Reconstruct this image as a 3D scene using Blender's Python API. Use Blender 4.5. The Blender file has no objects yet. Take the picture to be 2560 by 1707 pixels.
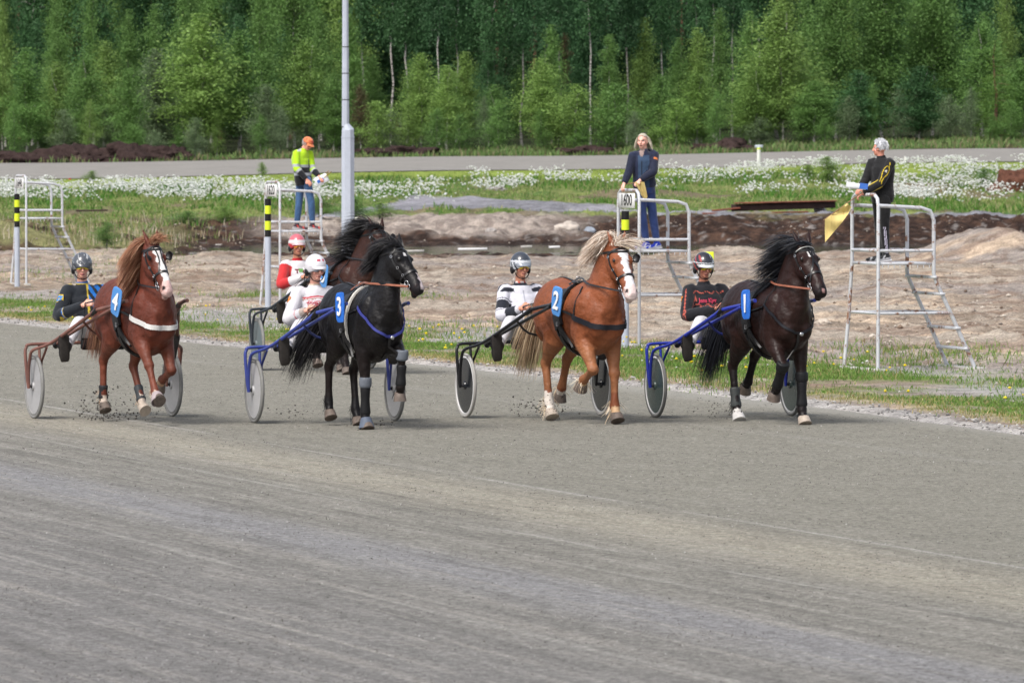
import bpy, math, random
import numpy as np
from mathutils import Vector, Matrix
from mathutils.bvhtree import BVHTree

# ---------------------------------------------------------------- camera, world, sun, exposure
SC = bpy.context.scene
COL = SC.collection
F = 16000.0; CAMH = 2.93; HORY = 368.0
PITCH = math.atan((853.5 - HORY) / F)
cam_d = bpy.data.cameras.new('camera'); cam = bpy.data.objects.new('camera', cam_d); COL.objects.link(cam)
cam.location = (0, 0, CAMH); cam.rotation_euler = (math.radians(90) - PITCH, 0, 0)
cam_d.sensor_width = 36; cam_d.lens = F * 36 / 2560
cam_d.clip_start = 1; cam_d.clip_end = 6000
cam_d.dof.use_dof = True; cam_d.dof.focus_distance = 68.5; cam_d.dof.aperture_fstop = 9.0
SC.camera = cam
SUN_EL = math.radians(52); SUN_AZ = math.radians(215)   # compass-like angle, clockwise from +Y
w = bpy.data.worlds.new('World'); SC.world = w; w.use_nodes = True
wn = w.node_tree; wn.nodes.clear()
sky = wn.nodes.new('ShaderNodeTexSky'); sky.sky_type = 'NISHITA'; sky.sun_disc = False
sky.sun_elevation = SUN_EL; sky.sun_rotation = SUN_AZ; sky.dust_density = 4.0; sky.air_density = 1.0; sky.ozone_density = 1.0
hs = wn.nodes.new('ShaderNodeHueSaturation'); hs.inputs['Saturation'].default_value = 0.5
bg = wn.nodes.new('ShaderNodeBackground'); bg.inputs['Strength'].default_value = 0.135
wo = wn.nodes.new('ShaderNodeOutputWorld')
wn.links.new(sky.outputs[0], hs.inputs['Color']); wn.links.new(hs.outputs[0], bg.inputs['Color']); wn.links.new(bg.outputs[0], wo.inputs[0])
sd = bpy.data.lights.new('sun', 'SUN'); sun = bpy.data.objects.new('sun', sd); COL.objects.link(sun)
sd.energy = 1.7; sd.angle = math.radians(18); sd.color = (1.0, 0.955, 0.9)
_sdir = Vector((math.sin(SUN_AZ) * math.cos(SUN_EL), math.cos(SUN_AZ) * math.cos(SUN_EL), math.sin(SUN_EL)))
sun.rotation_euler = _sdir.to_track_quat('Z', 'Y').to_euler(); sun.location = (0, 0, 50)
SC.view_settings.view_transform = 'Standard'; SC.view_settings.look = 'None'
SC.view_settings.exposure = 0.7; SC.view_settings.gamma = 1

# ---------------------------------------------------------------- helpers
RND = random.Random(7)
RS = np.random.RandomState(11)
def lin(v):
    v = v / 255.0
    return v / 12.92 if v <= 0.04045 else ((v + 0.055) / 1.055) ** 2.4
def S(r, g, b, k=0.72):
    return (lin(r) * k, lin(g) * k, lin(b) * k)
_rt = Vector((1, 0, 0)); _up = Vector((0, math.sin(PITCH), math.cos(PITCH))); _fw = Vector((0, math.cos(PITCH), -math.sin(PITCH)))
def ray(x, y): return _rt * ((x - 1280) / F) + _up * ((853.5 - y) / F) + _fw
def at(x, y, Z):                 # where photo point (x, y) lies at distance Z
    d = ray(x, y); return Vector((0, 0, CAMH)) + d * (Z / d.y)
def grd(x, y, z=0.0):            # on the level z
    d = ray(x, y); return Vector((0, 0, CAMH)) + d * ((z - CAMH) / d.z)
def V(*a): return Vector(a)
def tag(o, label=None, cat=None, group=None, kind=None):
    if label: o['label'] = label
    if cat: o['category'] = cat
    if group: o['group'] = group
    if kind: o['kind'] = kind
    return o
def empty(name, loc=(0, 0, 0), rz=0.0, sc=1.0):
    o = bpy.data.objects.new(name, None); COL.objects.link(o); o.location = loc; o.rotation_euler = (0, 0, rz); o.scale = (sc, sc, sc)
    o.empty_display_size = 0.2
    return o
def link(name, me, m=None, parent=None, loc=None):
    o = bpy.data.objects.new(name, me); COL.objects.link(o)
    if m is not None:
        me.materials.clear(); me.materials.append(m)
    if parent is not None: o.parent = parent
    if loc is not None: o.location = loc
    return o
def npmesh(name, v, f, smooth=False, col=None):
    """mesh from numpy arrays; f is (M,3) or (M,4)"""
    me = bpy.data.meshes.new(name); v = np.asarray(v, dtype=np.float32); f = np.asarray(f, dtype=np.int32)
    me.vertices.add(len(v)); me.vertices.foreach_set('co', v.ravel())
    k = f.shape[1]; me.loops.add(f.size); me.loops.foreach_set('vertex_index', f.ravel())
    me.polygons.add(len(f)); me.polygons.foreach_set('loop_start', np.arange(0, f.size, k, dtype=np.int32))
    me.polygons.foreach_set('loop_total', np.full(len(f), k, dtype=np.int32))
    me.polygons.foreach_set('use_smooth', np.full(len(f), smooth, dtype=bool))
    me.update(calc_edges=True)
    if col is not None: setcol(me, col)
    return me
def setcol(me, col):
    col = np.asarray(col, dtype=np.float32)
    if col.shape[1] == 3: col = np.concatenate([col, np.ones((len(col), 1), np.float32)], 1)
    a = me.color_attributes.new('Col', 'FLOAT_COLOR', 'POINT'); a.data.foreach_set('color', col.ravel())
def coords(me):
    a = np.empty(len(me.vertices) * 3, np.float32); me.vertices.foreach_get('co', a); return a.reshape(-1, 3)

# value noise for the terrain
_perm = RS.permutation(4096); _val = RS.rand(4096)
def vnoise(x, y, seed=0):
    xi = np.floor(x).astype(np.int64); yi = np.floor(y).astype(np.int64); xf = x - xi; yf = y - yi
    xf = xf * xf * (3 - 2 * xf); yf = yf * yf * (3 - 2 * yf)
    def h(a, b): return _val[_perm[(_perm[(a + seed * 37) & 4095] + b) & 4095]]
    return (h(xi, yi) * (1 - xf) + h(xi + 1, yi) * xf) * (1 - yf) + (h(xi, yi + 1) * (1 - xf) + h(xi + 1, yi + 1) * xf) * yf
def fbm(x, y, oct=4, seed=0):
    s = 0; a = 0.5; n = 0
    for i in range(oct): s = s + a * vnoise(x, y, seed + i); n += a; x = x * 2.03 + 5.1; y = y * 2.03 + 1.7; a *= 0.55
    return s / n
def sstep(a, b, x): t = np.clip((x - a) / (b - a), 0, 1); return t * t * (3 - 2 * t)

def catmull(P, k):
    if len(P) < 3 or k < 2: return list(P)
    out = []
    n = len(P)
    for i in range(n - 1):
        p0 = P[max(i - 1, 0)]; p1 = P[i]; p2 = P[i + 1]; p3 = P[min(i + 2, n - 1)]
        for j in range(k):
            t = j / k
            out.append(0.5 * ((2 * p1) + (p2 - p0) * t + (2 * p0 - 5 * p1 + 4 * p2 - p3) * t * t + (3 * p1 - p0 - 3 * p2 + p3) * t ** 3))
    out.append(P[-1]); return out
class MB:
    def __init__(s): s.v = []; s.f = []
    def tube(s, pts, rad, n=12, side=None, caps=True, sm=1):
        P = [Vector(p) for p in pts]
        R = [Vector((r, r)) if isinstance(r, (int, float)) else Vector((r[0], r[1])) for r in (rad if isinstance(rad, (list, tuple)) and not isinstance(rad, float) else [rad] * len(P))]
        if sm > 1: P = catmull(P, sm); R = catmull(R, sm)
        base = len(s.v); m = len(P)
        prev = None
        for i in range(m):
            t = (P[min(i + 1, m - 1)] - P[max(i - 1, 0)])
            if t.length < 1e-9: t = Vector((0, 0, 1))
            t.normalize()
            if side is not None: a = Vector(side) - t * Vector(side).dot(t)
            elif prev is None: a = t.orthogonal()
            else: a = prev - t * prev.dot(t)
            if a.length < 1e-6: a = t.orthogonal()
            a.normalize(); prev = a; b = t.cross(a)
            for k in range(n):
                an = 2 * math.pi * k / n
                s.v.append(P[i] + a * (R[i][0] * math.cos(an)) + b * (R[i][1] * math.sin(an)))
        for i in range(m - 1):
            for k in range(n):
                a0 = base + i * n + k; a1 = base + i * n + (k + 1) % n
                s.f.append((a0, a1, a1 + n, a0 + n))
        if caps:
            s.f.append(tuple(base + k for k in reversed(range(n)))); s.f.append(tuple(base + (m - 1) * n + k for k in range(n)))
        return s
    def ell(s, c, r, n=14, M=None):
        c = Vector(c); base = len(s.v); q = n // 2
        rot = M if M is not None else Matrix.Identity(3)
        s.v.append(c + rot @ Vector((0, 0, r[2])))
        for i in range(1, q):
            th = math.pi * i / q
            for k in range(n):
                ph = 2 * math.pi * k / n
                s.v.append(c + rot @ Vector((r[0] * math.sin(th) * math.cos(ph), r[1] * math.sin(th) * math.sin(ph), r[2] * math.cos(th))))
        s.v.append(c + rot @ Vector((0, 0, -r[2]))); e = len(s.v) - 1
        for k in range(n): s.f.append((base, base + 1 + k, base + 1 + (k + 1) % n)); s.f.append((e, e - n + (k + 1) % n, e - n + k))
        for i in range(q - 2):
            for k in range(n):
                a = base + 1 + i * n + k; b = base + 1 + i * n + (k + 1) % n
                s.f.append((a, a + n, b + n, b))
        return s
    def box(s, c, d, M=None, bev=0.0):
        c = Vector(c); rot = M if M is not None else Matrix.Identity(3); base = len(s.v)
        h = [x / 2 for x in d]; b = min(bev, min(h) * 0.9)
        if b <= 0:
            for z in (-1, 1):
                for x, y in ((-1, -1), (1, -1), (1, 1), (-1, 1)): s.v.append(c + rot @ Vector((x * h[0], y * h[1], z * h[2])))
            for q in ((3, 2, 1, 0), (4, 5, 6, 7), (0, 1, 5, 4), (1, 2, 6, 5), (2, 3, 7, 6), (3, 0, 4, 7)): s.f.append(tuple(base + i for i in q))
        else:   # four chamfered rings
            def ringxy(ix, iy, z):
                ids = []; X, Y = h[0] - ix, h[1] - iy
                for (x, y) in ((1, 1), (-1, 1), (-1, -1), (1, -1)):
                    q = [(x * X, y * (Y - b)), (x * (X - b), y * Y)]
                    for p in (q if x * y > 0 else q[::-1]):
                        ids.append(len(s.v)); s.v.append(c + rot @ Vector((p[0], p[1], z)))
                return ids
            rs = [ringxy(b, b, -h[2]), ringxy(0, 0, -h[2] + b), ringxy(0, 0, h[2] - b), ringxy(b, b, h[2])]
            for A, B in zip(rs, rs[1:]):
                for k in range(8): s.f.append((A[k], A[(k + 1) % 8], B[(k + 1) % 8], B[k]))
            s.f.append(tuple(reversed(rs[0]))); s.f.append(tuple(rs[3]))
        return s
    def lathe(s, prof, c, axis, n=24, ref=None, close=False):
        """prof: list of (radius, height along axis)"""
        c = Vector(c); ax = Vector(axis).normalized(); a = (Vector(ref) if ref else ax.orthogonal()); a = (a - ax * a.dot(ax)).normalized(); b = ax.cross(a)
        base = len(s.v); m = len(prof)
        for r, h in prof:
            for k in range(n):
                an = 2 * math.pi * k / n; s.v.append(c + ax * h + (a * math.cos(an) + b * math.sin(an)) * max(r, 1e-4))
        for i in range(m if close else m - 1):
            j = (i + 1) % m
            for k in range(n): s.f.append((base + i * n + k, base + i * n + (k + 1) % n, base + j * n + (k + 1) % n, base + j * n + k))
        return s
    def ribbon(s, pts, nrm, width, th=0.006, closed=False):
        """flat strap: width lies along cross(tangent, normal), thickness along the normal"""
        m = len(pts); base = len(s.v)
        for i in range(m):
            if closed: t = pts[(i + 1) % m] - pts[i - 1]
            else: t = pts[min(i + 1, m - 1)] - pts[max(i - 1, 0)]
            t = t.normalized() if t.length > 1e-9 else Vector((1, 0, 0))
            n = nrm[i]; wv = t.cross(n)
            wv = wv.normalized() if wv.length > 1e-6 else t.orthogonal().normalized()
            n = wv.cross(t); w_ = width / 2
            for a, b in ((-w_, 0), (w_, 0), (w_, th), (-w_, th)): s.v.append(pts[i] + wv * a + n * b)
        for i in range(m if closed else m - 1):
            j = (i + 1) % m
            for k in range(4): s.f.append((base + i * 4 + k, base + i * 4 + (k + 1) % 4, base + j * 4 + (k + 1) % 4, base + j * 4 + k))
        if not closed:
            s.f.append((base + 3, base + 2, base + 1, base)); e = base + (m - 1) * 4; s.f.append((e, e + 1, e + 2, e + 3))
        return s
    def add(s, v, f):
        b = len(s.v); s.v += [Vector(x) for x in v]; s.f += [tuple(i + b for i in q) for q in f]; return s
    def mesh(s, name, smooth=True):
        me = bpy.data.meshes.new(name); me.from_pydata([tuple(x) for x in s.v], [], s.f); me.update()
        if smooth:
            me.polygons.foreach_set('use_smooth', [True] * len(me.polygons))
            try: me.set_sharp_from_angle(angle=math.radians(48))
            except Exception: pass
        return me
    def build(s, name, m, parent=None, smooth=True, loc=None):
        return link(name, s.mesh(name, smooth), m, parent, loc)
def remesh(mb, voxel, it=6, fac=0.5):
    """one continuous closed skin over everything in mb"""
    me = mb.mesh('tmp', False); o = bpy.data.objects.new('tmp', me); COL.objects.link(o)
    r = o.modifiers.new('r', 'REMESH'); r.mode = 'VOXEL'; r.voxel_size = voxel; r.use_smooth_shade = True
    sm = o.modifiers.new('s', 'SMOOTH'); sm.factor = fac; sm.iterations = it
    dg = bpy.context.evaluated_depsgraph_get(); out = bpy.data.meshes.new_from_object(o.evaluated_get(dg))
    bpy.data.objects.remove(o); bpy.data.meshes.remove(me)
    out.polygons.foreach_set('use_smooth', [True] * len(out.polygons)); out.name = 'skin'
    return out
def bvh_of(me):
    return BVHTree.FromPolygons([v.co.copy() for v in me.vertices], [tuple(p.vertices) for p in me.polygons])
def ring_strap(mb, bvh, c, axis, width, th=0.006, off=0.003, n=48, a0=0, a1=360, ref=(0, 0, 1)):
    c = Vector(c); ax = Vector(axis).normalized(); a = Vector(ref); a = (a - ax * a.dot(ax)).normalized(); b = ax.cross(a)
    full = (a1 - a0) >= 360; P = []; N = []
    for k in range(n if full else n + 1):
        an = math.radians(a0 + (a1 - a0) * k / n); d = a * math.cos(an) + b * math.sin(an)
        h = bvh.ray_cast(c, d, 2.0)
        if h[0] is None: continue
        P.append(h[0] + d * off); N.append(d)
    if len(P) > 3: mb.ribbon(P, N, width, th, closed=full)
def path_strap(mb, bvh, pts, width, th=0.006, off=0.004, sm=6, proj=True, flip=None):
    P = catmull([Vector(p) for p in pts], sm); N = []; Q = []
    for p in P:
        h = bvh.find_nearest(p)
        n = (p - h[0]); inside = n.dot(h[1]) < 0
        nn = h[1]
        if proj: q = h[0] + nn * off
        else: q = p
        Q.append(q); N.append(nn)
    mb.ribbon(Q, N, width, th)

_mats = {}
def newmat(name):
    m = bpy.data.materials.new(name); m.use_nodes = True; nt = m.node_tree; nt.nodes.clear()
    out = nt.nodes.new('ShaderNodeOutputMaterial'); b = nt.nodes.new('ShaderNodeBsdfPrincipled'); nt.links.new(b.outputs[0], out.inputs[0])
    return m, nt, b
def nd(nt, typ, **kw):
    n = nt.nodes.new('ShaderNode' + typ)
    for k, v in kw.items():
        if k.startswith('_'): setattr(n, k[1:], v)
        else:
            key = int(k[1:]) if k[0] == 'i' and k[1:].isdigit() else k.replace('_', ' ')
            if isinstance(v, bpy.types.NodeSocket): nt.links.new(v, n.inputs[key])
            else: n.inputs[key].default_value = v
    return n
def col4(c): return (c[0], c[1], c[2], 1)
def mulnoise(nt, csock, vec, scale, lo, hi, detail=4, rough=0.6):
    nz = nd(nt, 'TexNoise', Vector=vec, Scale=scale, Detail=detail, Roughness=rough)
    mr = nd(nt, 'MapRange', Value=nz.outputs[0], From_Min=0.3, From_Max=0.7, To_Min=lo, To_Max=hi); mr.clamp = False
    cl = nd(nt, 'Clamp', Value=mr.outputs[0], Min=0.0, Max=4.0)
    vm = nd(nt, 'VectorMath', _operation='SCALE'); nt.links.new(csock, vm.inputs[0]); nt.links.new(cl.outputs[0], vm.inputs['Scale'])
    return vm.outputs[0]
def pbr(name, col=(0.5, 0.5, 0.5), rough=0.6, spec=0.3, metal=0.0, noise=None, noise2=None, bump=None, attr=False, rnd=0.0, trans=0.0, sheen=0.0, coat=0.0, emit=None):
    if name in _mats: return _mats[name]
    m, nt, b = newmat(name)
    tc = nd(nt, 'TexCoord').outputs['Object']
    if attr: c = nd(nt, 'VertexColor', _layer_name='Col').outputs[0]
    else:
        r = nd(nt, 'RGB'); r.outputs[0].default_value = col4(col); c = r.outputs[0]
    if noise: c = mulnoise(nt, c, tc, noise[0], 1 - noise[1], 1 + noise[1])
    if noise2: c = mulnoise(nt, c, tc, noise2[0], 1 - noise2[1], 1 + noise2[1])
    if rnd:
        oi = nd(nt, 'ObjectInfo'); mr = nd(nt, 'MapRange', Value=oi.outputs['Random'], To_Min=1 - rnd, To_Max=1 + rnd)
        vm = nd(nt, 'VectorMath', _operation='SCALE'); nt.links.new(c, vm.inputs[0]); nt.links.new(mr.outputs[0], vm.inputs['Scale']); c = vm.outputs[0]
    nt.links.new(c, b.inputs['Base Color'])
    b.inputs['Roughness'].default_value = rough; b.inputs['Specular IOR Level'].default_value = spec; b.inputs['Metallic'].default_value = metal
    if trans: 
        out = [n for n in nt.nodes if n.type == 'OUTPUT_MATERIAL'][0]
        tr = nd(nt, 'BsdfTranslucent'); nt.links.new(c, tr.inputs[0]); mx = nd(nt, 'MixShader', Fac=trans)
        nt.links.new(b.outputs[0], mx.inputs[1]); nt.links.new(tr.outputs[0], mx.inputs[2]); nt.links.new(mx.outputs[0], out.inputs[0])
    if sheen: b.inputs['Sheen Weight'].default_value = sheen
    if coat: b.inputs['Coat Weight'].default_value = coat; b.inputs['Coat Roughness'].default_value = 0.15
    if bump:
        nz = nd(nt, 'TexNoise', Vector=tc, Scale=bump[0], Detail=3); bp = nd(nt, 'Bump', Height=nz.outputs[0], Strength=1.0, Distance=bump[1])
        nt.links.new(bp.outputs[0], b.inputs['Normal'])
    _mats[name] = m; return m
def text_mesh(s, size, bold=0.0, depth=0.002, spacing=1.0):
    cu = bpy.data.curves.new('t', 'FONT'); cu.body = s; cu.size = size; cu.align_x = 'CENTER'; cu.align_y = 'CENTER'; cu.extrude = depth; cu.offset = bold; cu.resolution_u = 3
    cu.space_character = spacing
    o = bpy.data.objects.new('t', cu); COL.objects.link(o); dg = bpy.context.evaluated_depsgraph_get()
    me = bpy.data.meshes.new_from_object(o.evaluated_get(dg)); bpy.data.objects.remove(o); return me
def text_on(name, s, size, m, parent, origin, right, up, sx=1.0, bold=0.0, depth=0.002, bvh=None, spacing=1.0):
    """lettering laid on a surface: origin centre, right and up directions; with a bvh the letters follow the cloth"""
    me = text_mesh(s, size, bold, depth, spacing); right = Vector(right).normalized(); up = Vector(up).normalized(); n = right.cross(up).normalized()
    if bvh is not None:
        import bmesh
        bm = bmesh.new(); bm.from_mesh(me)
        bmesh.ops.triangulate(bm, faces=bm.faces)
        bmesh.ops.subdivide_edges(bm, edges=[e for e in bm.edges if e.calc_length() > size * 0.25], cuts=1)
        bm.to_mesh(me); bm.free()
    for v in me.vertices:
        p = Vector(origin) + right * (v.co.x * sx) + up * v.co.y
        if bvh is not None:
            h = bvh.ray_cast(p + n * 0.25, -n, 0.6)
            q = h[0] if h[0] is not None else p
            p = q + n * (0.004 + v.co.z)
        else: p = p + n * v.co.z
        v.co = p
    me.name = name
    return link(name, me, m, parent)
# ---------------------------------------------------------------- the land
TA = math.radians(17.5); TC, TS = math.cos(TA), math.sin(TA)
def uv(X, Y): return X * TC + Y * TS, -X * TS + Y * TC          # across / along the race track
def xy(u, v): return u * TC - v * TS, u * TS + v * TC
def edge_u(v): return np.interp(v, [20, 61, 68, 75, 82, 92, 106, 130, 170], [24.3, 24.75, 25.2, 25.25, 25.1, 24.5, 24.2, 22.5, 18.0])
ZK = [150, 186, 190, 207, 218, 226, 240, 262, 280, 290, 312, 325, 420, 700]
KL = [0, -.2, -.45, -.45, -.2, .0, .35, .77, 1.23, 1.50, 2.12, 2.25, 4.2, 14]
KC = [0, -.25, -.45, -.45, -.30, .33, .62, 1.10, 1.58, 1.92, 2.46, 2.60, 4.2, 14]
KR = [0, -.25, -.55, -.55, -.1, .36, .52, 1.10, 1.93, 2.30, 2.82, 3.2, 4.8, 14]
BUMPS = [(2410, 163, 1.3, 4.5, .72), (2545, 160, 1.0, 4, .62), (2120, 172, 1.3, 5, .30), (1800, 176, 1.5, 5, .34), (2300, 150, 2.0, 7, .14), (560, 168, 1.6, 5, .22),
         (300, 172, 1.2, 4, .3), (60, 168, 1.6, 4, .3), (1000, 160, 2.2, 7, .12), (1400, 166, 2.0, 6, .16),
         (780, 224, 4.2, 4, .16), (1130, 226, 3.0, 3.2, .10), (120, 205, 3.4, 12, .55), (-200, 205, 4.4, 12, .6)]
def inset(u, v):                                                  # 1 under the race track
    return sstep(0.25, -0.05, u - edge_u(v)) * sstep(-14.6, -14.0, u)
def far_in(X, Y): return sstep(288.6, 289.4, Y) * sstep(313.4, 312.6, Y)
def path_c(X, Y):                                                 # centre line and half width of the gravel path
    px = X / Y * F + 1280
    c = np.interp(px, [-3000, 700, 900, 1050, 1300, 1600, 2560, 5000], [226, 228.5, 238, 248, 246, 236.0, 233, 231])
    w_ = np.interp(px, [-3000, 560, 900, 1000, 1350, 1600, 2560, 5000], [0.01, 0.4, 3.4, 9.0, 8.0, 2.4, 2.6, 2.2])
    return c, w_
def height(X, Y):
    X = np.asarray(X, float); Y = np.asarray(Y, float)
    px = np.clip(X / np.maximum(Y, 30) * F + 1280, -900, 3500)
    l = np.interp(Y, ZK, KL); c = np.interp(Y, ZK, KC); r = np.interp(Y, ZK, KR)
    t1 = sstep(0, 1280, px); t2 = sstep(1280, 2560, px)
    z = l * (1 - t1) + c * t1 + (r - c) * t2
    for (bx, bz, rx, rz, h) in BUMPS:
        b0 = (bx - 1280) / F * bz
        z = z + h * np.exp(-((X - b0) / rx) ** 2 - ((Y - bz) / rz) ** 2)
    u, v = uv(X, Y); e = u - edge_u(v)
    sand = sstep(2.5, 8, e) * sstep(212, 190, Y)
    n1 = fbm(X * .8, Y * .22, 4, 3) - .5
    z = z + sand * (n1 * .22 + (fbm(X * 3.1, Y * 1.1, 4, 9) - .5) * .15 + np.abs(fbm(X * .7 + Y * .25, Y * .8, 4, 19) - .5) * .22)
    bank = sstep(184, 192, Y) * sstep(252, 232, Y)
    z = z + bank * ((fbm(X * 1.3, Y * .8, 5, 21) - .5) * .6) * sstep(-.45, .1, z + .3)
    fld = sstep(235, 250, Y) * sstep(288, 282, Y)
    z = z + fld * (fbm(X * .35, Y * .2, 4, 33) - .5) * .5
    z = z + sstep(314, 320, Y) * (fbm(X * .9, Y * .5, 4, 41) - .5) * .5 * sstep(700, 330, Y)
    z = z + sstep(.2, .6, e) * sstep(4, 2, e) * (fbm(X * 4, Y * 2, 3, 5) - .5) * .05
    z = z - .06 * inset(u, v) - .10 * far_in(X, Y)
    pc, pw = path_c(X, Y); z = z - .05 * sstep(pw + .3, pw - .3, np.abs(Y - pc)) * sstep(500, 700, px)
    return z
def surf(x, y, Z):                                                # photo column x at distance Z, set on the ground
    X = (x - 1280) / F * Z; return V(X, Z, float(height(X, Z)))
def hit(x, y, Z0=60, Z1=420):                                     # where the ray through a photo point meets the ground
    d = ray(x, y); Zs = np.arange(Z0, Z1, .1); t = Zs / d.y
    zz = CAMH + d.z * t; g = height(d.x * t, Zs); k = np.argmax(zz < g)
    return V(d.x * t[k], Zs[k], g[k])

# terrain sheet
us = np.concatenate([[-40, -14, -6, -3, -2, -1.5], np.linspace(-1.2, 1.2, 560), [1.5, 2, 3, 6, 14, 40]])
zs = [-60.0, 5.0, 22.0]; q = 30.0
while q < 345: zs.append(q); q += 0.16 + .0011 * max(q - 60, 0) if q < 130 else (.22 if q < 330 else .6)
zs += [355, 370, 390, 420, 470, 560, 700]; zs = np.array(zs)
GU, GZ = np.meshgrid(us, zs)
GX = GU * (0.083 * np.maximum(GZ, 0) + 2.2)
H = height(GX, np.maximum(GZ, 1.0))
nr, nc = GX.shape
idx = np.arange(nr * nc).reshape(nr, nc)
faces = np.stack([idx[:-1, :-1], idx[:-1, 1:], idx[1:, 1:], idx[1:, :-1]], -1).reshape(-1, 4)
def mixc(a, b, t): t = np.asarray(t)[..., None]; return a * (1 - t) + b * t
A = lambda *c, k=.72: np.array(S(*c, k=k))
def landcol(X, Y, z):
    px = X / np.maximum(Y, 30) * F + 1280
    u, v = uv(X, Y); e = u - edge_u(v)
    n = fbm(X * .9, Y * .3, 5, 50); n2 = fbm(X * 3.5, Y * 1.6, 4, 60); n3 = fbm(X * .25, Y * .12, 3, 70)
    c = mixc(np.ones(X.shape + (3,)) * A(184, 172, 157), A(160, 145, 129), sstep(.42, .62, n))
    c = mixc(c, A(164, 154, 146), sstep(.52, .7, n3)); c = mixc(c, A(200, 180, 158), sstep(.58, .75, fbm(X * .5, Y * .5, 4, 81))); c = mixc(c, A(150, 128, 112), sstep(.56, .66, fbm(X * .3, Y * .9, 4, 83)) * .7)
    c = mixc(c, A(120, 100, 88), sstep(.60, .72, n2) * .6)
    # damp ditch sides and peat bank
    peat = sstep(176, 184, Y + (n - .5) * 16) * sstep(246, 232, Y)
    sandb = sstep(218, 221, Y + (n - .5) * 6) * sstep(560, 760, px) * sstep(1560, 1330, px + (n3 - .5) * 300)
    pc = mixc(np.ones(X.shape + (3,)) * A(60, 46, 40, k=.6), A(94, 72, 60, k=.62), sstep(.42, .62, n2))
    pc = mixc(pc, A(150, 145, 142), sstep(.68, .74, fbm(X * 2.6, Y * 1.8, 3, 90)) * .7)
    pc = mixc(pc, mixc(np.ones(X.shape + (3,)) * A(176, 164, 154), A(146, 134, 126), sstep(.45, .6, n2)), sandb)
    c = mixc(c, pc, peat)
    # left reed bank
    lb = sstep(560, 330, px + (n - .5) * 250) * sstep(192, 197, Y) * sstep(250, 245, Y)
    c = mixc(c, A(140, 138, 96), lb * sstep(.35, .5, n))
    # field
    g = mixc(np.ones(X.shape + (3,)) * A(96, 122, 62), A(132, 142, 84), sstep(.4, .62, n)); g = mixc(g, A(128, 112, 96), sstep(.57, .66, n3) * .8)
    gf = sstep(228, 234, Y + (n - .5) * 10) * sstep(289, 288, Y)
    gf = gf * (1 - sandb * sstep(233, 230, Y))
    c = mixc(c, g, gf)
    c = mixc(c, A(142, 160, 78), sstep(276, 280, Y) * sstep(290, 289, Y))
    # path
    pcn, pw = path_c(X, Y); p = sstep(pw + .8, pw - .2, np.abs(Y - pcn) + (n2 - .5) * 2.4)
    c = mixc(c, mixc(np.ones(X.shape + (3,)) * A(158, 157, 164), A(138, 138, 144), sstep(.45, .6, n3)), p * sstep(520, 760, px))
    # beyond the far track
    b = mixc(np.ones(X.shape + (3,)) * A(84, 112, 62), A(78, 60, 50), sstep(.5, .62, n)); b = mixc(b, A(62, 46, 42), sstep(900, 300, px) * sstep(324, 317, Y))
    b = mixc(b, A(50, 58, 36), sstep(326, 332, Y))
    c = mixc(c, b, sstep(312, 313.5, Y))
    # verge of the near track
    vg = sstep(.45, 1.2, e + (n2 - .5) * .8) * sstep(5.8, 4.2, e + (n - .5) * 4) * sstep(150, 120, Y) * (1 - .8 * sstep(84, 96, v) * sstep(.62, .45, fbm(X * .5, Y * .2, 3, 98)))
    gc = mixc(np.ones(X.shape + (3,)) * A(120, 132, 78), A(176, 164, 118), sstep(1.5, .6, e + (n2 - .5)))
    c = mixc(c, gc, vg * sstep(.2, .45, fbm(X * .8, Y * .5, 4, 95)) * .9)
    gr = sstep(.6, .25, e + (n2 - .5) * .7) * .8; c = mixc(c, A(184, 182, 180), gr)
    c = mixc(c, A(176, 174, 172), sstep(.5, .62, fbm(X * .35 + 9, Y * .12, 3, 99)) * sstep(2, 3.4, e) * sstep(8, 5, e) * .8)
    lo = sstep(-.22, -.4, z) * sstep(185, 189, Y) * sstep(222, 219, Y); c = mixc(c, A(60, 54, 50), lo)
    return c
LC = landcol(GX, np.maximum(GZ, 1.0), H)
m_land = pbr('soil', rough=.95, spec=.1, attr=True, noise=(2.2, .34), noise2=(26, .5), bump=(16, .07))
land = link('ground', npmesh('ground', np.stack([GX, GZ, H], -1).reshape(-1, 3), faces, True, LC.reshape(-1, 3)), m_land)
tag(land, kind='structure')

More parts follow.
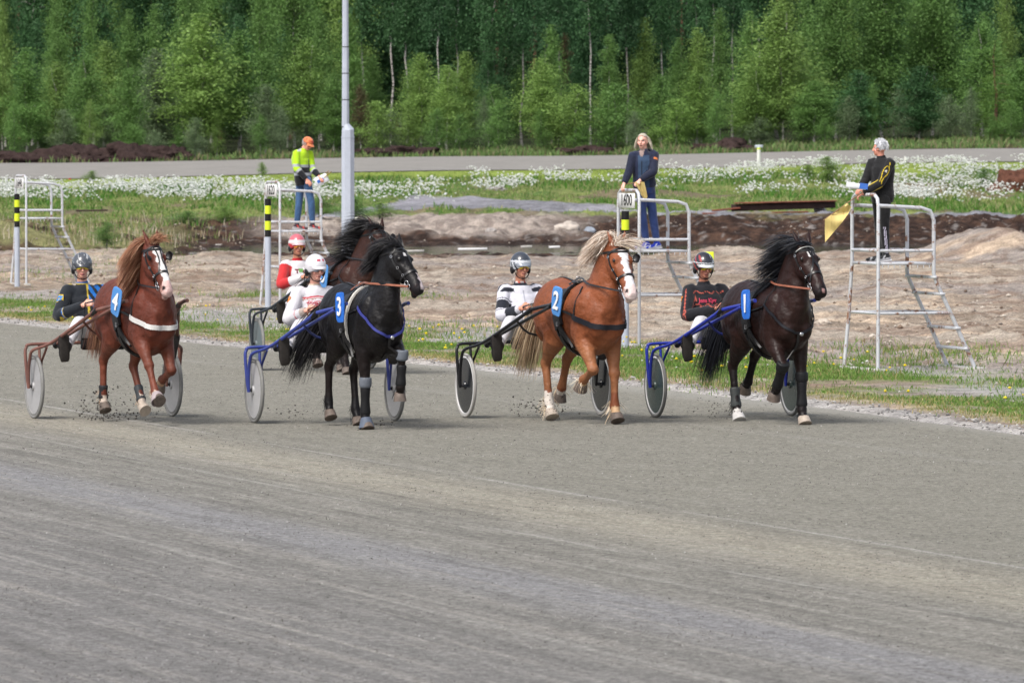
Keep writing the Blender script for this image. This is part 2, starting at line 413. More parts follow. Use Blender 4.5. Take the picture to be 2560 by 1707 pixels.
# near race track: raked grey grit
def track_mat():
    m, nt, b = newmat('track_grit')
    tc = nd(nt, 'TexCoord').outputs['Object']
    mp = nd(nt, 'Mapping', Vector=tc, Rotation=(0, 0, -TA))       # x: across, y: along
    st = nd(nt, 'Mapping', Vector=mp.outputs[0], Scale=(1.0, .035, 1)).outputs[0]
    sx = nd(nt, 'SeparateXYZ', Vector=mp.outputs[0]); U = sx.outputs[0]
    def ramp(v, lo, hi, a=0.0, c=1.0): return nd(nt, 'MapRange', _interpolation_type='SMOOTHSTEP', Value=v, From_Min=lo, From_Max=hi, To_Min=a, To_Max=c).outputs[0]
    def math_(op, a, c):
        n = nt.nodes.new('ShaderNodeMath'); n.operation = op
        for i, x in enumerate((a, c)):
            if isinstance(x, bpy.types.NodeSocket): nt.links.new(x, n.inputs[i])
            else: n.inputs[i].default_value = x
        return n.outputs[0]
    def mix(f, a, c):
        n = nd(nt, 'Mix', _data_type='RGBA'); 
        (nt.links.new(f, n.inputs[0]) if isinstance(f, bpy.types.NodeSocket) else setattr(n.inputs[0], 'default_value', f))
        for s_, x in ((n.inputs[6], a), (n.inputs[7], c)):
            if isinstance(x, bpy.types.NodeSocket): nt.links.new(x, s_)
            else: s_.default_value = col4(x)
        return n.outputs[2]
    wob = nd(nt, 'TexNoise', Vector=st, Scale=.9, Detail=2)
    Uw = math_('ADD', U, math_('MULTIPLY', wob.outputs[0], .8))
    c = mix(ramp(Uw, 9, 18.5), S(150, 148, 146), S(159, 156, 145))
    tan = math_('MULTIPLY', ramp(Uw, 15.2, 16.1), ramp(Uw, 17.1, 16.5)); c = mix(math_('MULTIPLY', tan, .6), c, S(192, 185, 168))
    grey = math_('MULTIPLY', ramp(Uw, 12.6, 13.2), ramp(Uw, 14.1, 13.5)); c = mix(math_('MULTIPLY', grey, .55), c, S(168, 168, 173))
    s1 = nd(nt, 'TexNoise', Vector=st, Scale=4.2, Detail=6, Roughness=.72)
    amt = ramp(U, 19, 14.5, .15, 1.0)
    c2 = mix(math_('MULTIPLY', ramp(s1.outputs[0], .51, .64), math_('MULTIPLY', amt, .5)), c, S(186, 181, 173))
    c3 = mix(math_('MULTIPLY', ramp(s1.outputs[0], .49, .36), math_('MULTIPLY', amt, .38)), c2, S(116, 113, 110))
    s2 = nd(nt, 'TexNoise', Vector=st, Scale=13.0, Detail=3, Roughness=.55); c3 = mix(math_('MULTIPLY', ramp(s2.outputs[0], .59, .66), math_('MULTIPLY', amt, .32)), c3, S(196, 191, 182)); c3 = mix(math_('MULTIPLY', ramp(s2.outputs[0], .41, .35), math_('MULTIPLY', amt, .2)), c3, S(108, 105, 100))
    # two long rake lines
    for u0, wd, a in ((17.15, .05, .8), (15.15, .05, .6), (12.2, .06, .5), (10.9, .05, .5), (14.55, .035, .4), (22.6, .2, .18)):
        d = math_('ABSOLUTE', math_('SUBTRACT', Uw, u0), 0); ln = ramp(d, wd, wd * .3)
        br = nd(nt, 'TexNoise', Vector=st, Scale=5.0 + u0 * .1, Detail=3); ln = math_('MULTIPLY', ln, ramp(br.outputs[0], .4, .55))
        c3 = mix(math_('MULTIPLY', ln, a), c3, S(190, 187, 180))
    c4 = mulnoise(nt, c3, tc, 22, .25, 1.75, detail=6, rough=.85); c4 = mulnoise(nt, c4, tc, 8, .62, 1.38, detail=6, rough=.8)
    c4 = mulnoise(nt, c4, tc, 1.3, .93, 1.07, detail=3)
    mid = nd(nt, 'TexNoise', Vector=tc, Scale=7, Detail=6, Roughness=.75)
    c4 = mix(math_('MULTIPLY', ramp(mid.outputs[0], .58, .70), ramp(U, 20, 12, .3, .85)), c4, S(88, 86, 84))
    sp = nd(nt, 'TexVoronoi', Vector=tc, Scale=3.0); lt = ramp(sp.outputs['Distance'], .05, .02)
    c4 = mix(math_('MULTIPLY', lt, .8), c4, S(214, 212, 210))
    c4 = mix(math_('MULTIPLY', ramp(U, 24.0, 24.9), .55), c4, S(190, 188, 180))
    nt.links.new(c4, b.inputs['Base Color']); b.inputs['Roughness'].default_value = .95; b.inputs['Specular IOR Level'].default_value = .1
    hn = nd(nt, 'TexNoise', Vector=tc, Scale=14, Detail=6, Roughness=.75)
    h = math_('ADD', hn.outputs[0], math_('MULTIPLY', s1.outputs[0], .6))
    bp = nd(nt, 'Bump', Height=h, Strength=1.0, Distance=.05); nt.links.new(bp.outputs[0], b.inputs['Normal'])
    return m
vv = np.concatenate([np.linspace(-60, 20, 17), np.arange(21, 150, .5), np.arange(151, 215, 4)]); tt = np.linspace(0, 1, 160)
VV, TT = np.meshgrid(vv, tt, indexing='ij'); EU = edge_u(VV) + .12 * (fbm(VV * 1.3, VV * 0 + 3, 4, 8) - .5)
UU = -14 + (EU + 14) * TT; TX, TY = xy(UU, VV)
TZ = .012 * (fbm(UU * 2.2, VV * .12, 4, 15) - .5) + .012 * (fbm(UU * 1.4, VV * 1.4, 4, 16) - .5) * sstep(1, .99, TT) - .03 * sstep(.995, 1, TT)
ii = np.arange(TX.size).reshape(TX.shape); tf = np.stack([ii[:-1, :-1], ii[:-1, 1:], ii[1:, 1:], ii[1:, :-1]], -1).reshape(-1, 4)
trk = link('race_track', npmesh('race_track', np.stack([TX, TY, TZ], -1).reshape(-1, 3), tf[:, ::-1], True), track_mat()); tag(trk, kind='structure')
# far race track, banked
fx = np.linspace(-70, 70, 141); fy = np.linspace(289, 313, 25); FX, FY = np.meshgrid(fx, fy)
FZ = height(FX, FY) + .10 * far_in(FX, FY) + .02
ii = np.arange(FX.size).reshape(FX.shape); ff = np.stack([ii[:-1, :-1], ii[:-1, 1:], ii[1:, 1:], ii[1:, :-1]], -1).reshape(-1, 4)
ft = link('far_race_track', npmesh('far_race_track', np.stack([FX, FY, FZ], -1).reshape(-1, 3), ff, True), pbr('far_track_grit', S(150, 147, 142), rough=.95, spec=.1, noise=(.8, .10), noise2=(6, .1))); tag(ft, kind='structure')
# water in the ditch
def water_mat():
    m, nt, b = newmat('ditch_water'); b.inputs['Base Color'].default_value = col4(S(40, 38, 40)); b.inputs['Roughness'].default_value = .08; b.inputs['Specular IOR Level'].default_value = .6
    tc = nd(nt, 'TexCoord').outputs['Object']; nz = nd(nt, 'TexNoise', Vector=tc, Scale=2.5, Detail=3); bp = nd(nt, 'Bump', Height=nz.outputs[0], Distance=.012); nt.links.new(bp.outputs[0], b.inputs['Normal']); return m
wx, wy = np.meshgrid(np.linspace(-40, 40, 9), np.linspace(183, 223, 5)); ii = np.arange(45).reshape(5, 9)
wt = link('ditch_water', npmesh('ditch_water', np.stack([wx, wy, wx * 0 - .33], -1).reshape(-1, 3), np.stack([ii[:-1, :-1], ii[:-1, 1:], ii[1:, 1:], ii[1:, :-1]], -1).reshape(-1, 4)), water_mat()); tag(wt, kind='structure')

# ---------------------------------------------------------------- ground cover
def blades(name, X, Y, hgt, wid, lean, col, m, seg2=True, z=None):
    n = len(X); Z0 = (height(X, Y) if z is None else z) - .01
    a = RS.rand(n) * 2 * np.pi; d = np.stack([np.cos(a), np.sin(a)], 1); la = RS.rand(n) * 2 * np.pi; ln = lean * hgt * RS.rand(n)
    lx, ly = np.cos(la) * ln, np.sin(la) * ln
    b = np.stack([X, Y, Z0], 1); wv = np.concatenate([d * (wid[:, None] / 2), np.zeros((n, 1))], 1)
    mid = b + np.stack([lx * .35, ly * .35, hgt * .55], 1); tip = b + np.stack([lx, ly, hgt], 1)
    v = np.stack([b - wv, b + wv, mid + wv * .8, mid - wv * .8, tip], 1).reshape(-1, 3)
    k = np.arange(n)[:, None] * 5
    f = np.concatenate([k + np.array([[0, 1, 2]]), k + np.array([[0, 2, 3]]), k + np.array([[3, 2, 4]])], 0)
    o = link(name, npmesh(name, v, f, False, np.repeat(col, 5, 0)), m); return o
m_leafy = pbr('grass_blades', rough=.6, spec=.25, attr=True, trans=.25)
def pal(n, cols, jit=.18):
    c = np.array([S(*q) for q in cols])[RS.randint(0, len(cols), n)]; return c * (1 + (RS.rand(n, 1) - .5) * 2 * jit)
# verge along the near track
n = 300000; v = RS.uniform(50, 135, n) ; e = RS.uniform(.25, 6.2, n); u = edge_u(v) + e; X, Y = xy(u, v)
den = sstep(.25, 1.6, e) * sstep(6.2, 4.3, e + (fbm(X * .9, Y * .3, 5, 50) - .5) * 4) * sstep(.30, .50, fbm(X * .8, Y * .5, 4, 95))
den = den * (1 - sstep(.50, .60, fbm(X * .35 + 9, Y * .12, 3, 99)) * sstep(2, 3.2, e) * .85)
den = den * (1 - .75 * sstep(84, 96, v) * sstep(.62, .45, fbm(X * .5, Y * .2, 3, 98))); k = RS.rand(n) < den * .9 + .01; X, Y, e = X[k], Y[k], e[k]; n = len(X)
dry = (RS.rand(n) < sstep(2.2, .5, e) * .75 + .25 * sstep(.5, .6, fbm(X * 1.7, Y * .9, 3, 97)))
c = pal(n, [(116, 152, 66), (100, 140, 58), (136, 162, 84)]); c[dry] = pal(dry.sum(), [(196, 180, 130), (170, 156, 104), (150, 150, 90)])
tall = sstep(2.2, 4.0, e); o = blades('verge_grass', X, Y, RS.uniform(.02, .065, n) + tall * RS.uniform(0, .05, n) * (RS.rand(n) < .5), RS.uniform(.008, .016, n), .9, c, m_leafy); tag(o, kind='stuff', label='green and dry grass along the edge of the near track', cat='grass')
# scattered weeds on the sand
cent = [(100, 690, 3.2, 900), (300, 655, 1.8, 400), (950, 745, .9, 700), (1040, 745, .8, 300), (640, 745, .8, 900), (1120, 830, 1.6, 700), (60, 760, 3, 500), (520, 800, 3, 600), (900, 830, 1.2, 500), (2490, 905, 1.2, 260), (150, 640, 2.6, 600), (1360, 742, .6, 160), (2170, 880, .8, 500), (2380, 890, 1.0, 600), (2270, 905, 1.2, 700), (1580, 940, .5, 260), (1500, 765, .4, 60), (480, 630, 1.2, 300), (1830, 960, 1.0, 600), (420, 740, 2.2, 160)]
XX, YY = [], []
for (cx, cy, r, k_) in cent:
    p = grd(cx, cy); XX.append(p.x + RS.randn(k_) * r * .5); YY.append(p.y + RS.randn(k_) * r * 1.6)
X = np.concatenate(XX); Y = np.concatenate(YY); n = len(X)
o = blades('sand_weeds', X, Y, RS.uniform(.03, .12, n) * (1 + (RS.rand(n) < .06)), RS.uniform(.008, .018, n), .9, pal(n, [(118, 154, 72), (138, 160, 88), (168, 160, 108), (104, 140, 66)]), m_leafy); tag(o, kind='stuff', label='sparse green weeds on the graded sand', cat='weeds')
# far field of grass
n = 230000; Z = np.sqrt(RS.uniform(222 ** 2, 290 ** 2, n)); px = RS.uniform(-900, 3400, n); X = (px - 1280) / F * Z; Y = Z
pcn, pw = path_c(X, Y); onp = (np.abs(Y - pcn) < pw + .3) & (px > 560)
nn = fbm(X * .9, Y * .3, 5, 50); bare = sstep(.56, .66, fbm(X * .25, Y * .12, 3, 70)) * .85
leftb = sstep(600, 350, px) * sstep(222, 226, Y)
den = np.maximum(sstep(231, 240, Y), leftb) * (1 - bare) * sstep(.2, .5, fbm(X * .5, Y * .3, 4, 120))
den = den * (1 - .65 * sstep(277, 281, Y)); k = (RS.rand(n) < den) & ~onp & (Y < 288.6); X, Y, px = X[k], Y[k], px[k]; n = len(X)
rich = sstep(.48, .62, fbm(X * .35, Y * .2, 4, 33))
c = pal(n, [(132, 158, 84), (112, 144, 68), (158, 166, 104), (168, 164, 122)]); r_ = RS.rand(n) < rich * .6; c[r_] = pal(r_.sum(), [(78, 128, 46), (90, 140, 50)])
y_ = (Y > 277); c[y_] = pal(y_.sum(), [(150, 168, 80), (134, 158, 70)])
dr = (px < 620) & (Y < 238) & (RS.rand(n) < .3); c[dr] = pal(dr.sum(), [(176, 164, 128), (160, 150, 110)])
o = blades('field_grass', X, Y, RS.uniform(.07, .20, n) * (1 - .6 * y_) * (.7 + .9 * rich), RS.uniform(.025, .055, n), .9, c, m_leafy); tag(o, kind='stuff', label='rough green grass of the infield', cat='grass')
# dead reeds by the ditch, left
n = 26000; px = RS.uniform(-600, 760, n); Z = RS.uniform(196, 232, n); X = (px - 1280) / F * Z; z = height(X, Z)
k = (z > -.25) & (RS.rand(n) < .42 * sstep(760, 300, px) * sstep(.3, .6, fbm(X * .7, Z * .3, 4, 130))); X, Z, px = X[k], Z[k], px[k]; n = len(X)
gg = RS.rand(n) < .45; c = pal(n, [(196, 184, 156), (176, 160, 128), (208, 198, 176)]); c[gg] = pal(gg.sum(), [(120, 138, 76), (104, 128, 62)])
o = blades('dry_reeds', X, Z, RS.uniform(.12, .50, n) * (.6 + .6 * RS.rand(n)), RS.uniform(.015, .035, n), .45, c, m_leafy); tag(o, kind='stuff', label='pale dead reeds and grass on the ditch bank', cat='reeds')
# white cotton flowers
def blobs(name, P, r, col, m):
    n = len(P); o8 = np.array([[1, 0, 0], [-1, 0, 0], [0, 1, 0], [0, -1, 0], [0, 0, .8], [0, 0, -.8]])
    v = (P[:, None, :] + o8[None] * r[:, None, None] * RS.uniform(.7, 1.3, (n, 6, 1))).reshape(-1, 3)
    fo = np.array([[0, 2, 4], [2, 1, 4], [1, 3, 4], [3, 0, 4], [2, 0, 5], [1, 2, 5], [3, 1, 5], [0, 3, 5]])
    f = (np.arange(n)[:, None, None] * 6 + fo[None]).reshape(-1, 3)
    return link(name, npmesh(name, v, f, False, np.repeat(col, 6, 0)), m)
m_flower = pbr('petals', rough=.8, spec=.1, attr=True)
n = 300000; px = RS.uniform(-500, 3100, n); sy = np.zeros(n); Z = RS.uniform(236, 288, n); X = (px - 1280) / F * Z; z = height(X, Z)
sy = HORY + (CAMH - z) * F / Z
L = sstep(1180, 1040, px) * sstep(462, 470, sy) * sstep(514, 498, sy) * sstep(.47, .54, fbm(X * .42, Z * .24, 4, 200)) * (1 - .5 * sstep(700, 1000, px))
R1 = sstep(1640, 1760, px) * sstep(405, 418, sy) * sstep(462, 446, sy) * sstep(.51, .57, fbm(X * .45, Z * .24, 4, 210))
R2 = sstep(2020, 2300, px) * sstep(455, 468, sy) * sstep(515, 498, sy) * sstep(.49, .56, fbm(X * .45, Z * .24, 4, 220))
M_ = sstep(1150, 1200, px) * sstep(1700, 1600, px) * sstep(425, 440, sy) * sstep(500, 480, sy) * sstep(.62, .66, fbm(X * .5, Z * .22, 4, 230))
R3 = sstep(1600, 1800, px) * sstep(440, 455, sy) * sstep(500, 480, sy) * sstep(.58, .64, fbm(X * .5, Z * .25, 4, 240)) * .6
k = RS.rand(n) < np.clip(L + R1 + R2 + M_ * .9 + R3, 0, 1) * .27
P = np.stack([X[k], Z[k], z[k] + RS.uniform(.12, .5, k.sum())], 1); n = len(P)
o = blobs('cotton_flowers', P, RS.uniform(.025, .06, n), np.array([S(222, 225, 222, k=.8)]) * RS.uniform(.8, 1.1, (n, 1)), m_flower); tag(o, kind='stuff', label='drifts of white cotton grass across the infield', cat='flowers')
# yellow flowers and seed heads on the verge
n = 700; v = RS.uniform(55, 112, n); e = RS.uniform(1.2, 5.4, n); u = edge_u(v) + e; X, Y = xy(u, v); k = RS.rand(n) < sstep(.42, .56, fbm(X * .8, Y * .5, 4, 95)); X, Y = X[k], Y[k]; n = len(X)
P = np.stack([X, Y, height(X, Y) + RS.uniform(.06, .17, n)], 1); ye = RS.rand(n) < .5
o = blobs('dandelion_flowers', P[ye], RS.uniform(.014, .026, ye.sum()), pal(ye.sum(), [(240, 214, 40), (244, 220, 60)], .1), m_flower); tag(o, kind='stuff', label='yellow dandelion blooms dotting the verge grass', cat='flowers')
o = blobs('seed_heads', P[~ye], RS.uniform(.012, .024, (~ye).sum()), pal((~ye).sum(), [(220, 220, 214), (190, 186, 176)], .1), m_flower); tag(o, kind='stuff', label='white dandelion seed heads in the verge grass', cat='flowers')
# loose stones
n = 30000; Y = RS.uniform(90, 232, n); px = RS.uniform(-500, 3100, n); X = (px - 1280) / F * Y; u, v = uv(X, Y); k = ((u - edge_u(v)) > 5) & (RS.rand(n) < sstep(.35, .6, fbm(X * .4, Y * .2, 4, 140)) * .8); X, Y = X[k], Y[k]; n = len(X)
r = .010 + .045 * RS.rand(n) ** 5 ; P = np.stack([X, Y, height(X, Y) + r * .3], 1)
o = blobs('loose_stones', P, r, pal(n, [(184, 172, 160), (160, 148, 138), (200, 190, 178), (130, 112, 98), (170, 156, 140)]), pbr('stone_scatter', rough=.9, spec=.1, attr=True)); tag(o, kind='stuff', label='small stones and clods lying on the sand', cat='stones')
n = 1300; v = RS.uniform(45, 112, n); e = RS.uniform(-.1, .5, n); X, Y = xy(edge_u(v) + e, v); r = RS.uniform(.008, .022, n)
o = blobs('edge_gravel', np.stack([X, Y, height(X, Y) + .06 * (e < .2) + r * .4], 1), r, pal(n, [(200, 198, 194), (170, 168, 166), (140, 138, 136)]), pbr('stone_scatter', attr=True)); tag(o, kind='stuff', label='pale gravel line between track and verge', cat='gravel')

# grit lying on the track
n = 70000; Y = 34 + 80 * RS.rand(n) ** 1.5; X = RS.uniform(-.092, .092, n) * Y; u, v = uv(X, Y); k = (u < edge_u(v) - .05) & (RS.rand(n) < .25 + .75 * sstep(.42, .6, fbm(X * 1.2, Y * .7, 3, 400))); X, Y, u = X[k], Y[k], u[k]; n = len(X)
r = (.0012 + .0058 * RS.rand(n) ** 4) * (.6 + .5 * Y / 70); c = pal(n, [(112, 109, 104), (92, 89, 86), (128, 125, 118), (104, 100, 94)]); lt = RS.rand(n) < .10; c[lt] = pal(lt.sum(), [(206, 204, 200)])
o = blobs('track_grit_bits', np.stack([X, Y, r * .3 + .004], 1), r, c, pbr('grit_bits', rough=1, spec=.05, attr=True)); tag(o, kind='stuff', label='small clods and grit scattered on the race track', cat='grit')
# ---------------------------------------------------------------- the forest
def quads(C, size, tilt=1.0):
    n = len(C); a = RS.randn(n, 3); a /= np.linalg.norm(a, axis=1, keepdims=True); b = np.cross(a, RS.randn(n, 3)); b /= np.linalg.norm(b, axis=1, keepdims=True)
    s = size[:, None]; a = a * s * RS.uniform(.7, 1.2, (n, 1)); b = b * s * RS.uniform(.5, .9, (n, 1))
    v = np.stack([C - a, C - b, C + a, C + b], 1).reshape(-1, 3); f = np.arange(4 * n).reshape(-1, 4); return v, f
def branchy(h, z0, rad, nb, per, droop, top_pow, size, seed, up=.35, pointed=False):
    """leaf clumps strung along drooping boughs; returns leaf quads and the boughs"""
    rs = np.random.RandomState(seed); C = []; B = []
    for i in range(nb):
        t = (i + rs.rand()) / nb; z = z0 + (h - z0) * t; a = rs.rand() * 6.283
        prof = rad * ((1 - t) ** .75 * min(1, .35 + t * 2.6) * 1.12 if pointed else (math.sin(math.pi * min(1, .16 + .84 * (1 - t) ** top_pow)) * .5 + .5 * (1 - t) ** .8)) * rs.uniform(.5, 1.2)
        m = int(per * (prof / rad) ** 1.1) + 8
        s = rs.rand(m) ** .7; rr = prof * s
        zz = z + up * rr - droop * rr * s
        j = .07 * rad + .13 * rad * s[:, None]
        P = np.stack([np.cos(a) * rr, np.sin(a) * rr, zz], 1) + rs.randn(m, 3) * j * np.array([1, 1, .9])
        C.append(P); B.append((a, z, prof, up - droop * .8))
    tp = rs.randn(int(per * .6), 3) * np.array([.07 * rad, .07 * rad, .05 * h]) + np.array([0, 0, h * .95]); C.append(tp)
    C = np.concatenate(C); C[:, 2] = np.minimum(C[:, 2], h * 1.02)
    return quads(C, np.full(len(C), size) * rs.uniform(.6, 1.3, len(C))), B
def trunk_mesh(h, r, B, lean, seed):
    rs = random.Random(seed); mb = MB(); P = []; lx, ly = lean
    for i in range(9):
        t = i / 8; P.append(V(lx * t * t * h + rs.uniform(-1, 1) * .012 * h * (t > 0), ly * t * h + rs.uniform(-1, 1) * .012 * h * (t > 0), h * .97 * t - .1))
    mb.tube(P, [r * (1.35 if i == 0 else (1 - .88 * i / 8)) for i in range(9)], n=7)
    for (a, z, prof, up) in B[::3]:
        e = V(math.cos(a) * prof * .75, math.sin(a) * prof * .75, z + up * prof * .6)
        mb.tube([V(0, 0, z - .05), (V(0, 0, z) + e) * .5 + V(0, 0, .05 * prof), e], [r * .25, r * .16, r * .05], n=4)
    return mb.mesh('trunk')
KINDS = {}
def kind(name, n, fn):
    KINDS[name] = []
    for i in range(n): KINDS[name].append(fn(i))
def mk_birch(i):
    (v, f), B = branchy(8.0, 1.15, 1.55, 90, 330, .75, 1.0, .052, 100 + i, up=.9, pointed=True)
    return npmesh('crown', v, f), trunk_mesh(8.0, .058, B, ((.02, -.03, .03, 0)[i % 4], 0), i)
def mk_tall(i):
    (v, f), B = branchy(14.0, 5.8, 1.9, 58, 260, .7, .9, .085, 200 + i, up=.5)
    return npmesh('crown', v, f), trunk_mesh(14.0, .088, B, ((.02, -.02, .035)[i % 3], 0), 20 + i)
def mk_big(i):
    (v, f), B = branchy(14.0, 1.5, 2.7, 110, 400, .6, .8, .085, 300 + i, up=.6)
    return npmesh('crown', v, f), trunk_mesh(14.0, .10, B, (0, 0), 40 + i)
def mk_spruce(i):
    rs = np.random.RandomState(400 + i); C = []; B = []; h = 11.0
    for t in np.linspace(0.03, .99, 34):
        z = .5 + (h - .5) * t; R = 2.1 * (1 - t) ** .85 + .12
        for a in rs.rand(max(4, int(13 * (1 - t) + 3))) * 6.283:
            m = int(34 * R / 2.1) + 7; s = rs.rand(m) ** .6; rr = R * s * rs.uniform(.75, 1.1)
            C.append(np.stack([np.cos(a) * rr, np.sin(a) * rr, z - .28 * rr + .12 * rr * s], 1) + rs.randn(m, 3) * np.array([.13, .13, .06]) * (.4 + s[:, None])); 
        B.append((a, z, R, -.2))
    C = np.concatenate(C); v, f = quads(C, rs.uniform(.04, .075, len(C))); return npmesh('crown', v, f), trunk_mesh(h, .16, B, (0, 0), 60 + i)
def mk_pine(i):
    (v, f), B = branchy(13.0, 7.0, 1.7, 26, 170, .2, .5, .11, 500 + i, up=.25)
    return npmesh('crown', v, f), trunk_mesh(13.0, .15, B, (0.01, 0), 80 + i)
def mk_sapling(i):
    (v, f), B = branchy(4.2, .25, 1.15, 50, 260, .5, .8, .04, 600 + i, up=1.1, pointed=True)
    return npmesh('crown', v, f), trunk_mesh(4.2, .05, B, (0, 0), 90 + i)
kind('birch', 4, mk_birch); kind('tall', 3, mk_tall); kind('big', 3, mk_big); kind('spruce', 2, mk_spruce); kind('pine', 2, mk_pine); kind('sapling', 3, mk_sapling)
def leafmat(name, c, rnd=.12): return pbr(name, S(*c, k=.9), rough=.55, spec=.25, noise=(.9, .22), noise2=(5, .2), rnd=rnd, trans=.3)
LM = {'bright': leafmat('leaves_bright', (126, 156, 82)), 'mid': leafmat('leaves_mid', (104, 140, 74)), 'dark': leafmat('leaves_dark', (70, 108, 66)), 'deep': leafmat('leaves_deep', (64, 100, 64)), 'grey': leafmat('leaves_grey', (112, 132, 96)),
      'yellow': leafmat('leaves_yellow', (118, 150, 76)), 'spruce': leafmat('needles', (52, 82, 48)), 'lspruce': leafmat('needles_young', (92, 124, 54)), 'brown': leafmat('needles_brown', (96, 88, 62))}
def barkmat(name, c, dk):
    m, nt, b = newmat(name); tc = nd(nt, 'TexCoord').outputs['Object']; mp = nd(nt, 'Mapping', Vector=tc, Scale=(1.5, 1.5, 7))
    nz = nd(nt, 'TexNoise', Vector=mp.outputs[0], Scale=1.2, Detail=4); rp = nd(nt, 'MapRange', Value=nz.outputs[0], From_Min=.5, From_Max=.6)
    mx = nd(nt, 'Mix', _data_type='RGBA'); nt.links.new(rp.outputs[0], mx.inputs[0]); mx.inputs[6].default_value = col4(c); mx.inputs[7].default_value = col4(dk); nt.links.new(mx.outputs[2], b.inputs['Base Color']); b.inputs['Roughness'].default_value = .9
    return m
BK = {'white': barkmat('birch_bark', S(190, 186, 180, k=.8), S(70, 66, 62)), 'greybark': barkmat('grey_bark', S(150, 148, 142), S(74, 68, 60)), 'red': barkmat('pine_bark', S(132, 98, 78), S(84, 66, 56))}
def tree(kindn, var, px, Z, toppx=None, h=None, lm='mid', bk='white', w=None, name='birch_tree', label=None, group=None, cat='tree', rz=None):
    crown, trunk = KINDS[kindn][var % len(KINDS[kindn])]
    nomh = {'birch': 8, 'tall': 14, 'big': 14, 'spruce': 11, 'pine': 13, 'sapling': 4.2}[kindn]
    p = surf(px, 0, Z)
    if toppx is not None: h = at(px, toppx, Z).z - p.z
    s = h / nomh; sw = s if w is None else w
    o = empty(name, p, RND.uniform(0, 6.28) if rz is None else rz); o.scale = (sw, sw, s)
    tag(o, label, cat, group)
    a = link('trunk', trunk, None, o); b = link('crown', crown, None, o)
    for q, m in ((a, BK[bk]), (b, LM[lm])):
        if not q.data.materials: q.data.materials.append(m)
        q.material_slots[0].link = 'OBJECT'; q.material_slots[0].material = m
    return o
G1 = 'birches along the forest edge'
# kind, variant, px, top y, Z, leaf, width scale, label
edge = [('birch', 0, 66, 125, 329, 'mid', .86, 'birch at the far left of the forest edge with a full rounded crown'),
 ('birch', 1, 140, 160, 334, 'bright', .8, 'birch with a pair of pale trunks near the left end of the forest'),
 ('birch', 2, 218, 140, 330, 'mid', .8, 'narrow birch standing behind and left of the racing driver in black and blue'),
 ('birch', 3, 262, 108, 338, 'bright', .85, 'tall pointed birch left of the pale grey birch'),
 ('birch', 1, 322, 176, 328, 'mid', .75, 'small dense birch above the dark peat bank at left'),
 ('birch', 0, 392, 128, 333, 'grey', .95, 'pale greyish birch between two green birches on the left'),
 ('birch', 2, 500, 42, 331, 'bright', 1.55, 'largest bright birch left of the light mast, towering over neighbours'),
 ('birch', 3, 598, 82, 334, 'mid', 1.15, 'broad birch just right of the largest bright birch'),
 ('birch', 0, 665, 215, 329, 'grey', .75, 'low greyish birch left of the man in the lime jacket'),
 ('birch', 1, 768, 102, 330, 'yellow', 1.05, 'yellow-green birch directly behind the man in the lime jacket'),
 ('birch', 2, 836, 190, 328, 'mid', .7, 'slim birch hidden partly by the grey light mast'),
 ('sapling', 0, 942, 255, 327, 'bright', 1.0, 'small bright sapling just right of the light mast'),
 ('birch', 3, 1052, 138, 330, 'bright', .8, 'pointed bright birch a little right of the light mast'),
 ('birch', 0, 1118, 168, 329, 'bright', .7, 'second pointed birch right of the light mast'),
 ('birch', 1, 1236, 215, 331, 'mid', .75, 'low birch above the chestnut horse at the centre left'),
 ('birch', 2, 1352, 152, 328, 'bright', .95, 'conical bright birch left of the woman in the blue jacket'),
 ('sapling', 1, 1440, 214, 326, 'bright', 1.35, 'bushy sapling left of the woman in the blue jacket'),
 ('sapling', 2, 1536, 212, 326, 'mid', 1.35, 'bushy sapling just left of the woman\'s head'),
 ('tall', 0, 1523, 92, 338, 'mid', .35, 'thin young birch, small high crown on bare stem, left of the woman'),
 ('birch', 3, 1650, 190, 333, 'mid', .7, 'slim birch rising behind the woman in the blue jacket'),
 ('birch', 0, 1742, 182, 327, 'yellow', .95, 'yellowish soft birch right of the woman in the blue jacket'),
 ('sapling', 0, 1690, 250, 325, 'yellow', 1.1, 'low yellow-green sapling at the foot of the soft birch'),
 ('birch', 2, 1948, 16, 329, 'bright', 1.35, 'tall bright birch with a rounded crown left of the white-haired man'),
 ('birch', 1, 1890, 170, 327, 'yellow', .9, 'lower bright birch leaning against the tall rounded birch'),
 ('big', 0, 2090, -60, 336, 'mid', .62, 'massive dark green birch above and left of the white-haired man'),
 ('big', 1, 2205, -90, 338, 'mid', .68, 'massive dark green birch right above the white-haired man'),
 ('birch', 3, 2035, 205, 326, 'mid', .9, 'shrubby birch in front of the massive dark birches'),
 ('birch', 0, 2145, 180, 326, 'dark', .95, 'dark low birch below the massive dark birches'),
 ('big', 2, 2330, -30, 340, 'mid', .6, 'broad birch left of the young spruce'),
 ('birch', 1, 2300, 170, 328, 'dark', 1.0, 'dark birch at the forest foot left of the young spruce'),
 ('birch', 2, 2455, 60, 338, 'mid', 1.0, 'mid green birch rising behind the young spruce'),
 ('birch', 1, 2556, 150, 329, 'mid', 1.0, 'birch at the right end of the forest edge'),
 ('birch', 3, -20, 140, 330, 'bright', .9, 'birch cut by the left edge of the photo')]
for (k_, v_, px, top, Z, lm, w_, lab) in edge:
    tree(k_, v_, px, Z, toppx=top, lm=lm, w=w_ * 1.22, name='sapling' if k_ == 'sapling' else 'birch_tree', label=lab, group=G1)
tree('spruce', 0, 2488, 324, toppx=100, lm='lspruce', bk='red', w=.78, name='spruce_tree', label='young yellow-green layered spruce near the right end of the forest', group=None)
tree('pine', 0, 225, 372, toppx=20, lm='brown', bk='red', w=1.2, name='pine_tree', label='brownish pine crown showing between the birches at the far left')
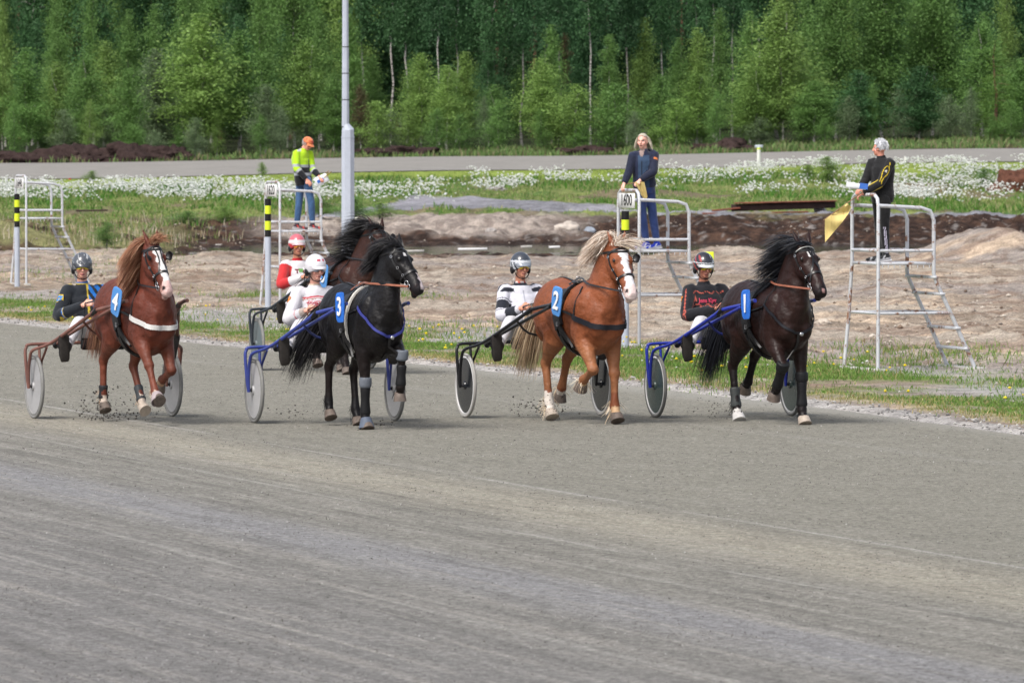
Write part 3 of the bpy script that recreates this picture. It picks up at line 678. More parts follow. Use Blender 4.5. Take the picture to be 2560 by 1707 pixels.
tree('pine', 1, 728, 374, toppx=6, lm='brown', bk='red', w=.75, name='pine_tree', label='narrow brownish pine crown high above the man in the lime jacket')
tree('pine', 0, 1410, 345, toppx=90, lm='brown', bk='red', w=.3, name='pine_tree', label='thin reddish pine sapling with sparse needles among the white stems')
tree('birch', 2, 900, 338, toppx=215, lm='brown', w=.55, name='birch_tree', label='thin birch with brownish leaves right of the mast', group=G1)
# bare white stems behind the edge
px = 905; r = random.Random(5); ORD = ['first', 'second', 'third'] + ['%d%s' % (i, {1: 'st', 2: 'nd', 3: 'rd'}.get(i % 10 if i > 20 else 0, 'th')) for i in range(4, 90)]; ci = 0
while px < 1900:
    Z = r.uniform(336, 372); tree('tall', r.randrange(3), px, Z, h=r.uniform(12.5, 15), lm=r.choice(['dark', 'deep', 'dark']), w=r.uniform(.6, .85), bk=r.choice(['white', 'greybark', 'greybark']), name='birch_tree', label='tall bare-stemmed birch, %s to the right of the light mast' % ORD[ci], group='tall bare-stemmed birches in the middle of the forest')
    px += r.uniform(34, 95); ci += 1
px = -120; ci = 0
while px < 900:
    Z = r.uniform(345, 372); tree('big', r.randrange(3), px, Z, h=r.uniform(10.5, 14), lm=r.choice(['bright', 'mid', 'dark']), w=r.uniform(.45, .7), bk='white', name='birch_tree', label='tall leafy birch behind the edge, %s from the left end' % ORD[ci], group='tall birches behind the left forest edge')
    px += r.uniform(50, 85); ci += 1
px = -60; ci = 0
while px < 2620:
    Z = r.uniform(338, 350); tree('birch', r.randrange(4), px, Z, h=r.uniform(4.2, 7.2) + (1.8 if px < 820 or px > 1850 else 0), lm=r.choice(['mid', 'mid', 'dark', 'bright']), w=r.uniform(.6, .95), bk='greybark', name='birch_tree', label='mid-height birch in the second rank of the forest, %s from the left' % ORD[ci] if ci < len(ORD) else None, group='mid-height birches in the second rank')
    px += r.uniform(48, 100); ci += 1
def row(Z0, Z1, step, hs_, lms, kinds, lab, grp, x0=-700, x1=3250, w=(.8, 1.05)):
    px = x0
    while px < x1:
        k_ = r.choice(kinds); Z = r.uniform(Z0, Z1)
        tree(k_, r.randrange(3), px, Z, h=r.uniform(*hs_), lm=('spruce' if k_ == 'spruce' else r.choice(lms if px > 820 else ['mid', 'dark', 'bright'])), bk='red' if k_ in ('spruce', 'pine') else 'greybark', w=r.uniform(*w), name={'spruce': 'spruce_tree', 'pine': 'pine_tree'}.get(k_, 'birch_tree'), label=lab[k_ == 'spruce'], group=grp[k_ == 'spruce'])
        px += r.uniform(step * .6, step * 1.4)
row(376, 392, 68, (13, 16.5), ['deep', 'dark', 'deep'], ['big', 'big', 'spruce'], ('leafy birch deep in the forest behind the first rows', 'dark spruce deep in the forest behind the first rows'), ('leafy trees deep in the forest', 'spruces deep in the forest'))
row(398, 425, 62, (17, 22), ['deep', 'deep', 'dark'], ['big', 'spruce', 'big'], ('tallest leafy tree filling the back of the forest', 'tallest dark spruce filling the back of the forest'), ('leafy trees filling the back of the forest', 'spruces filling the back of the forest'))
# off-frame continuation of the edge
for px in list(range(-1100, -80, 110)) + list(range(2680, 3700, 110)):
    tree('birch', px % 4, px, r.uniform(327, 336), h=r.uniform(5, 8), lm=r.choice(['mid', 'bright']), w=1.0, name='birch_tree', label='birch of the forest edge beyond the side of the photo', group=G1)
px = -40; ci = 0
while px < 2600:
    if r.random() < .9: tree('sapling', r.randrange(3), px, r.uniform(322, 332), h=r.uniform(1.2, 3.0), lm=r.choice(['mid', 'bright', 'mid', 'grey']), w=r.uniform(.5, .95), bk='greybark', name='bush', label='low leafy bush at the forest foot, %s from the left' % ORD[ci], group='low bushes along the forest foot', cat='bush'); ci += 1
    px += r.uniform(34, 72)
# dense wood closing the view
def wood():
    n = 60000; X = RS.uniform(-75, 75, n); Y = RS.uniform(455, 480, n); t = RS.rand(n); top = 21 + 5 * fbm(X * .35, X * 0, 3, 300); C = np.stack([X, Y, 4 + t * top], 1)
    v, f = quads(C, RS.uniform(.3, .55, n)); return npmesh('far_wood', v, f)
tag(link('far_wood', wood(), LM['deep']), 'dense dark wood closing the back of the forest', 'forest', kind='stuff')
# undergrowth along the forest foot
n = 60000; px = RS.uniform(-900, 3400, n); Y = RS.uniform(314, 332, n); X = (px - 1280) / F * Y; nn_ = fbm(X * .5, Y * .3, 4, 160)
k = RS.rand(n) < (sstep(.3, .5, nn_) * (.25 + .75 * sstep(600, 1200, px)))
X, Y, px = X[k], Y[k], px[k]; n = len(X)
o = blades('forest_undergrowth', X, Y, RS.uniform(.10, .30, n) * (1 + sstep(.5, .7, fbm(X * .5, Y * .3, 4, 160)) * .8), RS.uniform(.04, .09, n), .7, pal(n, [(112, 144, 80), (96, 128, 68), (134, 154, 94), (140, 134, 100)]), m_leafy); tag(o, kind='stuff', label='green undergrowth at the foot of the forest', cat='undergrowth')
# mounds of dug peat
m_peat = pbr('peat', S(66, 54, 52), rough=1, spec=.05, noise=(3, .35), bump=(5, .12))
def lump(name, p, r, m, label, cat, group=None, seed=0, rough=.35, parent=None):
    mb = MB(); mb.ell((0, 0, 0), r, n=44); me = mb.mesh(name); rr = random.Random(seed)
    off = [rr.uniform(0, 50) for _ in range(3)]
    from mathutils import noise as mn
    for v_ in me.vertices:
        q = Vector((v_.co.x / r[0], v_.co.y / r[1], v_.co.z / r[2])) * 1.6 + Vector(off)
        v_.co *= 1 + rough * (mn.noise(q) + .5 * mn.noise(q * 2.7) + .3 * mn.noise(q * 6) + .2 * mn.noise(q * 13))
    return tag(link(name, me, m, None, p), label, cat, group)
for i, (px, wd, hh, lab) in enumerate([(40, 2.6, .35, 'low dark peat heap at the left end under the birches'), (185, 2.2, .55, 'dark peat heap left of the big peat heap under the birches'), (345, 2.4, .5, 'big jagged dark peat heap behind the first tower'), (425, 1.2, .3, 'small dark peat heap at the right end of the peat row'), (930, 1.2, .25, 'brown peat heap just right of the light mast'), (1000, 1.6, .3, 'flat brown peat heap by the far track'), (1470, 1.4, .28, 'brown clod heap left of the woman by the far track'), (1820, 1.6, .35, 'brown mound in the grass left of the small white marker')]):
    p = surf(px, 0, 318); lump('peat_heap', p, (wd, 1.2, hh + .15), m_peat, lab, 'peat heap', 'peat heaps beside the far track', seed=i, rough=.6)
p = at(2545, 405, 262); p.z = float(height(p.x, 262)); lump('earth_mound', p + V(.1, 0, .1), (1.15, 1.2, .78), pbr('mound_soil', S(104, 72, 60), rough=1, spec=.05, noise=(4, .4), bump=(6, .1)), 'reddish brown earth mound in the field at the right edge', 'mound', seed=31)
# ---------------------------------------------------------------- mast, towers, marker posts, debris
def galv(name='galvanised', rust=.1):
    m, nt, b = newmat(name); tc = nd(nt, 'TexCoord').outputs['Object']
    nz = nd(nt, 'TexNoise', Vector=tc, Scale=5.0, Detail=6, Roughness=.7); rp = nd(nt, 'MapRange', Value=nz.outputs[0], From_Min=.66 - rust, From_Max=.74 - rust)
    n2 = nd(nt, 'TexNoise', Vector=tc, Scale=22.0, Detail=3); c0 = nd(nt, 'Mix', _data_type='RGBA'); nt.links.new(n2.outputs[0], c0.inputs[0]); c0.inputs[6].default_value = col4(S(196, 200, 208)); c0.inputs[7].default_value = col4(S(236, 238, 242))
    mx = nd(nt, 'Mix', _data_type='RGBA'); nt.links.new(rp.outputs[0], mx.inputs[0]); nt.links.new(c0.outputs[2], mx.inputs[6]); mx.inputs[7].default_value = col4(S(150, 104, 76)); nt.links.new(mx.outputs[2], b.inputs['Base Color'])
    b.inputs['Roughness'].default_value = .5; b.inputs['Specular IOR Level'].default_value = .4; b.inputs['Metallic'].default_value = .15; return m
M_GALV = galv(); M_RUSTY = galv('galvanised_rusty', .125)
M_POLE = pbr('grey_paint', S(184, 192, 206, k=.8), rough=.5, spec=.3, noise=(3, .06), noise2=(30, .05))
M_BLK = pbr('black_band', S(22, 22, 24), rough=.55); M_YEL = pbr('yellow_band', S(214, 232, 50, k=.85), rough=.5); M_WHITE = pbr('white_paint', S(232, 232, 232, k=.8), rough=.5, noise=(9, .05))
M_CONC = pbr('concrete', S(196, 194, 188), rough=.9, noise=(9, .15), bump=(30, .01))
M_TXT = pbr('black_letters', (.012, .012, .012), rough=.6)
def tower(px, py, number, label, rusty=False, sz=1.0):
    p = grd(px, py); p.z = float(height(p.x, p.y)) * .5
    o = empty('judge_tower', p, math.radians(18)); tag(o, label, 'tower', 'steel judge towers along the infield'); m = M_RUSTY if rusty else M_GALV
    R = .024
    W = .95; D = .78; zt = 2.30; zr = 2.13; zp = 1.42; zm = 1.57; zk = 1.27; fx = 1.38
    a = MB(); a.tube([(0, 0, -.1), (0, 0, .75), (0, 0, zt - .16), (0, .03, zt - .05), (0, .13, zt), (0, W - .13, zt), (0, W - .03, zt - .05), (0, W, zt - .16), (0, W, zp), (-.03, W + .03, .75), (-.1, W + .06, -.1)], R, n=10)
    a.build('end_frame', m, o)
    for y in (0, W):
        a = MB(); a.tube([(.0, y, zr + .03), (D - .18, y, zr), (D - .05, y, zr - .04), (D, y, zr - .16), (D, y, zk), (D + .04, y, zk - .12), (D + .24, y, .75), (fx, y + (0 if y == 0 else .03), 0)], R * 1.08, n=10)
        a.build('ladder_rail', m, o)
        a = MB(); a.tube([(0, y, zm), (D, y, zm)], R * .9, n=10); a.build('guard_rail', m, o)
        a = MB(); a.tube([(0, y, .75), (D + .24, y, .75)], R * .8, n=8); a.build('cross_bar', m, o)
    for y0, z, x in ((0, .75, 0), (0, .75, D + .24)):
        a = MB(); a.tube([(x, 0, z), (x, W, z)], R * .8, n=8); a.build('cross_bar', m, o)
    a = MB(); a.tube([(0, 0, zm), (0, W, zm)], R * .9, n=8); a.build('guard_rail', m, o)
    a = MB(); a.box((D / 2, W / 2, zp - .02), (D - .01, W - .01, .035), bev=.006)
    for i in range(9):
        a.tube([(.06 + i * (D - .12) / 8, .0, zp - .04), (.06 + i * (D - .12) / 8, .0, zp - .075)], .006, n=5)
    a.build('platform', m, o)
    for z in (1.22, 1.0, .55, .28):
        x = D + (.04 + (zk - .12 - z) * (.24 - .04) / (zk - .12 - .75) if z > .75 else .24 + (.75 - z) * (fx - D - .24) / .75) if z < zk - .12 else D + .02
        a = MB(); a.box((x, W / 2, z), (.075, W + .08, .036), bev=.006)
        a.build('ladder_rung', m, o)
    a = MB(); a.box((-.03, W / 2, 0.0), (.14, W + .5, .06), bev=.008); a.build('footing', M_CONC, o)
    a = MB(); a.box((fx + .02, W / 2, 0.0), (.2, W + .5, .07), bev=.008); a.build('footing', M_CONC, o)
    if number:
        a = MB(); a.box((-.032, W / 2, zt - .155), (.012, .72, .22), bev=.003); pl = a.build('number_sign', M_WHITE, o)
        text_on('numerals', number, .235, M_TXT, pl, (-.0395, W / 2, zt - .155), (0, -1, 0), (0, 0, 1), sx=1.12, bold=.004, depth=.001)
    return o
TW = [tower(2195, 928, None, 'rusty tube tower under the white-haired man at the right', True), tower(1598, 864, '1600', 'steel tower marked 1600 carrying the woman in the blue jacket'),
      tower(700, 770, '1620', 'steel tower marked 1620 carrying the man in the lime jacket', True), tower(66, 715, '1640', 'empty steel tower marked 1640 at the far left')]
def stripepole(px, py, top, base_lbl, bands):
    p = grd(px, py); h = (py - top) * p.y / F
    o = empty('marker_pole', p); tag(o, base_lbl, 'marker pole', 'striped distance poles beside the towers'); R = .055
    z0 = h - sum(b for _, b in bands)
    a = MB(); a.lathe([(0, -.1), (R, -.1), (R, z0), (0, z0)], (0, 0, 0), (0, 0, 1), n=20); a.build('shaft', M_POLE, o); z = z0
    for c, b in reversed(bands):
        a = MB(); a.lathe([(0, z), (R + .002, z), (R + .002, z + b), (0, z + b)], (0, 0, 0), (0, 0, 1), n=20); a.build('black_band' if c == 'k' else 'yellow_band', M_BLK if c == 'k' else M_YEL, o); z += b
B5 = [('k', .125), ('y', .15), ('k', .13), ('y', .16), ('k', .125)]
stripepole(43, 719, 485, 'yellow and black striped grey pole at the empty 1640 tower', B5)
stripepole(670, 772, 497, 'yellow and black striped grey pole at the 1620 tower', B5)
stripepole(1563, 866, 528, 'yellow and black striped pole at the 1600 tower behind the flaxen horse', B5)
# light mast
Zm = 172.0; p = at(870, 640, Zm); s_ = F / Zm
o = empty('light_mast', (p.x, Zm, -.1)); tag(o, 'tall pale grey octagonal light mast with a thicker foot section', 'light mast')
def zof(y): return at(870, y, Zm).z + .1
a = MB(); a.tube([(0, 0, 0), (0, 0, zof(345))], [.187, .182], n=8, side=(1, .41, 0)); a.tube([(0, 0, zof(345)), (0, 0, zof(342))], [.19, .19], n=8, side=(1, .41, 0)); a.tube([(0, 0, zof(342)), (0, 0, zof(326)), (-.06, 0, zof(312))], [.178, .178, .105], n=8, side=(1, .41, 0)); a.build('foot_section', M_POLE, o, smooth=False)
for y0, y1, r0, r1 in ((318, 250, .105, .102), (250, 184, .100, .098), (184, 118, .097, .094), (118, -60, .092, .085), (-60, -700, .083, .05)):
    a = MB(); a.tube([(-.065, 0, zof(y0)), (-.065, 0, zof(y1))], [r0, r1], n=8, side=(1, .41, 0)); sec = a.build('mast_section', M_POLE, o, smooth=False)
    a = MB(); a.tube([(-.065, 0, zof(y0) - .012), (-.065, 0, zof(y0) + .012)], [r0 + .003, r0 + .003], n=8, side=(1, .41, 0)); a.build('joint', M_BLK, sec, smooth=False)
a = MB(); a.box((.225, -.03, zof(550)), (.07, .12, .16), bev=.01); a.build('junction_box', pbr('box_cream', S(206, 208, 196), rough=.5), o)
a = MB(); a.box((-.065, 0, zof(-700)), (1.6, .25, .2), bev=.02); a.build('lamp_head', M_POLE, o)
# posts beyond and beside the track
def post(name, px, yb, yt, Z, r, m, label, cat, parts=()):
    b = at(px, yb, Z); t = at(px, yt, Z); h = t.z - b.z; o = empty(name, b); tag(o, label, cat)
    a = MB(); a.lathe([(0, -.15), (r, -.15), (r, h), (0, h)], (0, 0, 0), (0, 0, 1), n=14); a.build('post', m, o); return o, h
o, h = post('track_sign', 1897, 419, 368, 289, .085, M_WHITE, 'white T-shaped marker on a post by the far track', 'marker sign')
a = MB(); a.box((0, 0, h + .03), (.36, .10, .13), bev=.01); a.build('sign_board', M_POLE, o); a = MB(); a.lathe([(.088, h - .1), (.088, h - .03)], (0, 0, 0), (0, 0, 1), n=14); a.build('yellow_band', M_YEL, o)
for px, yb, yt, lab in ((1863, 418, 402, 'small white post left of the T-shaped marker on the far track edge'), (2263, 405, 391, 'small white post right of the white-haired man by the far track')):
    post('edge_post', px, yb, yt, 289, .05, M_WHITE, lab, 'post')
post('edge_post', 175, 453, 446, 288, .06, pbr('red_plastic', S(206, 70, 56), rough=.5), 'tiny red stub on the far track edge at the left', 'post')
o, h = post('lane_post', 1268, 937, 895, 97, .055, M_WHITE, 'white plastic post with a red foot behind the flaxen horse sulky', 'post')
a = MB(); a.lathe([(.058, -.02), (.058, .075)], (0, 0, 0), (0, 0, 1), n=16); a.build('red_sleeve', pbr('red_plastic'), o)
p = grd(1772, 800); h = (800 - 631) * p.y / F
o = empty('lime_stake', p); tag(o, 'flat lime yellow stake standing behind the driver in black', 'stake'); a = MB(); a.box((0, 0, h * .45), (.04, .03, h * .9), bev=.004); a.build('stake_shaft', pbr('old_wood', S(150, 140, 124), rough=.9), o); a = MB(); a.box((0, -.01, h - .16), (.165, .012, .34), bev=.004); a.build('lime_board', M_YEL, o)
# rusty steel sheets
M_RUST = pbr('rust', S(124, 74, 58), rough=.85, noise=(3, .4), noise2=(20, .2)); M_RUSTD = pbr('rust_dark', S(58, 42, 40), rough=.85, noise=(3, .4))
def slab(name, px0, px1, y0, y1, Z, th, dep, m, label, cat, group=None):
    a0 = at(px0, y0, Z); a1 = at(px1, y1, Z); L = (a1 - a0).length; mid = (a0 + a1) / 2; an = math.atan2(a1.z - a0.z, a1.x - a0.x)
    mb = MB(); mb.box((0, 0, 0), (L, dep, th), Matrix.Rotation(-an, 3, 'Y'), bev=.01)
    return tag(mb.build(name, m, None, loc=mid), label, cat, group)
g = 'rusty steel sheets piled by the gravel path'
slab('steel_trough', 1828, 2088, 520, 511, 236, .26, .5, M_RUSTD, 'long dark rusty trough lying on top of the sheet pile', 'trough', g)
slab('steel_sheet', 1835, 2090, 508, 502, 236.4, .04, 1.6, M_RUST, 'broad rusty sheet covering the dark trough', 'steel sheet', g)
slab('steel_sheet', 1780, 1850, 527, 520, 235.4, .06, .9, M_RUST, 'short rusty sheet poking out left of the trough', 'steel sheet', g)
slab('steel_sheet', 1755, 2020, 534, 530, 235, .05, .8, M_RUST, 'thin lowest rusty sheet under the trough', 'steel sheet', g)
for i, (px, py, Z, r_, c, lab) in enumerate([(1420, 574, 226, (.42, .3, .26), (200, 190, 180), 'pale boulder on the bank left of the 1600 tower'), (1475, 577, 225, (.2, .15, .14), (160, 168, 180), 'bluish grey stone right of the pale boulder on the bank'), (592, 632, 205, (.3, .25, .2), (60, 52, 50), 'dark clod in the ditch right of the chestnut horse head'),
        (548, 618, 212, (.2, .2, .1), (190, 186, 180), 'pale flat stone in the ditch mud'), (2050, 525, 233, (.22, .2, .16), (226, 226, 228), 'white sack lying at the right end of the rusty sheets'), (1240, 475, 262, (.45, .3, .2), (150, 146, 142), 'grey rock in the field near the far flowers'),
        (2350, 690, 128, (.12, .1, .07), (176, 160, 144), 'tan clod on the sand below the right mound'), (2058, 808, 105, (.12, .1, .08), (204, 192, 178), 'pale round stone on the sand behind the dark horse'), (1228, 577, 224, (.2, .2, .12), (176, 170, 166), 'grey stone on the sandy bank'),
        (1380, 720, 118, (.12, .1, .06), (214, 206, 200), 'small pale stone on the sand behind the flaxen horse sulky'), (1060, 720, 118, (.1, .1, .05), (120, 112, 108), 'small dark stone on the sand right of the black horse')]):
    p = hit(px, py + 2) if i not in (2, 3) else at(px, py, Z); lump('rock', p, r_, pbr('rock_%d' % i, S(*c), rough=.95, spec=.1, noise=(6, .25)), lab, 'rock', seed=50 + i, rough=.3)
for i, (x0, x1, y, Z, m, lab) in enumerate([(1145, 1218, 623, 196, M_WHITE, 'long pale plank floating in the ditch'), (1372, 1400, 618, 200, M_WHITE, 'white foam block at the ditch edge'), (1302, 1330, 617, 200, M_CONC, 'pale slab left of the white foam block'), (1012, 1060, 628, 196, M_CONC, 'grey slab lying in the ditch water'), (190, 268, 527, 240, M_RUSTD, 'dark pipe lying in the grass at the left')]):
    slab('debris_board', x0, x1, y, y - 1, Z, .06, .3, m, lab, 'board')
# bushes in the field
for px, yb, Z, h, sc_, lm, lab in ((2068, 442, 270, 1.05, .85, 'bright', 'round green bush among the white flowers right of centre'), (2020, 436, 272, .6, .6, 'bright', 'smaller green bush left of the round bush'), (2460, 450, 265, .8, .6, 'mid', 'thin green bush near the right earth mound'), (230, 448, 284, .55, .5, 'bright', 'tiny bush above the empty tower by the far track'), (655, 455, 284, .7, .3, 'bright', 'thin sprout right beside the number 1620 sign'), (890, 548, 224, .9, .9, 'mid', 'leafy bush at the foot of the light mast'), (950, 545, 226, .6, .8, 'bright', 'low leafy bush right of the mast foot'), (560, 545, 228, .6, .9, 'bright', 'green shrub left of the 1620 pole'), (470, 550, 226, .5, .8, 'mid', 'green shrub above the chestnut horse head'), (800, 548, 225, .7, .7, 'mid', 'leafy bush between the tower 1620 and the mast'), (268, 655, 172, .7, .5, 'mid', 'grassy tuft bush by the left ditch')):
    p = at(px, yb, Z); crown, trunk = KINDS['sapling'][int(px) % 3]; p.z = float(height(p.x, Z)); o = empty('bush', p, px); o.scale = (sc_ * 1.0, sc_ * 1.0, h / 4.2); tag(o, lab, 'bush', 'bushes in the infield')
    for q, nm, m in ((trunk, 'stem', BK['greybark']), (crown, 'foliage', LM[lm])):
        c = link(nm, q, None, o); c.material_slots[0].link = 'OBJECT'; c.material_slots[0].material = m
# ---------------------------------------------------------------- people
def skinmat(name, c): return pbr(name, rough=.5, spec=.35, attr=True, noise=(40, .06))
M_SKIN = skinmat('skin', None)
M_CLOTH = pbr('cloth', rough=.75, spec=.2, attr=True, noise=(9, .07), bump=(16, .012), sheen=.2)
M_GLOSSY = pbr('painted_shell', rough=.22, spec=.5, attr=True, coat=.4)
M_BOOT = pbr('boot_black', S(34, 32, 34), rough=.5, noise=(12, .3)); M_SOLE = pbr('sole', S(60, 56, 54), rough=.8, noise=(20, .2))
M_STRAP = pbr('black_leather', S(26, 25, 27), rough=.38, spec=.45, noise=(20, .2)); M_STEEL = pbr('steel', S(200, 200, 204), rough=.25, metal=.9)
def lerp(a, b, t): return a + (b - a) * t
def hand(mb, wr, el, palm, up, curl=1.0, s=1.0, thumb=1):
    """palm and five fingers; wr wrist, direction away from el, palm = palm normal"""
    d = (wr - el).normalized(); n = (palm - d * palm.dot(d)).normalized(); sd_ = d.cross(n) * thumb
    pc = wr + d * .045 * s; M = Matrix((d, sd_, n)).transposed()
    mb.ell(pc, (.052 * s, .042 * s, .016 * s), n=12, M=M); mb.tube([wr - d * .03, wr + d * .02], [.027 * s, .028 * s], n=10)
    for i, (o_, L) in enumerate(((-.033, .062), (-.011, .075), (.011, .080), (.033, .070))):
        p = wr + d * .082 * s + sd_ * o_ * s; P = [p - d * .02 * s]; dd = d.copy(); an = 0
        for k, f in enumerate((.42, .32, .26)):
            an += curl * (.55, .95, .7)[k]; q = d * math.cos(an) + n * math.sin(an); p = p + q * L * f * s; P.append(p)
        mb.tube(P, [.0105 * s, .0100 * s, .0092 * s, .0078 * s], n=7)
    p = wr + d * .02 * s + sd_ * .035 * s
    mb.tube([p - sd_ * .015, p + d * .025 + sd_ * .022 * s + n * .012, p + d * .052 + sd_ * .022 * s + n * .03 * s * curl], [.0135 * s, .0115 * s, .0092 * s], n=8)
def person(name, label, J, sc=1.0, jacket=None, trousers=None, skin=(206, 150, 128), face=(0, -1, 0), headup=(0, 0, 1), shoe=None, group=None, loc=(0, 0, 0), rz=0, parts=True, legr=1.0, torso_r=1.0, curl=1.0, palms=None, vox=.0105, lips=(176, 104, 96), footup=None, hs=1.0, fs=1.0, jb=-.28):
    """J: dict of joints in the person's own frame. face: direction the face looks"""
    o = empty('person', loc, rz, sc); tag(o, label, 'person', group)
    J = {k: Vector(v) for k, v in J.items()}
    if 'hd' not in J: J['hd'] = J['nk'] + Vector(headup) * .13
    f = Vector(face).normalized(); u = (Vector(headup) - f * Vector(headup).dot(f)).normalized(); r = f.cross(u); HM = Matrix((r, f, u)).transposed(); hd = J['hd']
    def H_(x, y, z): return hd + HM @ Vector((x, y, z)) * hs
    shl = (J['sl'] - J['sr']).normalized(); pv = J['pv']; ch = J['ch']; nk = J['nk']
    def torso(mb, e, jb=-.28):
        mb.tube([lerp(pv, ch, jb), lerp(pv, ch, max(jb + .12, 0)), lerp(pv, ch, .45), ch, lerp(ch, nk, .45), lerp(ch, nk, .85)], [((.14 + e), (.105 + e)), (.165 + e, .118 + e), (.15 + e, .11 + e), (.178 + e, .118 + e), (.15 + e, .09 + e), (.075 + e, .065 + e)], n=20, side=shl, sm=3)
        for s_ in 'lr': mb.ell(lerp(J['s' + s_], ch, .2), (.058 + e, .060 + e, .052 + e), n=12)
    def arm(mb, s_, e, cut=1.0):
        a, b, c = J['s' + s_], J['e' + s_], J['h' + s_]; c = lerp(b, c, cut)
        mb.tube([lerp(a, ch, .2), a, lerp(a, b, .5), b, lerp(b, c, .35), c], [.052 + e, .054 + e, .050 + e, .046 + e, .045 + e, .030 + e * .9], n=12, sm=3)
    def leg(mb, s_, e, cut=1.0):
        a, b, c = J['p' + s_], J['k' + s_], J['a' + s_]; c2 = lerp(b, c, cut)
        mb.tube([lerp(a, pv, .3), a, lerp(a, b, .4), b, lerp(b, c, .35), c2], [.085 + e, (.088 + e) * legr, (.075 + e) * legr, .056 + e, .053 + e, .037 + e * 1.2], n=14, sm=3)
    # one continuous body
    mb = MB(); torso(mb, -.012); mb.tube([lerp(ch, nk, .3), nk, lerp(nk, hd, .6)], [.07, .056, .055], n=12)
    mb.ell(H_(0, -.012, .025), (.073, .093, .088), n=20, M=HM); mb.ell(H_(0, .018, -.045), (.056, .068, .066), n=18, M=HM); mb.ell(H_(0, .055, -.088), (.03, .028, .022), n=12, M=HM)
    mb.ell(H_(0, .098, -.018), (.0135, .019, .028), n=10, M=HM); mb.ell(H_(0, .106, -.032), (.0165, .0165, .0125), n=10, M=HM)
    mb.ell(H_(0, .076, .022), (.052, .018, .012), n=12, M=HM); mb.ell(H_(0, .079, -.066), (.025, .016, .010), n=10, M=HM)
    for s_ in (-1, 1):
        mb.ell(H_(.074 * s_, -.008, -.012), (.009, .020, .032), n=10, M=HM); mb.ell(H_(.042 * s_, .060, -.03), (.022, .022, .022), n=10, M=HM)
    for s_ in 'lr':
        arm(mb, s_, -.010)
        pm = Vector(palms[s_]) if palms else Vector((0, 0, -1)); sg = 1 if s_ == 'l' else -1
        hand(mb, J['h' + s_], J['e' + s_], pm, None, curl=curl, thumb=-sg if not palms else palms.get('t' + s_, -sg))
        leg(mb, s_, -.012); ft = J['t' + s_] - J['a' + s_]; up0 = (J['k' + s_] - J['a' + s_]).normalized() * -.018; mb.tube([J['a' + s_], lerp(J['a' + s_], J['t' + s_], .5) + up0, lerp(J['a' + s_], J['t' + s_], .85) + up0], [.030, .020, .016], n=10)
    me = remesh(mb, vox * .9, 3, .4); c = coords(me); col = np.tile(np.array(S(*skin, k=1.0)), (len(c), 1))
    L = (c - np.array(hd)) @ np.array(HM) / hs                 # head frame coordinates
    def near(x, y, z, rx, rz): return (((L[:, 0] - x) / rx) ** 2 + ((L[:, 2] - z) / rz) ** 2 < 1) & (L[:, 1] > y)
    blush = np.exp(-((np.abs(L[:, 0]) - .04) / .02) ** 2 - ((L[:, 2] + .03) / .025) ** 2) * (L[:, 1] > .03) * (np.abs(L[:, 2]) < .12)
    col = col * (1 - blush[:, None] * np.array([0, .16, .14]))
    col[near(0, .05, -.067, .026, .0085)] = S(*lips); col[near(0, .05, -.0665, .024, .0022)] = S(96, 50, 48)
    for s_ in (-1, 1):
        col[near(.032 * s_, .04, .004, .016, .0075)] = S(230, 224, 218); col[near(.032 * s_, .04, .004, .0065, .007)] = S(48, 40, 38); col[near(.032 * s_, .04, .0125, .018, .003)] = S(80, 54, 46)
        col[near(.033 * s_, .04, .028, .022, .0048)] = S(134, 108, 90)
    setcol(me, col); body = link('body', me, M_SKIN, o)
    R = {'o': o, 'H': H_, 'HM': HM, 'J': J, 'hd': hd, 'hs': hs}
    def paint(me, fn):
        c = coords(me); setcol(me, fn(c, J, H_))
    if jacket:
        mb = MB(); torso(mb, .014 * torso_r + .006, jb); [arm(mb, s_, .012 + .006 * torso_r, .97) for s_ in 'lr']; mb.tube([lerp(ch, nk, .5), lerp(ch, nk, 1.12)], [.085, .066], n=14)
        me = remesh(mb, .0125, 5); paint(me, jacket); R['jacket'] = link('jacket', me, M_CLOTH, o); R['jb'] = bvh_of(me)
    if trousers:
        mb = MB(); mb.tube([lerp(pv, ch, -.28), pv, lerp(pv, ch, .12)], [(.14, .11), (.168, .125), (.16, .118)], n=18, side=shl); [leg(mb, s_, .012, .93) for s_ in 'lr']
        me = remesh(mb, .0125, 4); paint(me, trousers); R['trousers'] = link('trousers', me, M_CLOTH, o)
    for s_ in 'lr':
        a, t = J['a' + s_], J['t' + s_]; d = (t - a).normalized(); kn = J['k' + s_]; up_ = (kn - a).normalized() if footup is None else Vector(footup).normalized(); upp = (up_ - d * up_.dot(d)).normalized(); sdv = d.cross(upp)
        heel = a - d * .05 - upp * .035; toe = t + d * .03 - upp * .02
        mb = MB(); mb.tube([heel - d * .012, heel + d * .02, lerp(heel, toe, .45), lerp(heel, toe, .8), toe, toe + d * .025], [(.024 * fs, .03), (.040 * fs, .046), (.043 * fs, .04), (.048 * fs, .032), (.042 * fs, .027), (.02, .015)], n=14, side=sdv, sm=3)
        tall = shoe in (None, 'boot'); mb.tube([a - upp * .02, lerp(a, kn, .10), lerp(a, kn, .26 if tall else .12)], [.044 * fs, .048 * fs, .062 if tall else .042], n=14)
        me = remesh(mb, .0105, 3)
        if shoe in (None, 'boot'): sh = link('boot', me, M_BOOT, o)
        else: setcol(me, shoe(coords(me), a, t, upp)); sh = link('shoe', me, M_CLOTH, o)
        mb = MB(); M = Matrix((d, sdv, upp)).transposed(); c0 = lerp(heel, toe, .5) - upp * .040
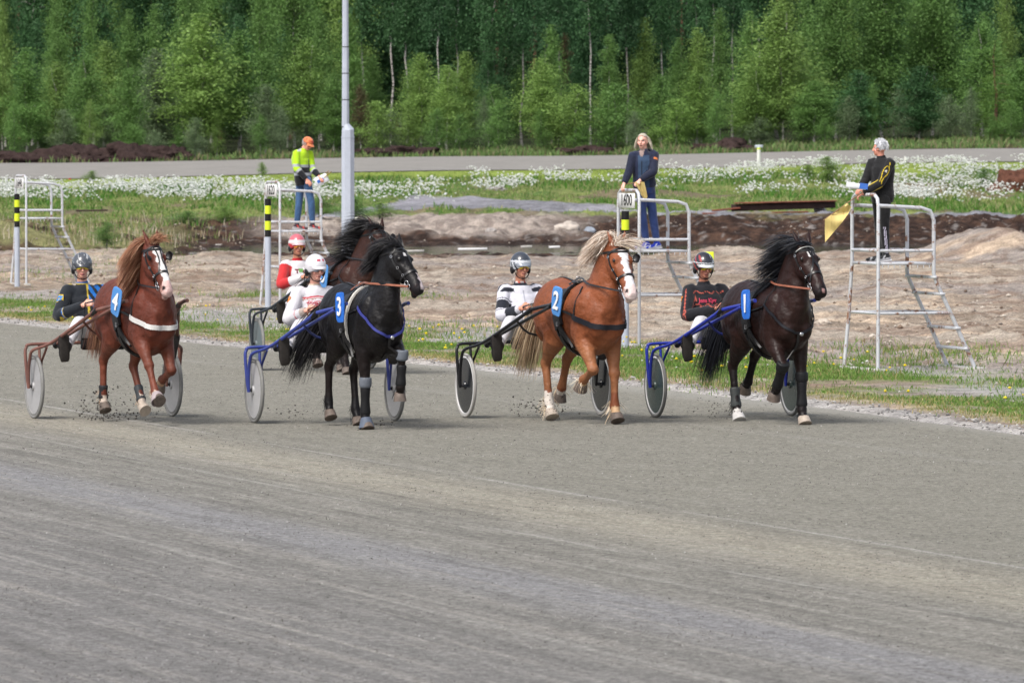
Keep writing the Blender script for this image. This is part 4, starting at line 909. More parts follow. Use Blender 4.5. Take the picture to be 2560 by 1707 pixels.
        mb.tube([heel - upp * .038 - d * .02, heel - upp * .040 + d * .02, c0, toe - upp * .028, toe - upp * .024 + d * .03], [(.03 * fs, .010), (.041 * fs, .012), (.041 * fs, .010), (.044 * fs, .010), (.024 * fs, .008)], n=12, side=sdv, sm=3)
        mb.build('sole', pbr('white_sole', S(224, 224, 226), rough=.7) if callable(shoe) else M_SOLE, sh)
    return R
def helmet(R, colfn, peak, peakcol, gog, logo=None, open_=True):
    o = R['o']; H = R['H']; HM = R['HM']; v = []; f = []; N = 28; K = 12
    for i in range(K + 1):
        th = math.radians(4 + 92 * i / K)
        for k in range(N):
            ph = 2 * math.pi * k / N; front = max(0, math.sin(ph)); low = 1 + (.30 * (1 - front) ** .6) * (i / K) ** 2
            t2 = th * (low if i > 0 else 1)
            v.append(H(.108 * math.sin(t2) * math.cos(ph), .126 * math.sin(t2) * math.sin(ph) - .012, .128 * math.cos(t2) + .024))
    for i in range(K):
        for k in range(N): f.append((i * N + k, (i + 1) * N + k, (i + 1) * N + (k + 1) % N, i * N + (k + 1) % N))
    f.append(tuple(range(N)))
    mb = MB(); mb.add(v, f); me = mb.mesh('helmet')
    sol = bpy.data.objects.new('t', me); COL.objects.link(sol); md = sol.modifiers.new('s', 'SOLIDIFY'); md.thickness = .012; md.offset = -1; s2 = sol.modifiers.new('u', 'SUBSURF'); s2.levels = 2
    me2 = bpy.data.meshes.new_from_object(sol.evaluated_get(bpy.context.evaluated_depsgraph_get())); bpy.data.objects.remove(sol)
    for p in me2.polygons: p.use_smooth = True
    c = coords(me2); L = (c - np.array(R['hd'])) @ np.array(HM) / R['hs']; setcol(me2, colfn(L)); hm = link('helmet', me2, M_GLOSSY, o)
    mb = MB(); pts = []; fs = []
    for i in range(4):
        for k in range(15):
            ph = math.radians(28 + 124 * k / 14); rr = 1.0 + peak * i / 3 * math.sin(math.radians(180 * k / 14)) ** .6
            pts.append(H(.110 * rr * math.cos(ph) * (1 - .04 * i), .128 * rr * math.sin(ph) - .012, .036 - .007 * i))
    for i in range(3):
        for k in range(14): fs.append((i * 15 + k, i * 15 + k + 1, (i + 1) * 15 + k + 1, (i + 1) * 15 + k))
    b = len(pts); pts += [p - R['HM'] @ Vector((0, 0, .007)) for p in pts]; fs += [tuple(b + i for i in reversed(q)) for q in fs]
    bd = list(range(15)) + [15 * i + 14 for i in (1, 2, 3)] + [45 + k for k in range(13, -1, -1)] + [30, 15]
    fs += [(bd[i], bd[i - 1], bd[i - 1] + b, bd[i] + b) for i in range(len(bd))]
    mb.add(pts, fs); me = mb.mesh('peak'); setcol(me, np.tile(np.array(S(*peakcol)), (len(pts), 1))); link('peak', me, M_GLOSSY, hm)
    # wrap goggles
    gc, gtop, gbot = gog; mb = MB(); pts = []; fs = []
    for i in range(2):
        for j in range(4):
            for k in range(17):
                ph = math.radians(8 + 164 * k / 16); e = abs(k - 8) / 8; rr = (.0885 if i else .0935); z = gtop - (gtop - gbot) * j / 3
                z = z if j < 2 else z + (.012 if abs(k - 8) < 1.2 else -.002 * (1 - e)) * (j - 1) * .6; z = z * (1 - .45 * e ** 3) + .004 * e
                pts.append(H(rr * .93 * math.cos(ph), (rr * 1.17) * math.sin(ph), z))
    for i in range(2):
        for j in range(3):
            for k in range(16):
                a_ = i * 68 + j * 17 + k; fs.append((a_, a_ + 1, a_ + 18, a_ + 17) if i == 0 else (a_ + 17, a_ + 18, a_ + 1, a_))
    for k in range(16): fs.append((k + 1, k, 68 + k, 68 + k + 1)); fs.append((51 + k, 51 + k + 1, 68 + 51 + k + 1, 68 + 51 + k))
    mb.add(pts, fs); gm = pbr('lens_%d_%d_%d' % gc, S(*gc, k=.8), rough=.12, spec=.6, coat=.5); mb.build('goggles', gm, o)
    # chin strap
    mb = MB()
    for s_ in (-1, 1): mb.tube([H(.083 * s_, .02, -.02), H(.074 * s_, .035, -.07), H(.045 * s_, .045, -.108), H(0, .05, -.122)], .0055, n=6, sm=4)
    mb.build('chin_strap', M_STRAP, o)
    for s_ in (-1, 1):
        pass
    mb = MB()
    for s_ in (-1, 1): mb = MB(); mb.ell(H(.09 * s_, -.015, -.03), (.022, .045, .05), n=12, M=HM); mb.build('ear_pad', M_STRAP, hm)
    if logo:
        hb = bvh_of(me2); txt, sz_, c_, zz, sx_, x0 = logo
        f = HM @ Vector((x0, 1, 0)).normalized(); c0 = H(.0 + .11 * x0, .13, zz)
        text_on('lettering', txt, sz_, pbr('ink_%d_%d_%d' % c_, S(*c_, k=.8), rough=.5), hm, c0, f.cross(HM @ Vector((0, 0, 1))) , HM @ Vector((0, -.35, 1)), sx=sx_, bold=.0006, bvh=hb)
    return hm
# ---------------------------------------------------------------- horses, sulkies, drivers
M_COAT = pbr('coat', rough=.52, spec=.32, attr=True, noise=(4, .2), noise2=(60, .10), bump=(9, .03))
M_COATD = pbr('coat_dark', rough=.44, spec=.22, attr=True, noise=(4, .3), noise2=(60, .08), bump=(7, .03))
M_HAIR = pbr('hair', rough=.45, spec=.4, attr=True)
M_HOOF = pbr('hoof_horn', S(112, 100, 92), rough=.6, noise=(18, .3)); M_HOOFP = pbr('hoof_pale', S(196, 182, 168), rough=.6, noise=(18, .2)); M_EYE = pbr('eye', (.008, .006, .005), rough=.08, spec=.7)
M_RUBBER = pbr('grey_rubber', S(108, 112, 118), rough=.55, noise=(14, .15)); M_TYRE = pbr('tyre', S(140, 140, 138), rough=.8, noise=(20, .12))
def hair(name, roots, d0, L, m, parent, cols, wid=.008, grav=1.0, jit=.25, seg=9, wave=.03, wind=(0, 0, 0), seed=0, lock=8):
    rs = np.random.RandomState(seed); n = len(roots); roots = np.asarray(roots, float); d0 = np.asarray(d0, float); L = np.asarray(L, float)
    nl = max(1, n // lock); li = np.sort(rs.randint(0, nl, n)); lj = rs.randn(nl, 3)[li] * jit; ph = rs.rand(nl)[li] * 6.28; fr = rs.uniform(3, 7, nl)[li]
    d = d0 + lj + rs.randn(n, 3) * jit * .35; d /= np.linalg.norm(d, axis=1, keepdims=True)
    P = [roots.copy()]; p = roots.copy(); W = np.array(wind, float)
    for k in range(1, seg + 1):
        t = k / seg; g = np.array([0, 0, -1.0]) * grav * t * 1.3 + W * t; dd = d + g; dd /= np.linalg.norm(dd, axis=1, keepdims=True)
        sdw = np.cross(dd, np.array([0, 0, 1.0])) + 1e-6
        p = p + dd * (L / seg)[:, None] + sdw * (np.cos(fr * t * 2 + ph) * wave * L / seg * 4)[:, None]; P.append(p.copy())
    P = np.stack(P, 1); T = np.gradient(P, axis=1); ref = rs.randn(n, 1, 3); sd_ = np.cross(T, ref); sd_ /= np.linalg.norm(sd_, axis=2, keepdims=True) + 1e-9
    tp = np.linspace(1, .12, seg + 1)[None, :, None] ** .7; wv = sd_ * tp * wid / 2 * rs.uniform(.6, 1.4, (n, 1, 1))
    v = np.stack([P - wv, P + wv], 2).reshape(-1, 3); K = (seg + 1) * 2
    b = np.arange(n)[:, None] * K + np.arange(seg)[None] * 2; f = np.stack([b, b + 1, b + 3, b + 2], -1).reshape(-1, 4)
    c = np.array([S(*q) for q in cols])[rs.randint(0, len(cols), n)] * rs.uniform(.8, 1.25, (n, 1)) * (1.5 if name != 'hair' else 1.2)
    return link(name, npmesh(name, v, f, True, np.repeat(c, K, 0)), m, parent)
LEGS = {  # elbow/stifle, knee/hock, fetlock, toe  (x, z)
 'F_plant': ((.0, .90), (.04, .49), (.02, .15), (.09, 0)), 'F_plant_fwd': ((.04, .90), (.15, .50), (.17, .16), (.24, 0)),
 'F_ext': ((.08, .90), (.30, .60), (.46, .33), (.58, .24)), 'F_fold': ((.06, .88), (.28, .55), (.02, .44), (-.06, .36)), 'F_fold_hang': ((.08, .90), (.31, .62), (.14, .38), (.06, .30)),
 'F_high': ((.10, .92), (.40, .78), (.37, .45), (.32, .33)),
 'H_plant': ((-.72, .92), (-1.02, .58), (-.94, .17), (-.85, 0)), 'H_back': ((-.76, .92), (-1.12, .62), (-1.26, .30), (-1.34, .18)),
 'H_lift': ((-.74, .92), (-1.06, .62), (-1.08, .24), (-1.02, .08)), 'H_fwd': ((-.64, .90), (-.82, .56), (-.58, .22), (-.48, .08)), 'H_up': ((-.72, .94), (-1.08, .68), (-1.24, .40), (-1.36, .32))}
def horse(name, label, px, py, ang, P):
    p0 = grd(px, py); o = empty('horse', p0 + V(0, 0, P.get('dz', 0)), math.radians(ang - 90), P.get('sc', 1)); tag(o, label, 'horse', 'trotting horses in the race')
    mb = MB(); Y = V(0, 1, 0)
    mb.tube([(-1.20, 0, 1.16), (-1.12, 0, 1.17), (-.95, 0, 1.17), (-.72, 0, 1.15), (-.5, 0, 1.10), (-.25, 0, 1.08), (-.02, 0, 1.10), (.16, 0, 1.10), (.30, 0, 1.08), (.40, 0, 1.06)],
            [(.12, .16), (.22, .26), (.27, .335), (.26, .335), (.265, .345), (.265, .38), (.225, .41), (.215, .38), (.185, .31), (.11, .20)], n=26, side=Y, sm=3)
    po = V(*P['poll']); mu = V(*P['muz']); base = V(.16, 0, 1.27)
    kn1 = lerp(base, po, .42) + V(-.03 if P.get('arch', 1) else 0, 0, .05); kn2 = lerp(base, po, .8) + V(-.03, 0, .045)
    NP = [V(.0, 0, 1.16), base, kn1, kn2, po + V(-.03, 0, -.01)]; NR = [(.18, .37), (.165, .32), (.125, .235), (.098, .180), (.08, .125)]
    mb.tube(NP, NR, n=22, side=Y, sm=5)
    # shoulders, chest, quarters
    for s in (-1, 1):
        mb.ell((.08, .145 * s, 1.12), (.15, .105, .30), n=18, M=Matrix.Rotation(.35, 3, 'Y')); mb.ell((.29, .085 * s, 1.02), (.125, .095, .15), n=16); mb.ell((-.90, .135 * s, 1.13), (.27, .15, .29), n=18); mb.ell((-.02, .165 * s, .98), (.13, .085, .17), n=16); mb.ell((.25, .135 * s, 1.13), (.10, .07, .14), n=14); mb.ell((-.70, .17 * s, 1.0), (.14, .085, .18), n=14); mb.ell((-1.05, .12 * s, 1.02), (.14, .11, .22), n=14)
    ax = (mu - po); L = ax.length; ax.normalize(); sd_ = V(0, 0, 1).cross(ax).normalized(); tl = P.get('tilt', 0); sd_ = (Matrix.Rotation(tl, 3, ax) @ sd_); nv = ax.cross(sd_).normalized()
    def Hh(t, s, n): return po + ax * (t * L) + sd_ * s + nv * n
    HT = [(-.06, .066, .075), (.02, .092, .105), (.12, .110, .135), (.24, .116, .155), (.36, .108, .150), (.48, .088, .122), (.60, .073, .098), (.74, .066, .084), (.86, .068, .080), (.95, .066, .070), (1.02, .042, .042)]
    mb.tube([Hh(t, 0, .075 - b * .98 - .012 * (t < .1)) for t, a, b in HT], [(a, b) for t, a, b in HT], n=22, side=sd_, sm=3)
    HM = Matrix((sd_, nv, ax)).transposed()
    for s in (-1, 1):
        mb.ell(Hh(.27, .078 * s, .028), (.030, .032, .045), n=12, M=HM); mb.ell(Hh(.22, .062 * s, -.10), (.038, .075, .085), n=14, M=HM)   # orbit, jowl
        mb.ell(Hh(.90, .043 * s, .018), (.021, .030, .040), n=12, M=HM)                                                     # nostril flare
        mb.tube([Hh(.38, .078 * s, .012), Hh(.58, .058 * s, .006)], [.016, .010], n=8)                                    # facial crest
    mb.ell(Hh(.975, 0, -.075), (.040, .035, .036), n=14, M=HM); mb.ell(Hh(.985, 0, .0), (.046, .035, .03), n=14, M=HM)
    ears = P.get('ears', ((.25, -.35), (.25, -.35)))
    for s in (-1, 1):
        eb = Hh(-.01, .052 * s, .02); ed = (-ax * 1.0 + sd_ * .22 * s + nv * P.get('earf', .15)).normalized()
        mb.tube([eb - ed * .03, eb + ed * .05, eb + ed * .12, eb + ed * .19], [(.024, .024), (.031, .024), (.023, .018), (.007, .007)], n=10, side=sd_, sm=2)
    hoofs = []; leginfo = {}
    for key, k in zip(('FR', 'FL', 'HR', 'HL'), P['legs']):
        s = -1 if key[1] == 'R' else 1; a, b, c, d = LEGS[k]; front = key[0] == 'F'; w = .145 if front else .14
        A_ = V(a[0], w * 1.02 * s, a[1]); B_ = V(b[0], (w - .01) * s, b[1]); C_ = V(c[0], (w - .015) * s, c[1]); D_ = V(d[0], (w - .012) * s, d[1])
        cor = lerp(C_, D_, .52)
        if front:
            mb.tube([V(.06, .13 * s, 1.12), A_, lerp(A_, B_, .45), lerp(A_, B_, .86), B_, lerp(B_, C_, .16), lerp(B_, C_, .6), lerp(B_, C_, .88), C_, lerp(C_, cor, .6), cor],
                    [(.11, .17), (.094, .135), (.074, .088), (.053, .058), (.060, .065), (.042, .048), (.036, .044), (.044, .052), (.052, .057), (.042, .047), (.052, .055)], n=14, side=Y, sm=3)
        else:
            mb.tube([V(-.93, .13 * s, 1.16), A_, lerp(A_, B_, .5), lerp(A_, B_, .85), B_, lerp(B_, C_, .18), lerp(B_, C_, .6), lerp(B_, C_, .88), C_, lerp(C_, cor, .6), cor],
                    [(.14, .25), (.125, .180), (.080, .110), (.048, .070), (.052, .074), (.041, .053), (.037, .047), (.044, .053), (.051, .057), (.041, .047), (.052, .055)], n=14, side=Y, sm=3)
        leginfo[key] = (A_, B_, C_, D_, cor)
    mb.tube([(-1.17, 0, 1.34), (-1.26, 0, 1.33), (-1.31, 0, 1.24)], [.055, .05, .035], n=10)
    me = remesh(mb, .0145, 4, .5); c = coords(me); cn = c.astype(float)
    base_c = np.array(S(*P['coat'])); col = np.tile(base_c, (len(c), 1))
    nz = fbm(cn[:, 0] * 3 + 7, cn[:, 2] * 3 + cn[:, 1] * 2, 3, 77)
    col = col * (1 + (nz[:, None] - .5) * .3)
    und = np.array(S(*P.get('under', P['coat']))); bl = sstep(.95, .68, cn[:, 2]) * (cn[:, 2] > .3); col = col * (1 - .6 * bl[:, None]) + und * .6 * bl[:, None]
    rel = cn - np.array(po); t = rel @ np.array(ax) / L; s_ = rel @ np.array(sd_); n_ = rel @ np.array(nv); ish = (t > -.1) & (np.abs(s_) < .16) & (n_ > -.3) & (n_ < .2) & (cn[:, 0] > po.x - .3)
    dkm = np.array(S(*P.get('muzzle', (60, 50, 50)))); mz = sstep(.80, .92, t) * ish * (n_ > -.14) * (t < 1.15); col = col * (1 - mz[:, None] * .85) + dkm * mz[:, None] * .85
    bz = P.get('blaze', [])      # list of (t0, t1, w0, w1, centre, colour)
    for t0, t1, w0, w1, ce, cc in bz:
        tt_ = np.clip((t - t0) / (t1 - t0), 0, 1); ww = w0 + (w1 - w0) * tt_ + .006 * np.sin(t * 40 + ce * 90)
        k = ish & (t > t0) & (t < min(t1, 1.12)) & (np.abs(s_ - ce) < ww) & (n_ > -.06); col[k] = S(*cc)
    for s in (-1, 1):
        q = Hh(.915, .050 * s, .035); dd = (((rel @ np.array(sd_) - .052 * s) / .012) ** 2 + ((t - .905) * L / .020) ** 2 < 1) & (n_ > -.02); col[dd] = S(40, 26, 28)
    mo = ish & (np.abs(n_ - (-.045)) < .006) & (t > .86); col[mo] = S(70, 44, 44)
    for key, (A_, B_, C_, D_, cor) in leginfo.items():
        c_, h_ = P.get('socks', {}).get(key, (None, 0)); ptc = P.get('points')
        d1 = C_ - B_; ln = d1.length
        dist = np.full(len(c), 9.9); tt = np.zeros(len(c))
        for (a, b, b0) in ((B_, C_, 0), (C_, cor, 1)):
            v = np.array(b - a); w_ = cn - np.array(a); q = np.clip((w_ @ v) / (v @ v), 0 if b0 else -.15, 1.25 if b0 else 1); d = np.linalg.norm(w_ - q[:, None] * v, axis=1); k = d < dist; dist[k] = d[k]; tt[k] = q[k] + b0
        on = (dist < .085) & (cn[:, 2] < .78)
        if ptc is not None: k = on & (tt > -.1); bb = sstep(-.15, .2, tt)[k, None] * .85; col[k] = col[k] * (1 - bb) + np.array(S(*ptc)) * bb
        if c_ is not None: k = on & (tt + (fbm(cn[:, 0] * 22, cn[:, 2] * 22 + cn[:, 1] * 30, 2, 5) - .5) * .35 > 2 - h_); col[k] = S(*c_)
    setcol(me, col); body = link('body', me, M_COATD if P.get('dark') else M_COAT, o); bvh = bvh_of(me)
    # eyes, ears' insides
    for s in (-1, 1):
        e = MB(); e.ell(Hh(.285, .098 * s, .034), (.012, .019, .022), n=12, M=HM); e.build('eye', M_EYE, o)
    hm_ = P.get('hoofs', {})
    for key, (A_, B_, C_, D_, cor) in leginfo.items():
        d = (D_ - cor).normalized(); grounded = D_.z < .02
        axis = V(d.x * .55, 0, -1).normalized() if grounded else (lerp(C_, D_, .5) * 0 + d * .8 + (C_ - B_).normalized() * .5).normalized()
        tip = D_.copy()
        L_ = .085; m = hm_.get(key, M_HOOF); mb = MB(); st = cor + axis * 0.0
        side = V(0, 1, 0); fw = side.cross(-axis)
        ce = cor if not grounded else V(cor.x, cor.y, .082)
        mb.tube([ce - axis * .012, ce + axis * .002, ce + axis * .04 + fw * .012, ce + axis * .082 + fw * .026], [(.045, .045), (.055, .057), (.061, .066), (.068, .075)], n=18, side=side)
        mb.build('hoof', m, o)
        bt = P.get('bell', {}).get(key)
        if bt:
            mb = MB(); mb.lathe([(.050, -.045), (.058, -.03), (.066, .0), (.084, .065), (.078, .065), (.054, -.03)], ce, axis, n=20, ref=side); mb.build('bell_boot', pbr('bell_%d' % bt[0], S(*bt), rough=.6, noise=(12, .12)), o)
        sb = P.get('shin', {}).get(key)
        if sb:
            (t0, t1, cc) = sb; mb = MB(); a = lerp(B_, C_, t0); b = lerp(B_, C_, t1)
            mb.tube([a, lerp(a, b, .1), lerp(a, b, .5), lerp(a, b, .9), b], [.046, .053, .046, .056, .051], n=14, sm=2); mb.build('leg_boot', pbr('boot_%d_%d' % (cc[0], cc[2]), S(*cc), rough=.6, noise=(14, .15)), o)
        kb = P.get('kneeboot', {}).get(key)
        if kb:
            mb = MB(); dB = (C_ - B_).normalized(); mb.tube([B_ - dB * .055, B_ - dB * .045, B_, B_ + dB * .04, B_ + dB * .055], [.056, .064, .066, .062, .050], n=14, sm=2); mb.build('knee_boot', pbr('boot_%d_%d' % (kb[0], kb[2]), S(*kb), rough=.5, noise=(14, .15)), o)
    # mane: crest roots
    rs = np.random.RandomState(P['seed']); crest = catmull([V(-.02, 0, 1.3), V(.03, 0, 1.42)] + NP[2:], 8); R_ = []; D_ = []
    nM = int(P.get('nmane', 900) * 1.8); md = P['mane_dir']
    for i in range(nM):
        mq = P.get('mane_q', 0); q = mq + (.93 - mq) * rs.rand() ** .85; k = 6 + q * (len(crest) - 7.01); i0 = int(k); a = lerp(crest[i0], crest[min(i0 + 1, len(crest) - 1)], k - i0); tg = (crest[min(i0 + 2, len(crest) - 1)] - crest[max(i0 - 2, 0)]).normalized()
        upn = (V(0, 0, 1) - tg * tg.z); upn = (upn.normalized() if upn.length > .05 else V(-1, 0, 0)); upn = (V(-.6, 0, .8) - tg * tg.dot(V(-.6, 0, .8))).normalized()
        h = bvh.ray_cast(a, (upn + V(0, rs.randn() * .10, 0)).normalized(), .6); r0 = (h[0] if h[0] else a + upn * .15); R_.append(tuple(r0 - upn * .012)); D_.append((md[0] + upn.x * .5, md[1], md[2] + upn.z * .5))
    Lm = P.get('mane_len', .34) * rs.uniform(.5, 1.1, nM); hair('mane', R_, D_, Lm, M_HAIR, o, P['hair'], grav=P.get('mane_g', .8), wind=P.get('wind', (-.6, -.5, 0)), jit=P.get('mane_j', .28), seed=P['seed'], wave=P.get('wave', .03), wid=.0055, lock=5)
    nf = int(P.get('nfore', 160) * 1.5); R_ = [tuple(Hh(-.03 + rs.rand() * .05, rs.randn() * .03, .055)) for _ in range(nf)]; fd = P.get('fore_dir', (0.0, -.3, .6)); hair('forelock', R_, [fd] * nf, P.get('fore_len', .2) * rs.uniform(.5, 1.1, nf), M_HAIR, o, P['hair'], grav=P.get('fore_g', 1.0), wind=P.get('fore_w', (-.2, -.6, 0)), jit=.3, seed=P['seed'] + 1, wid=.0055, lock=4)
    nt_ = 1300; R_ = [(-1.27 - rs.rand() * .05, rs.randn() * .022, 1.34 - rs.rand() * .14) for _ in range(nt_)]; td = P.get('tail_dir', (-.45, -.12, -.5)); hair('tail', R_, [td] * nt_, P.get('tail_len', .95) * rs.uniform(.55, 1.1, nt_), M_HAIR, o, P.get('tailhair', P['hair']), grav=P.get('tail_g', 3.2), wind=P.get('tail_w', (-.25, -.12, 0)), jit=.16, seed=P['seed'] + 2, seg=12, wave=.04, wid=.006, lock=5)
    if P.get('feather'):
        for key, (A_, B_, C_, Dd, cor) in leginfo.items():
            R_ = []; D_ = []; ax_ = (C_ - B_).normalized()
            for _ in range(150): q = rs.rand(); a = lerp(lerp(B_, C_, .8), cor, q); R_.append(tuple(a + V(-.035, rs.randn() * .02, 0))); D_.append((-.5, rs.randn() * .3, -.5))
            hair('fetlock_hair', R_, D_, np.array([P['feather'][0]] * len(R_)) * rs.uniform(.5, 1.1, len(R_)), M_HAIR, o, P['feather'][1], grav=.8, jit=.3, seed=P['seed'] + 3, seg=5, wid=.0055)
    # ---- bridle
    st = M_STRAP; mb = MB(); w = .020
    rc = lambda t, n=-.06: Hh(t, 0, n)
    ring_strap(mb, bvh, rc(.60, -.03), ax, .024, ref=nv, off=.004)                          # noseband
    ring_strap(mb, bvh, rc(.11, -.03), (ax * .9 + nv * .25), .022, ref=nv, off=.004, a0=-100, a1=100)   # browband
    ring_strap(mb, bvh, rc(.04, -.05), (ax * .95 - nv * .5), .022, ref=nv, off=.004)                   # headpiece and throat lash
    bit = {}
    for s in (-1, 1):
        q = bvh.find_nearest(Hh(.83, .07 * s, -.035)); bit[s] = q[0] + q[1] * .014
        path_strap(mb, bvh, [Hh(.06, .10 * s, -.02), Hh(.30, .12 * s, -.035), Hh(.55, .09 * s, -.03), Hh(.83, .07 * s, -.035)], .018)
        if P.get('face_strap', 1) == 2: path_strap(mb, bvh, [Hh(.08, .045 * s, .09), Hh(.35, .025 * s, .09), Hh(.62, .07 * s, .05)], .014)
    if P.get('face_strap', 1) == 1: path_strap(mb, bvh, [Hh(.0, 0, .09), Hh(.3, .005, .1), Hh(.60, 0, .09)], .014)
    if P.get('face_strap', 1) == 3: path_strap(mb, bvh, [Hh(.06, .03, .09), Hh(.35, -.005, .1), Hh(.55, -.05, .06), Hh(.72, -.06, 0)], .016); path_strap(mb, bvh, [Hh(.06, -.03, .09), Hh(.35, .005, .1), Hh(.55, .05, .06), Hh(.72, .06, 0)], .016)
    br = mb.build('bridle', st, o)
    if P.get('beads'):
        m2 = MB(); ring_strap(m2, bvh, rc(.11, -.03), (ax * .9 + nv * .25), .010, ref=nv, off=.010, a0=-75, a1=75); m2.build('bead_band', pbr('beads', S(206, 206, 200), rough=.3, metal=.5, noise=(150, .6)), br)
    for s in (-1, 1):
        for t_ in (.16, .42, .60):
            q = bvh.find_nearest(Hh(t_, .12 * s, -.025)); m2 = MB(); m2.lathe([(.013 + .0035 * math.cos(a), .0035 * math.sin(a)) for a in [i * math.pi / 3 for i in range(6)]], q[0] + q[1] * .014, q[1], n=12, close=True); m2.build('bridle_buckle', M_STEEL, br)
        m2 = MB()
        for zz_ in (0, .045): m2.lathe([(.024 + .0045 * math.cos(a), .0045 * math.sin(a)) for a in [i * math.pi / 4 for i in range(8)]], bit[s] - ax * zz_, sd_, n=18, close=True)
        m2.build('bit_ring', M_STEEL, br)
        if P.get('blinkers') and s in P['blinkers']:
            m2 = MB(); cpt = Hh(.27, .125 * s, .05); n1 = (sd_ * s * .9 - nv * .42).normalized(); a_ = ax; b_ = n1.cross(a_).normalized()
            if b_.dot(nv) < 0: b_ = -b_
            for sg, off in ((1, 0), (-1, .006)):
                pass
            vs = []; fs = []
            for lay in (0, 1):
                for i in range(7):
                    for j in range(7):
                        x_ = (i / 6 - .5) * 2; y_ = (j / 6 - .5) * 2; r2 = math.sqrt(max(1 - x_ * x_ / 2, 0)); q = cpt + a_ * (.052 * x_ * math.sqrt(1 - y_ * y_ / 2)) + b_ * (.045 * y_ * r2 + .012) + n1 * (.014 * (1 - x_ * x_ - y_ * y_) + (.006 if lay else 0)); vs.append(q)
            for lay in (0, 1):
                for i in range(6):
                    for j in range(6):
                        k = lay * 49 + i * 7 + j; q = (k, k + 1, k + 8, k + 7); fs.append(q if lay else q[::-1])
            bd = [j for j in range(7)] + [7 * i + 6 for i in range(1, 7)] + [42 + j for j in range(5, -1, -1)] + [7 * i for i in range(5, 0, -1)]
            fs += [(bd[i - 1], bd[i], bd[i] + 49, bd[i - 1] + 49) for i in range(len(bd))]
            m2.add(vs, fs); m2.build('blinker', pbr('blinker_black', S(24, 24, 28), rough=.35, spec=.5), br)
    # ---- harness
    mb = MB(); sx = -.30
    ring_strap(mb, bvh, (sx, 0, 1.1), (1, 0, .05), .12, th=.016, off=.003, n=56)
    for s in (-1, 1): path_strap(mb, bvh, [(sx, .22 * s, 1.42), (sx, .30 * s, 1.28), (sx + .02, .33 * s, 1.1), (sx + .06, .33 * s, .98)], .15, th=.03, off=.012)
    ring_strap(mb, bvh, (sx + .04, 0, 1.1), (1, 0, .05), .03, th=.012, off=.020, n=56)
    for s in (-1, 1):
        path_strap(mb, bvh, [(sx, .30 * s, 1.32), (sx + .03, .33 * s, 1.15), (sx + .10, .32 * s, .95), (sx + .24, .26 * s, .74)], .05, th=.02, off=.02)
        path_strap(mb, bvh, [(sx - .05, .30 * s, 1.30), (sx - .02, .33 * s, 1.12), (sx + .0, .33 * s, .86)], .022, th=.015, off=.022)
    path_strap(mb, bvh, [(sx, 0, 1.5), (-.6, 0, 1.5), (-.9, 0, 1.52), (-1.15, 0, 1.45), (-1.24, 0, 1.38)], .028)
    hn = mb.build('harness', pbr('harness_black', S(22, 22, 25), rough=.45, spec=.4, noise=(25, .25)), o)
    if P.get('pad'):
        m2 = MB(); ring_strap(m2, bvh, (sx + .11, 0, 1.1), (1, 0, .05), .05, th=.02, off=.004, n=56, a0=-150, a1=150); m2.build('saddle_pad', pbr('pad_%d' % P['pad'][0], S(*P['pad']), rough=.8), hn)
    m2 = MB(); m2.box((sx, 0, 1.5), (.16, .20, .05), bev=.018)
    top = bvh.ray_cast(V(sx, 0, 1.1), V(0, 0, 1), 1.0)[0]
    m2 = MB(); m2.box(top + V(0, 0, .012), (.15, .22, .035), bev=.015); m2.build('saddle', M_STRAP, hn)
    ter = {}
    for s in (-1, 1):
        ter[s] = top + V(.02, .07 * s, .055); m2 = MB(); m2.lathe([(.022 + .004 * math.cos(a), .004 * math.sin(a)) for a in [i * math.pi / 4 for i in range(8)]], ter[s], (1, .3 * s, 0), n=16, close=True); m2.build('terret', M_STEEL, hn)
    for s in (-1, 1):     # buckles
        for (x_, z_) in ((sx + .03, 1.18), (sx + .06, 1.02), (sx - .02, 1.26)):
            m2 = MB(); q = bvh.find_nearest(V(x_, .34 * s, z_)); c_ = q[0] + q[1] * .045; m2.tube([c_ + V(-.02, 0, -.02), c_ + V(.02, 0, -.02), c_ + V(.02, 0, .02), c_ + V(-.02, 0, .02), c_ + V(-.02, 0, -.018)], .0042, n=5); m2.build('buckle', M_STEEL, hn)
    bs = P.get('breast')
    if bs:
        kind_, colr, wd = bs; m2 = MB(); mt = pbr('breast_%d_%d' % (colr[0], colr[2]), S(*colr), rough=.5, noise=(20, .1))
        if kind_ == 'band':
            path_strap(m2, bvh, [(.02, -.33, 1.12), (.20, -.30, 1.06), (.36, -.20, 1.02), (.45, -.08, 1.00), (.46, 0, .99), (.45, .08, 1.00), (.36, .20, 1.02), (.20, .30, 1.06), (.02, .33, 1.12)], wd, th=.012, off=.006); m2.build('breast_collar', mt, o)
            for s in (-1, 1):
                m3 = MB(); path_strap(m3, bvh, [(.03, .33 * s, 1.12), (-.12, .34 * s, 1.16), (sx + .03, .33 * s, 1.18)], .022, th=.010, off=.007); m3.build('collar_strap', M_STRAP, o)
                m3 = MB(); path_strap(m3, bvh, [(.08, .30 * s, 1.12), (.06, .26 * s, 1.28), (.02, .18 * s, 1.45)], .018, th=.008, off=.006); m3.build('collar_strap', M_STRAP, o)
        else:
            for s in (-1, 1): path_strap(m2, bvh, [(.06, .30 * s, 1.30), (.24, .27 * s, 1.18), (.38, .16 * s, 1.05), (.46, .0, .96)], wd, th=.010, off=.006)
            m2.build('breast_collar', mt, o); m3 = MB(); path_strap(m3, bvh, [(.47, 0, .97), (.46, 0, .88), (.40, 0, .76), (.2, 0, .66)], .026, th=.010, off=.006); m3.build('chest_strap', M_STRAP, o)
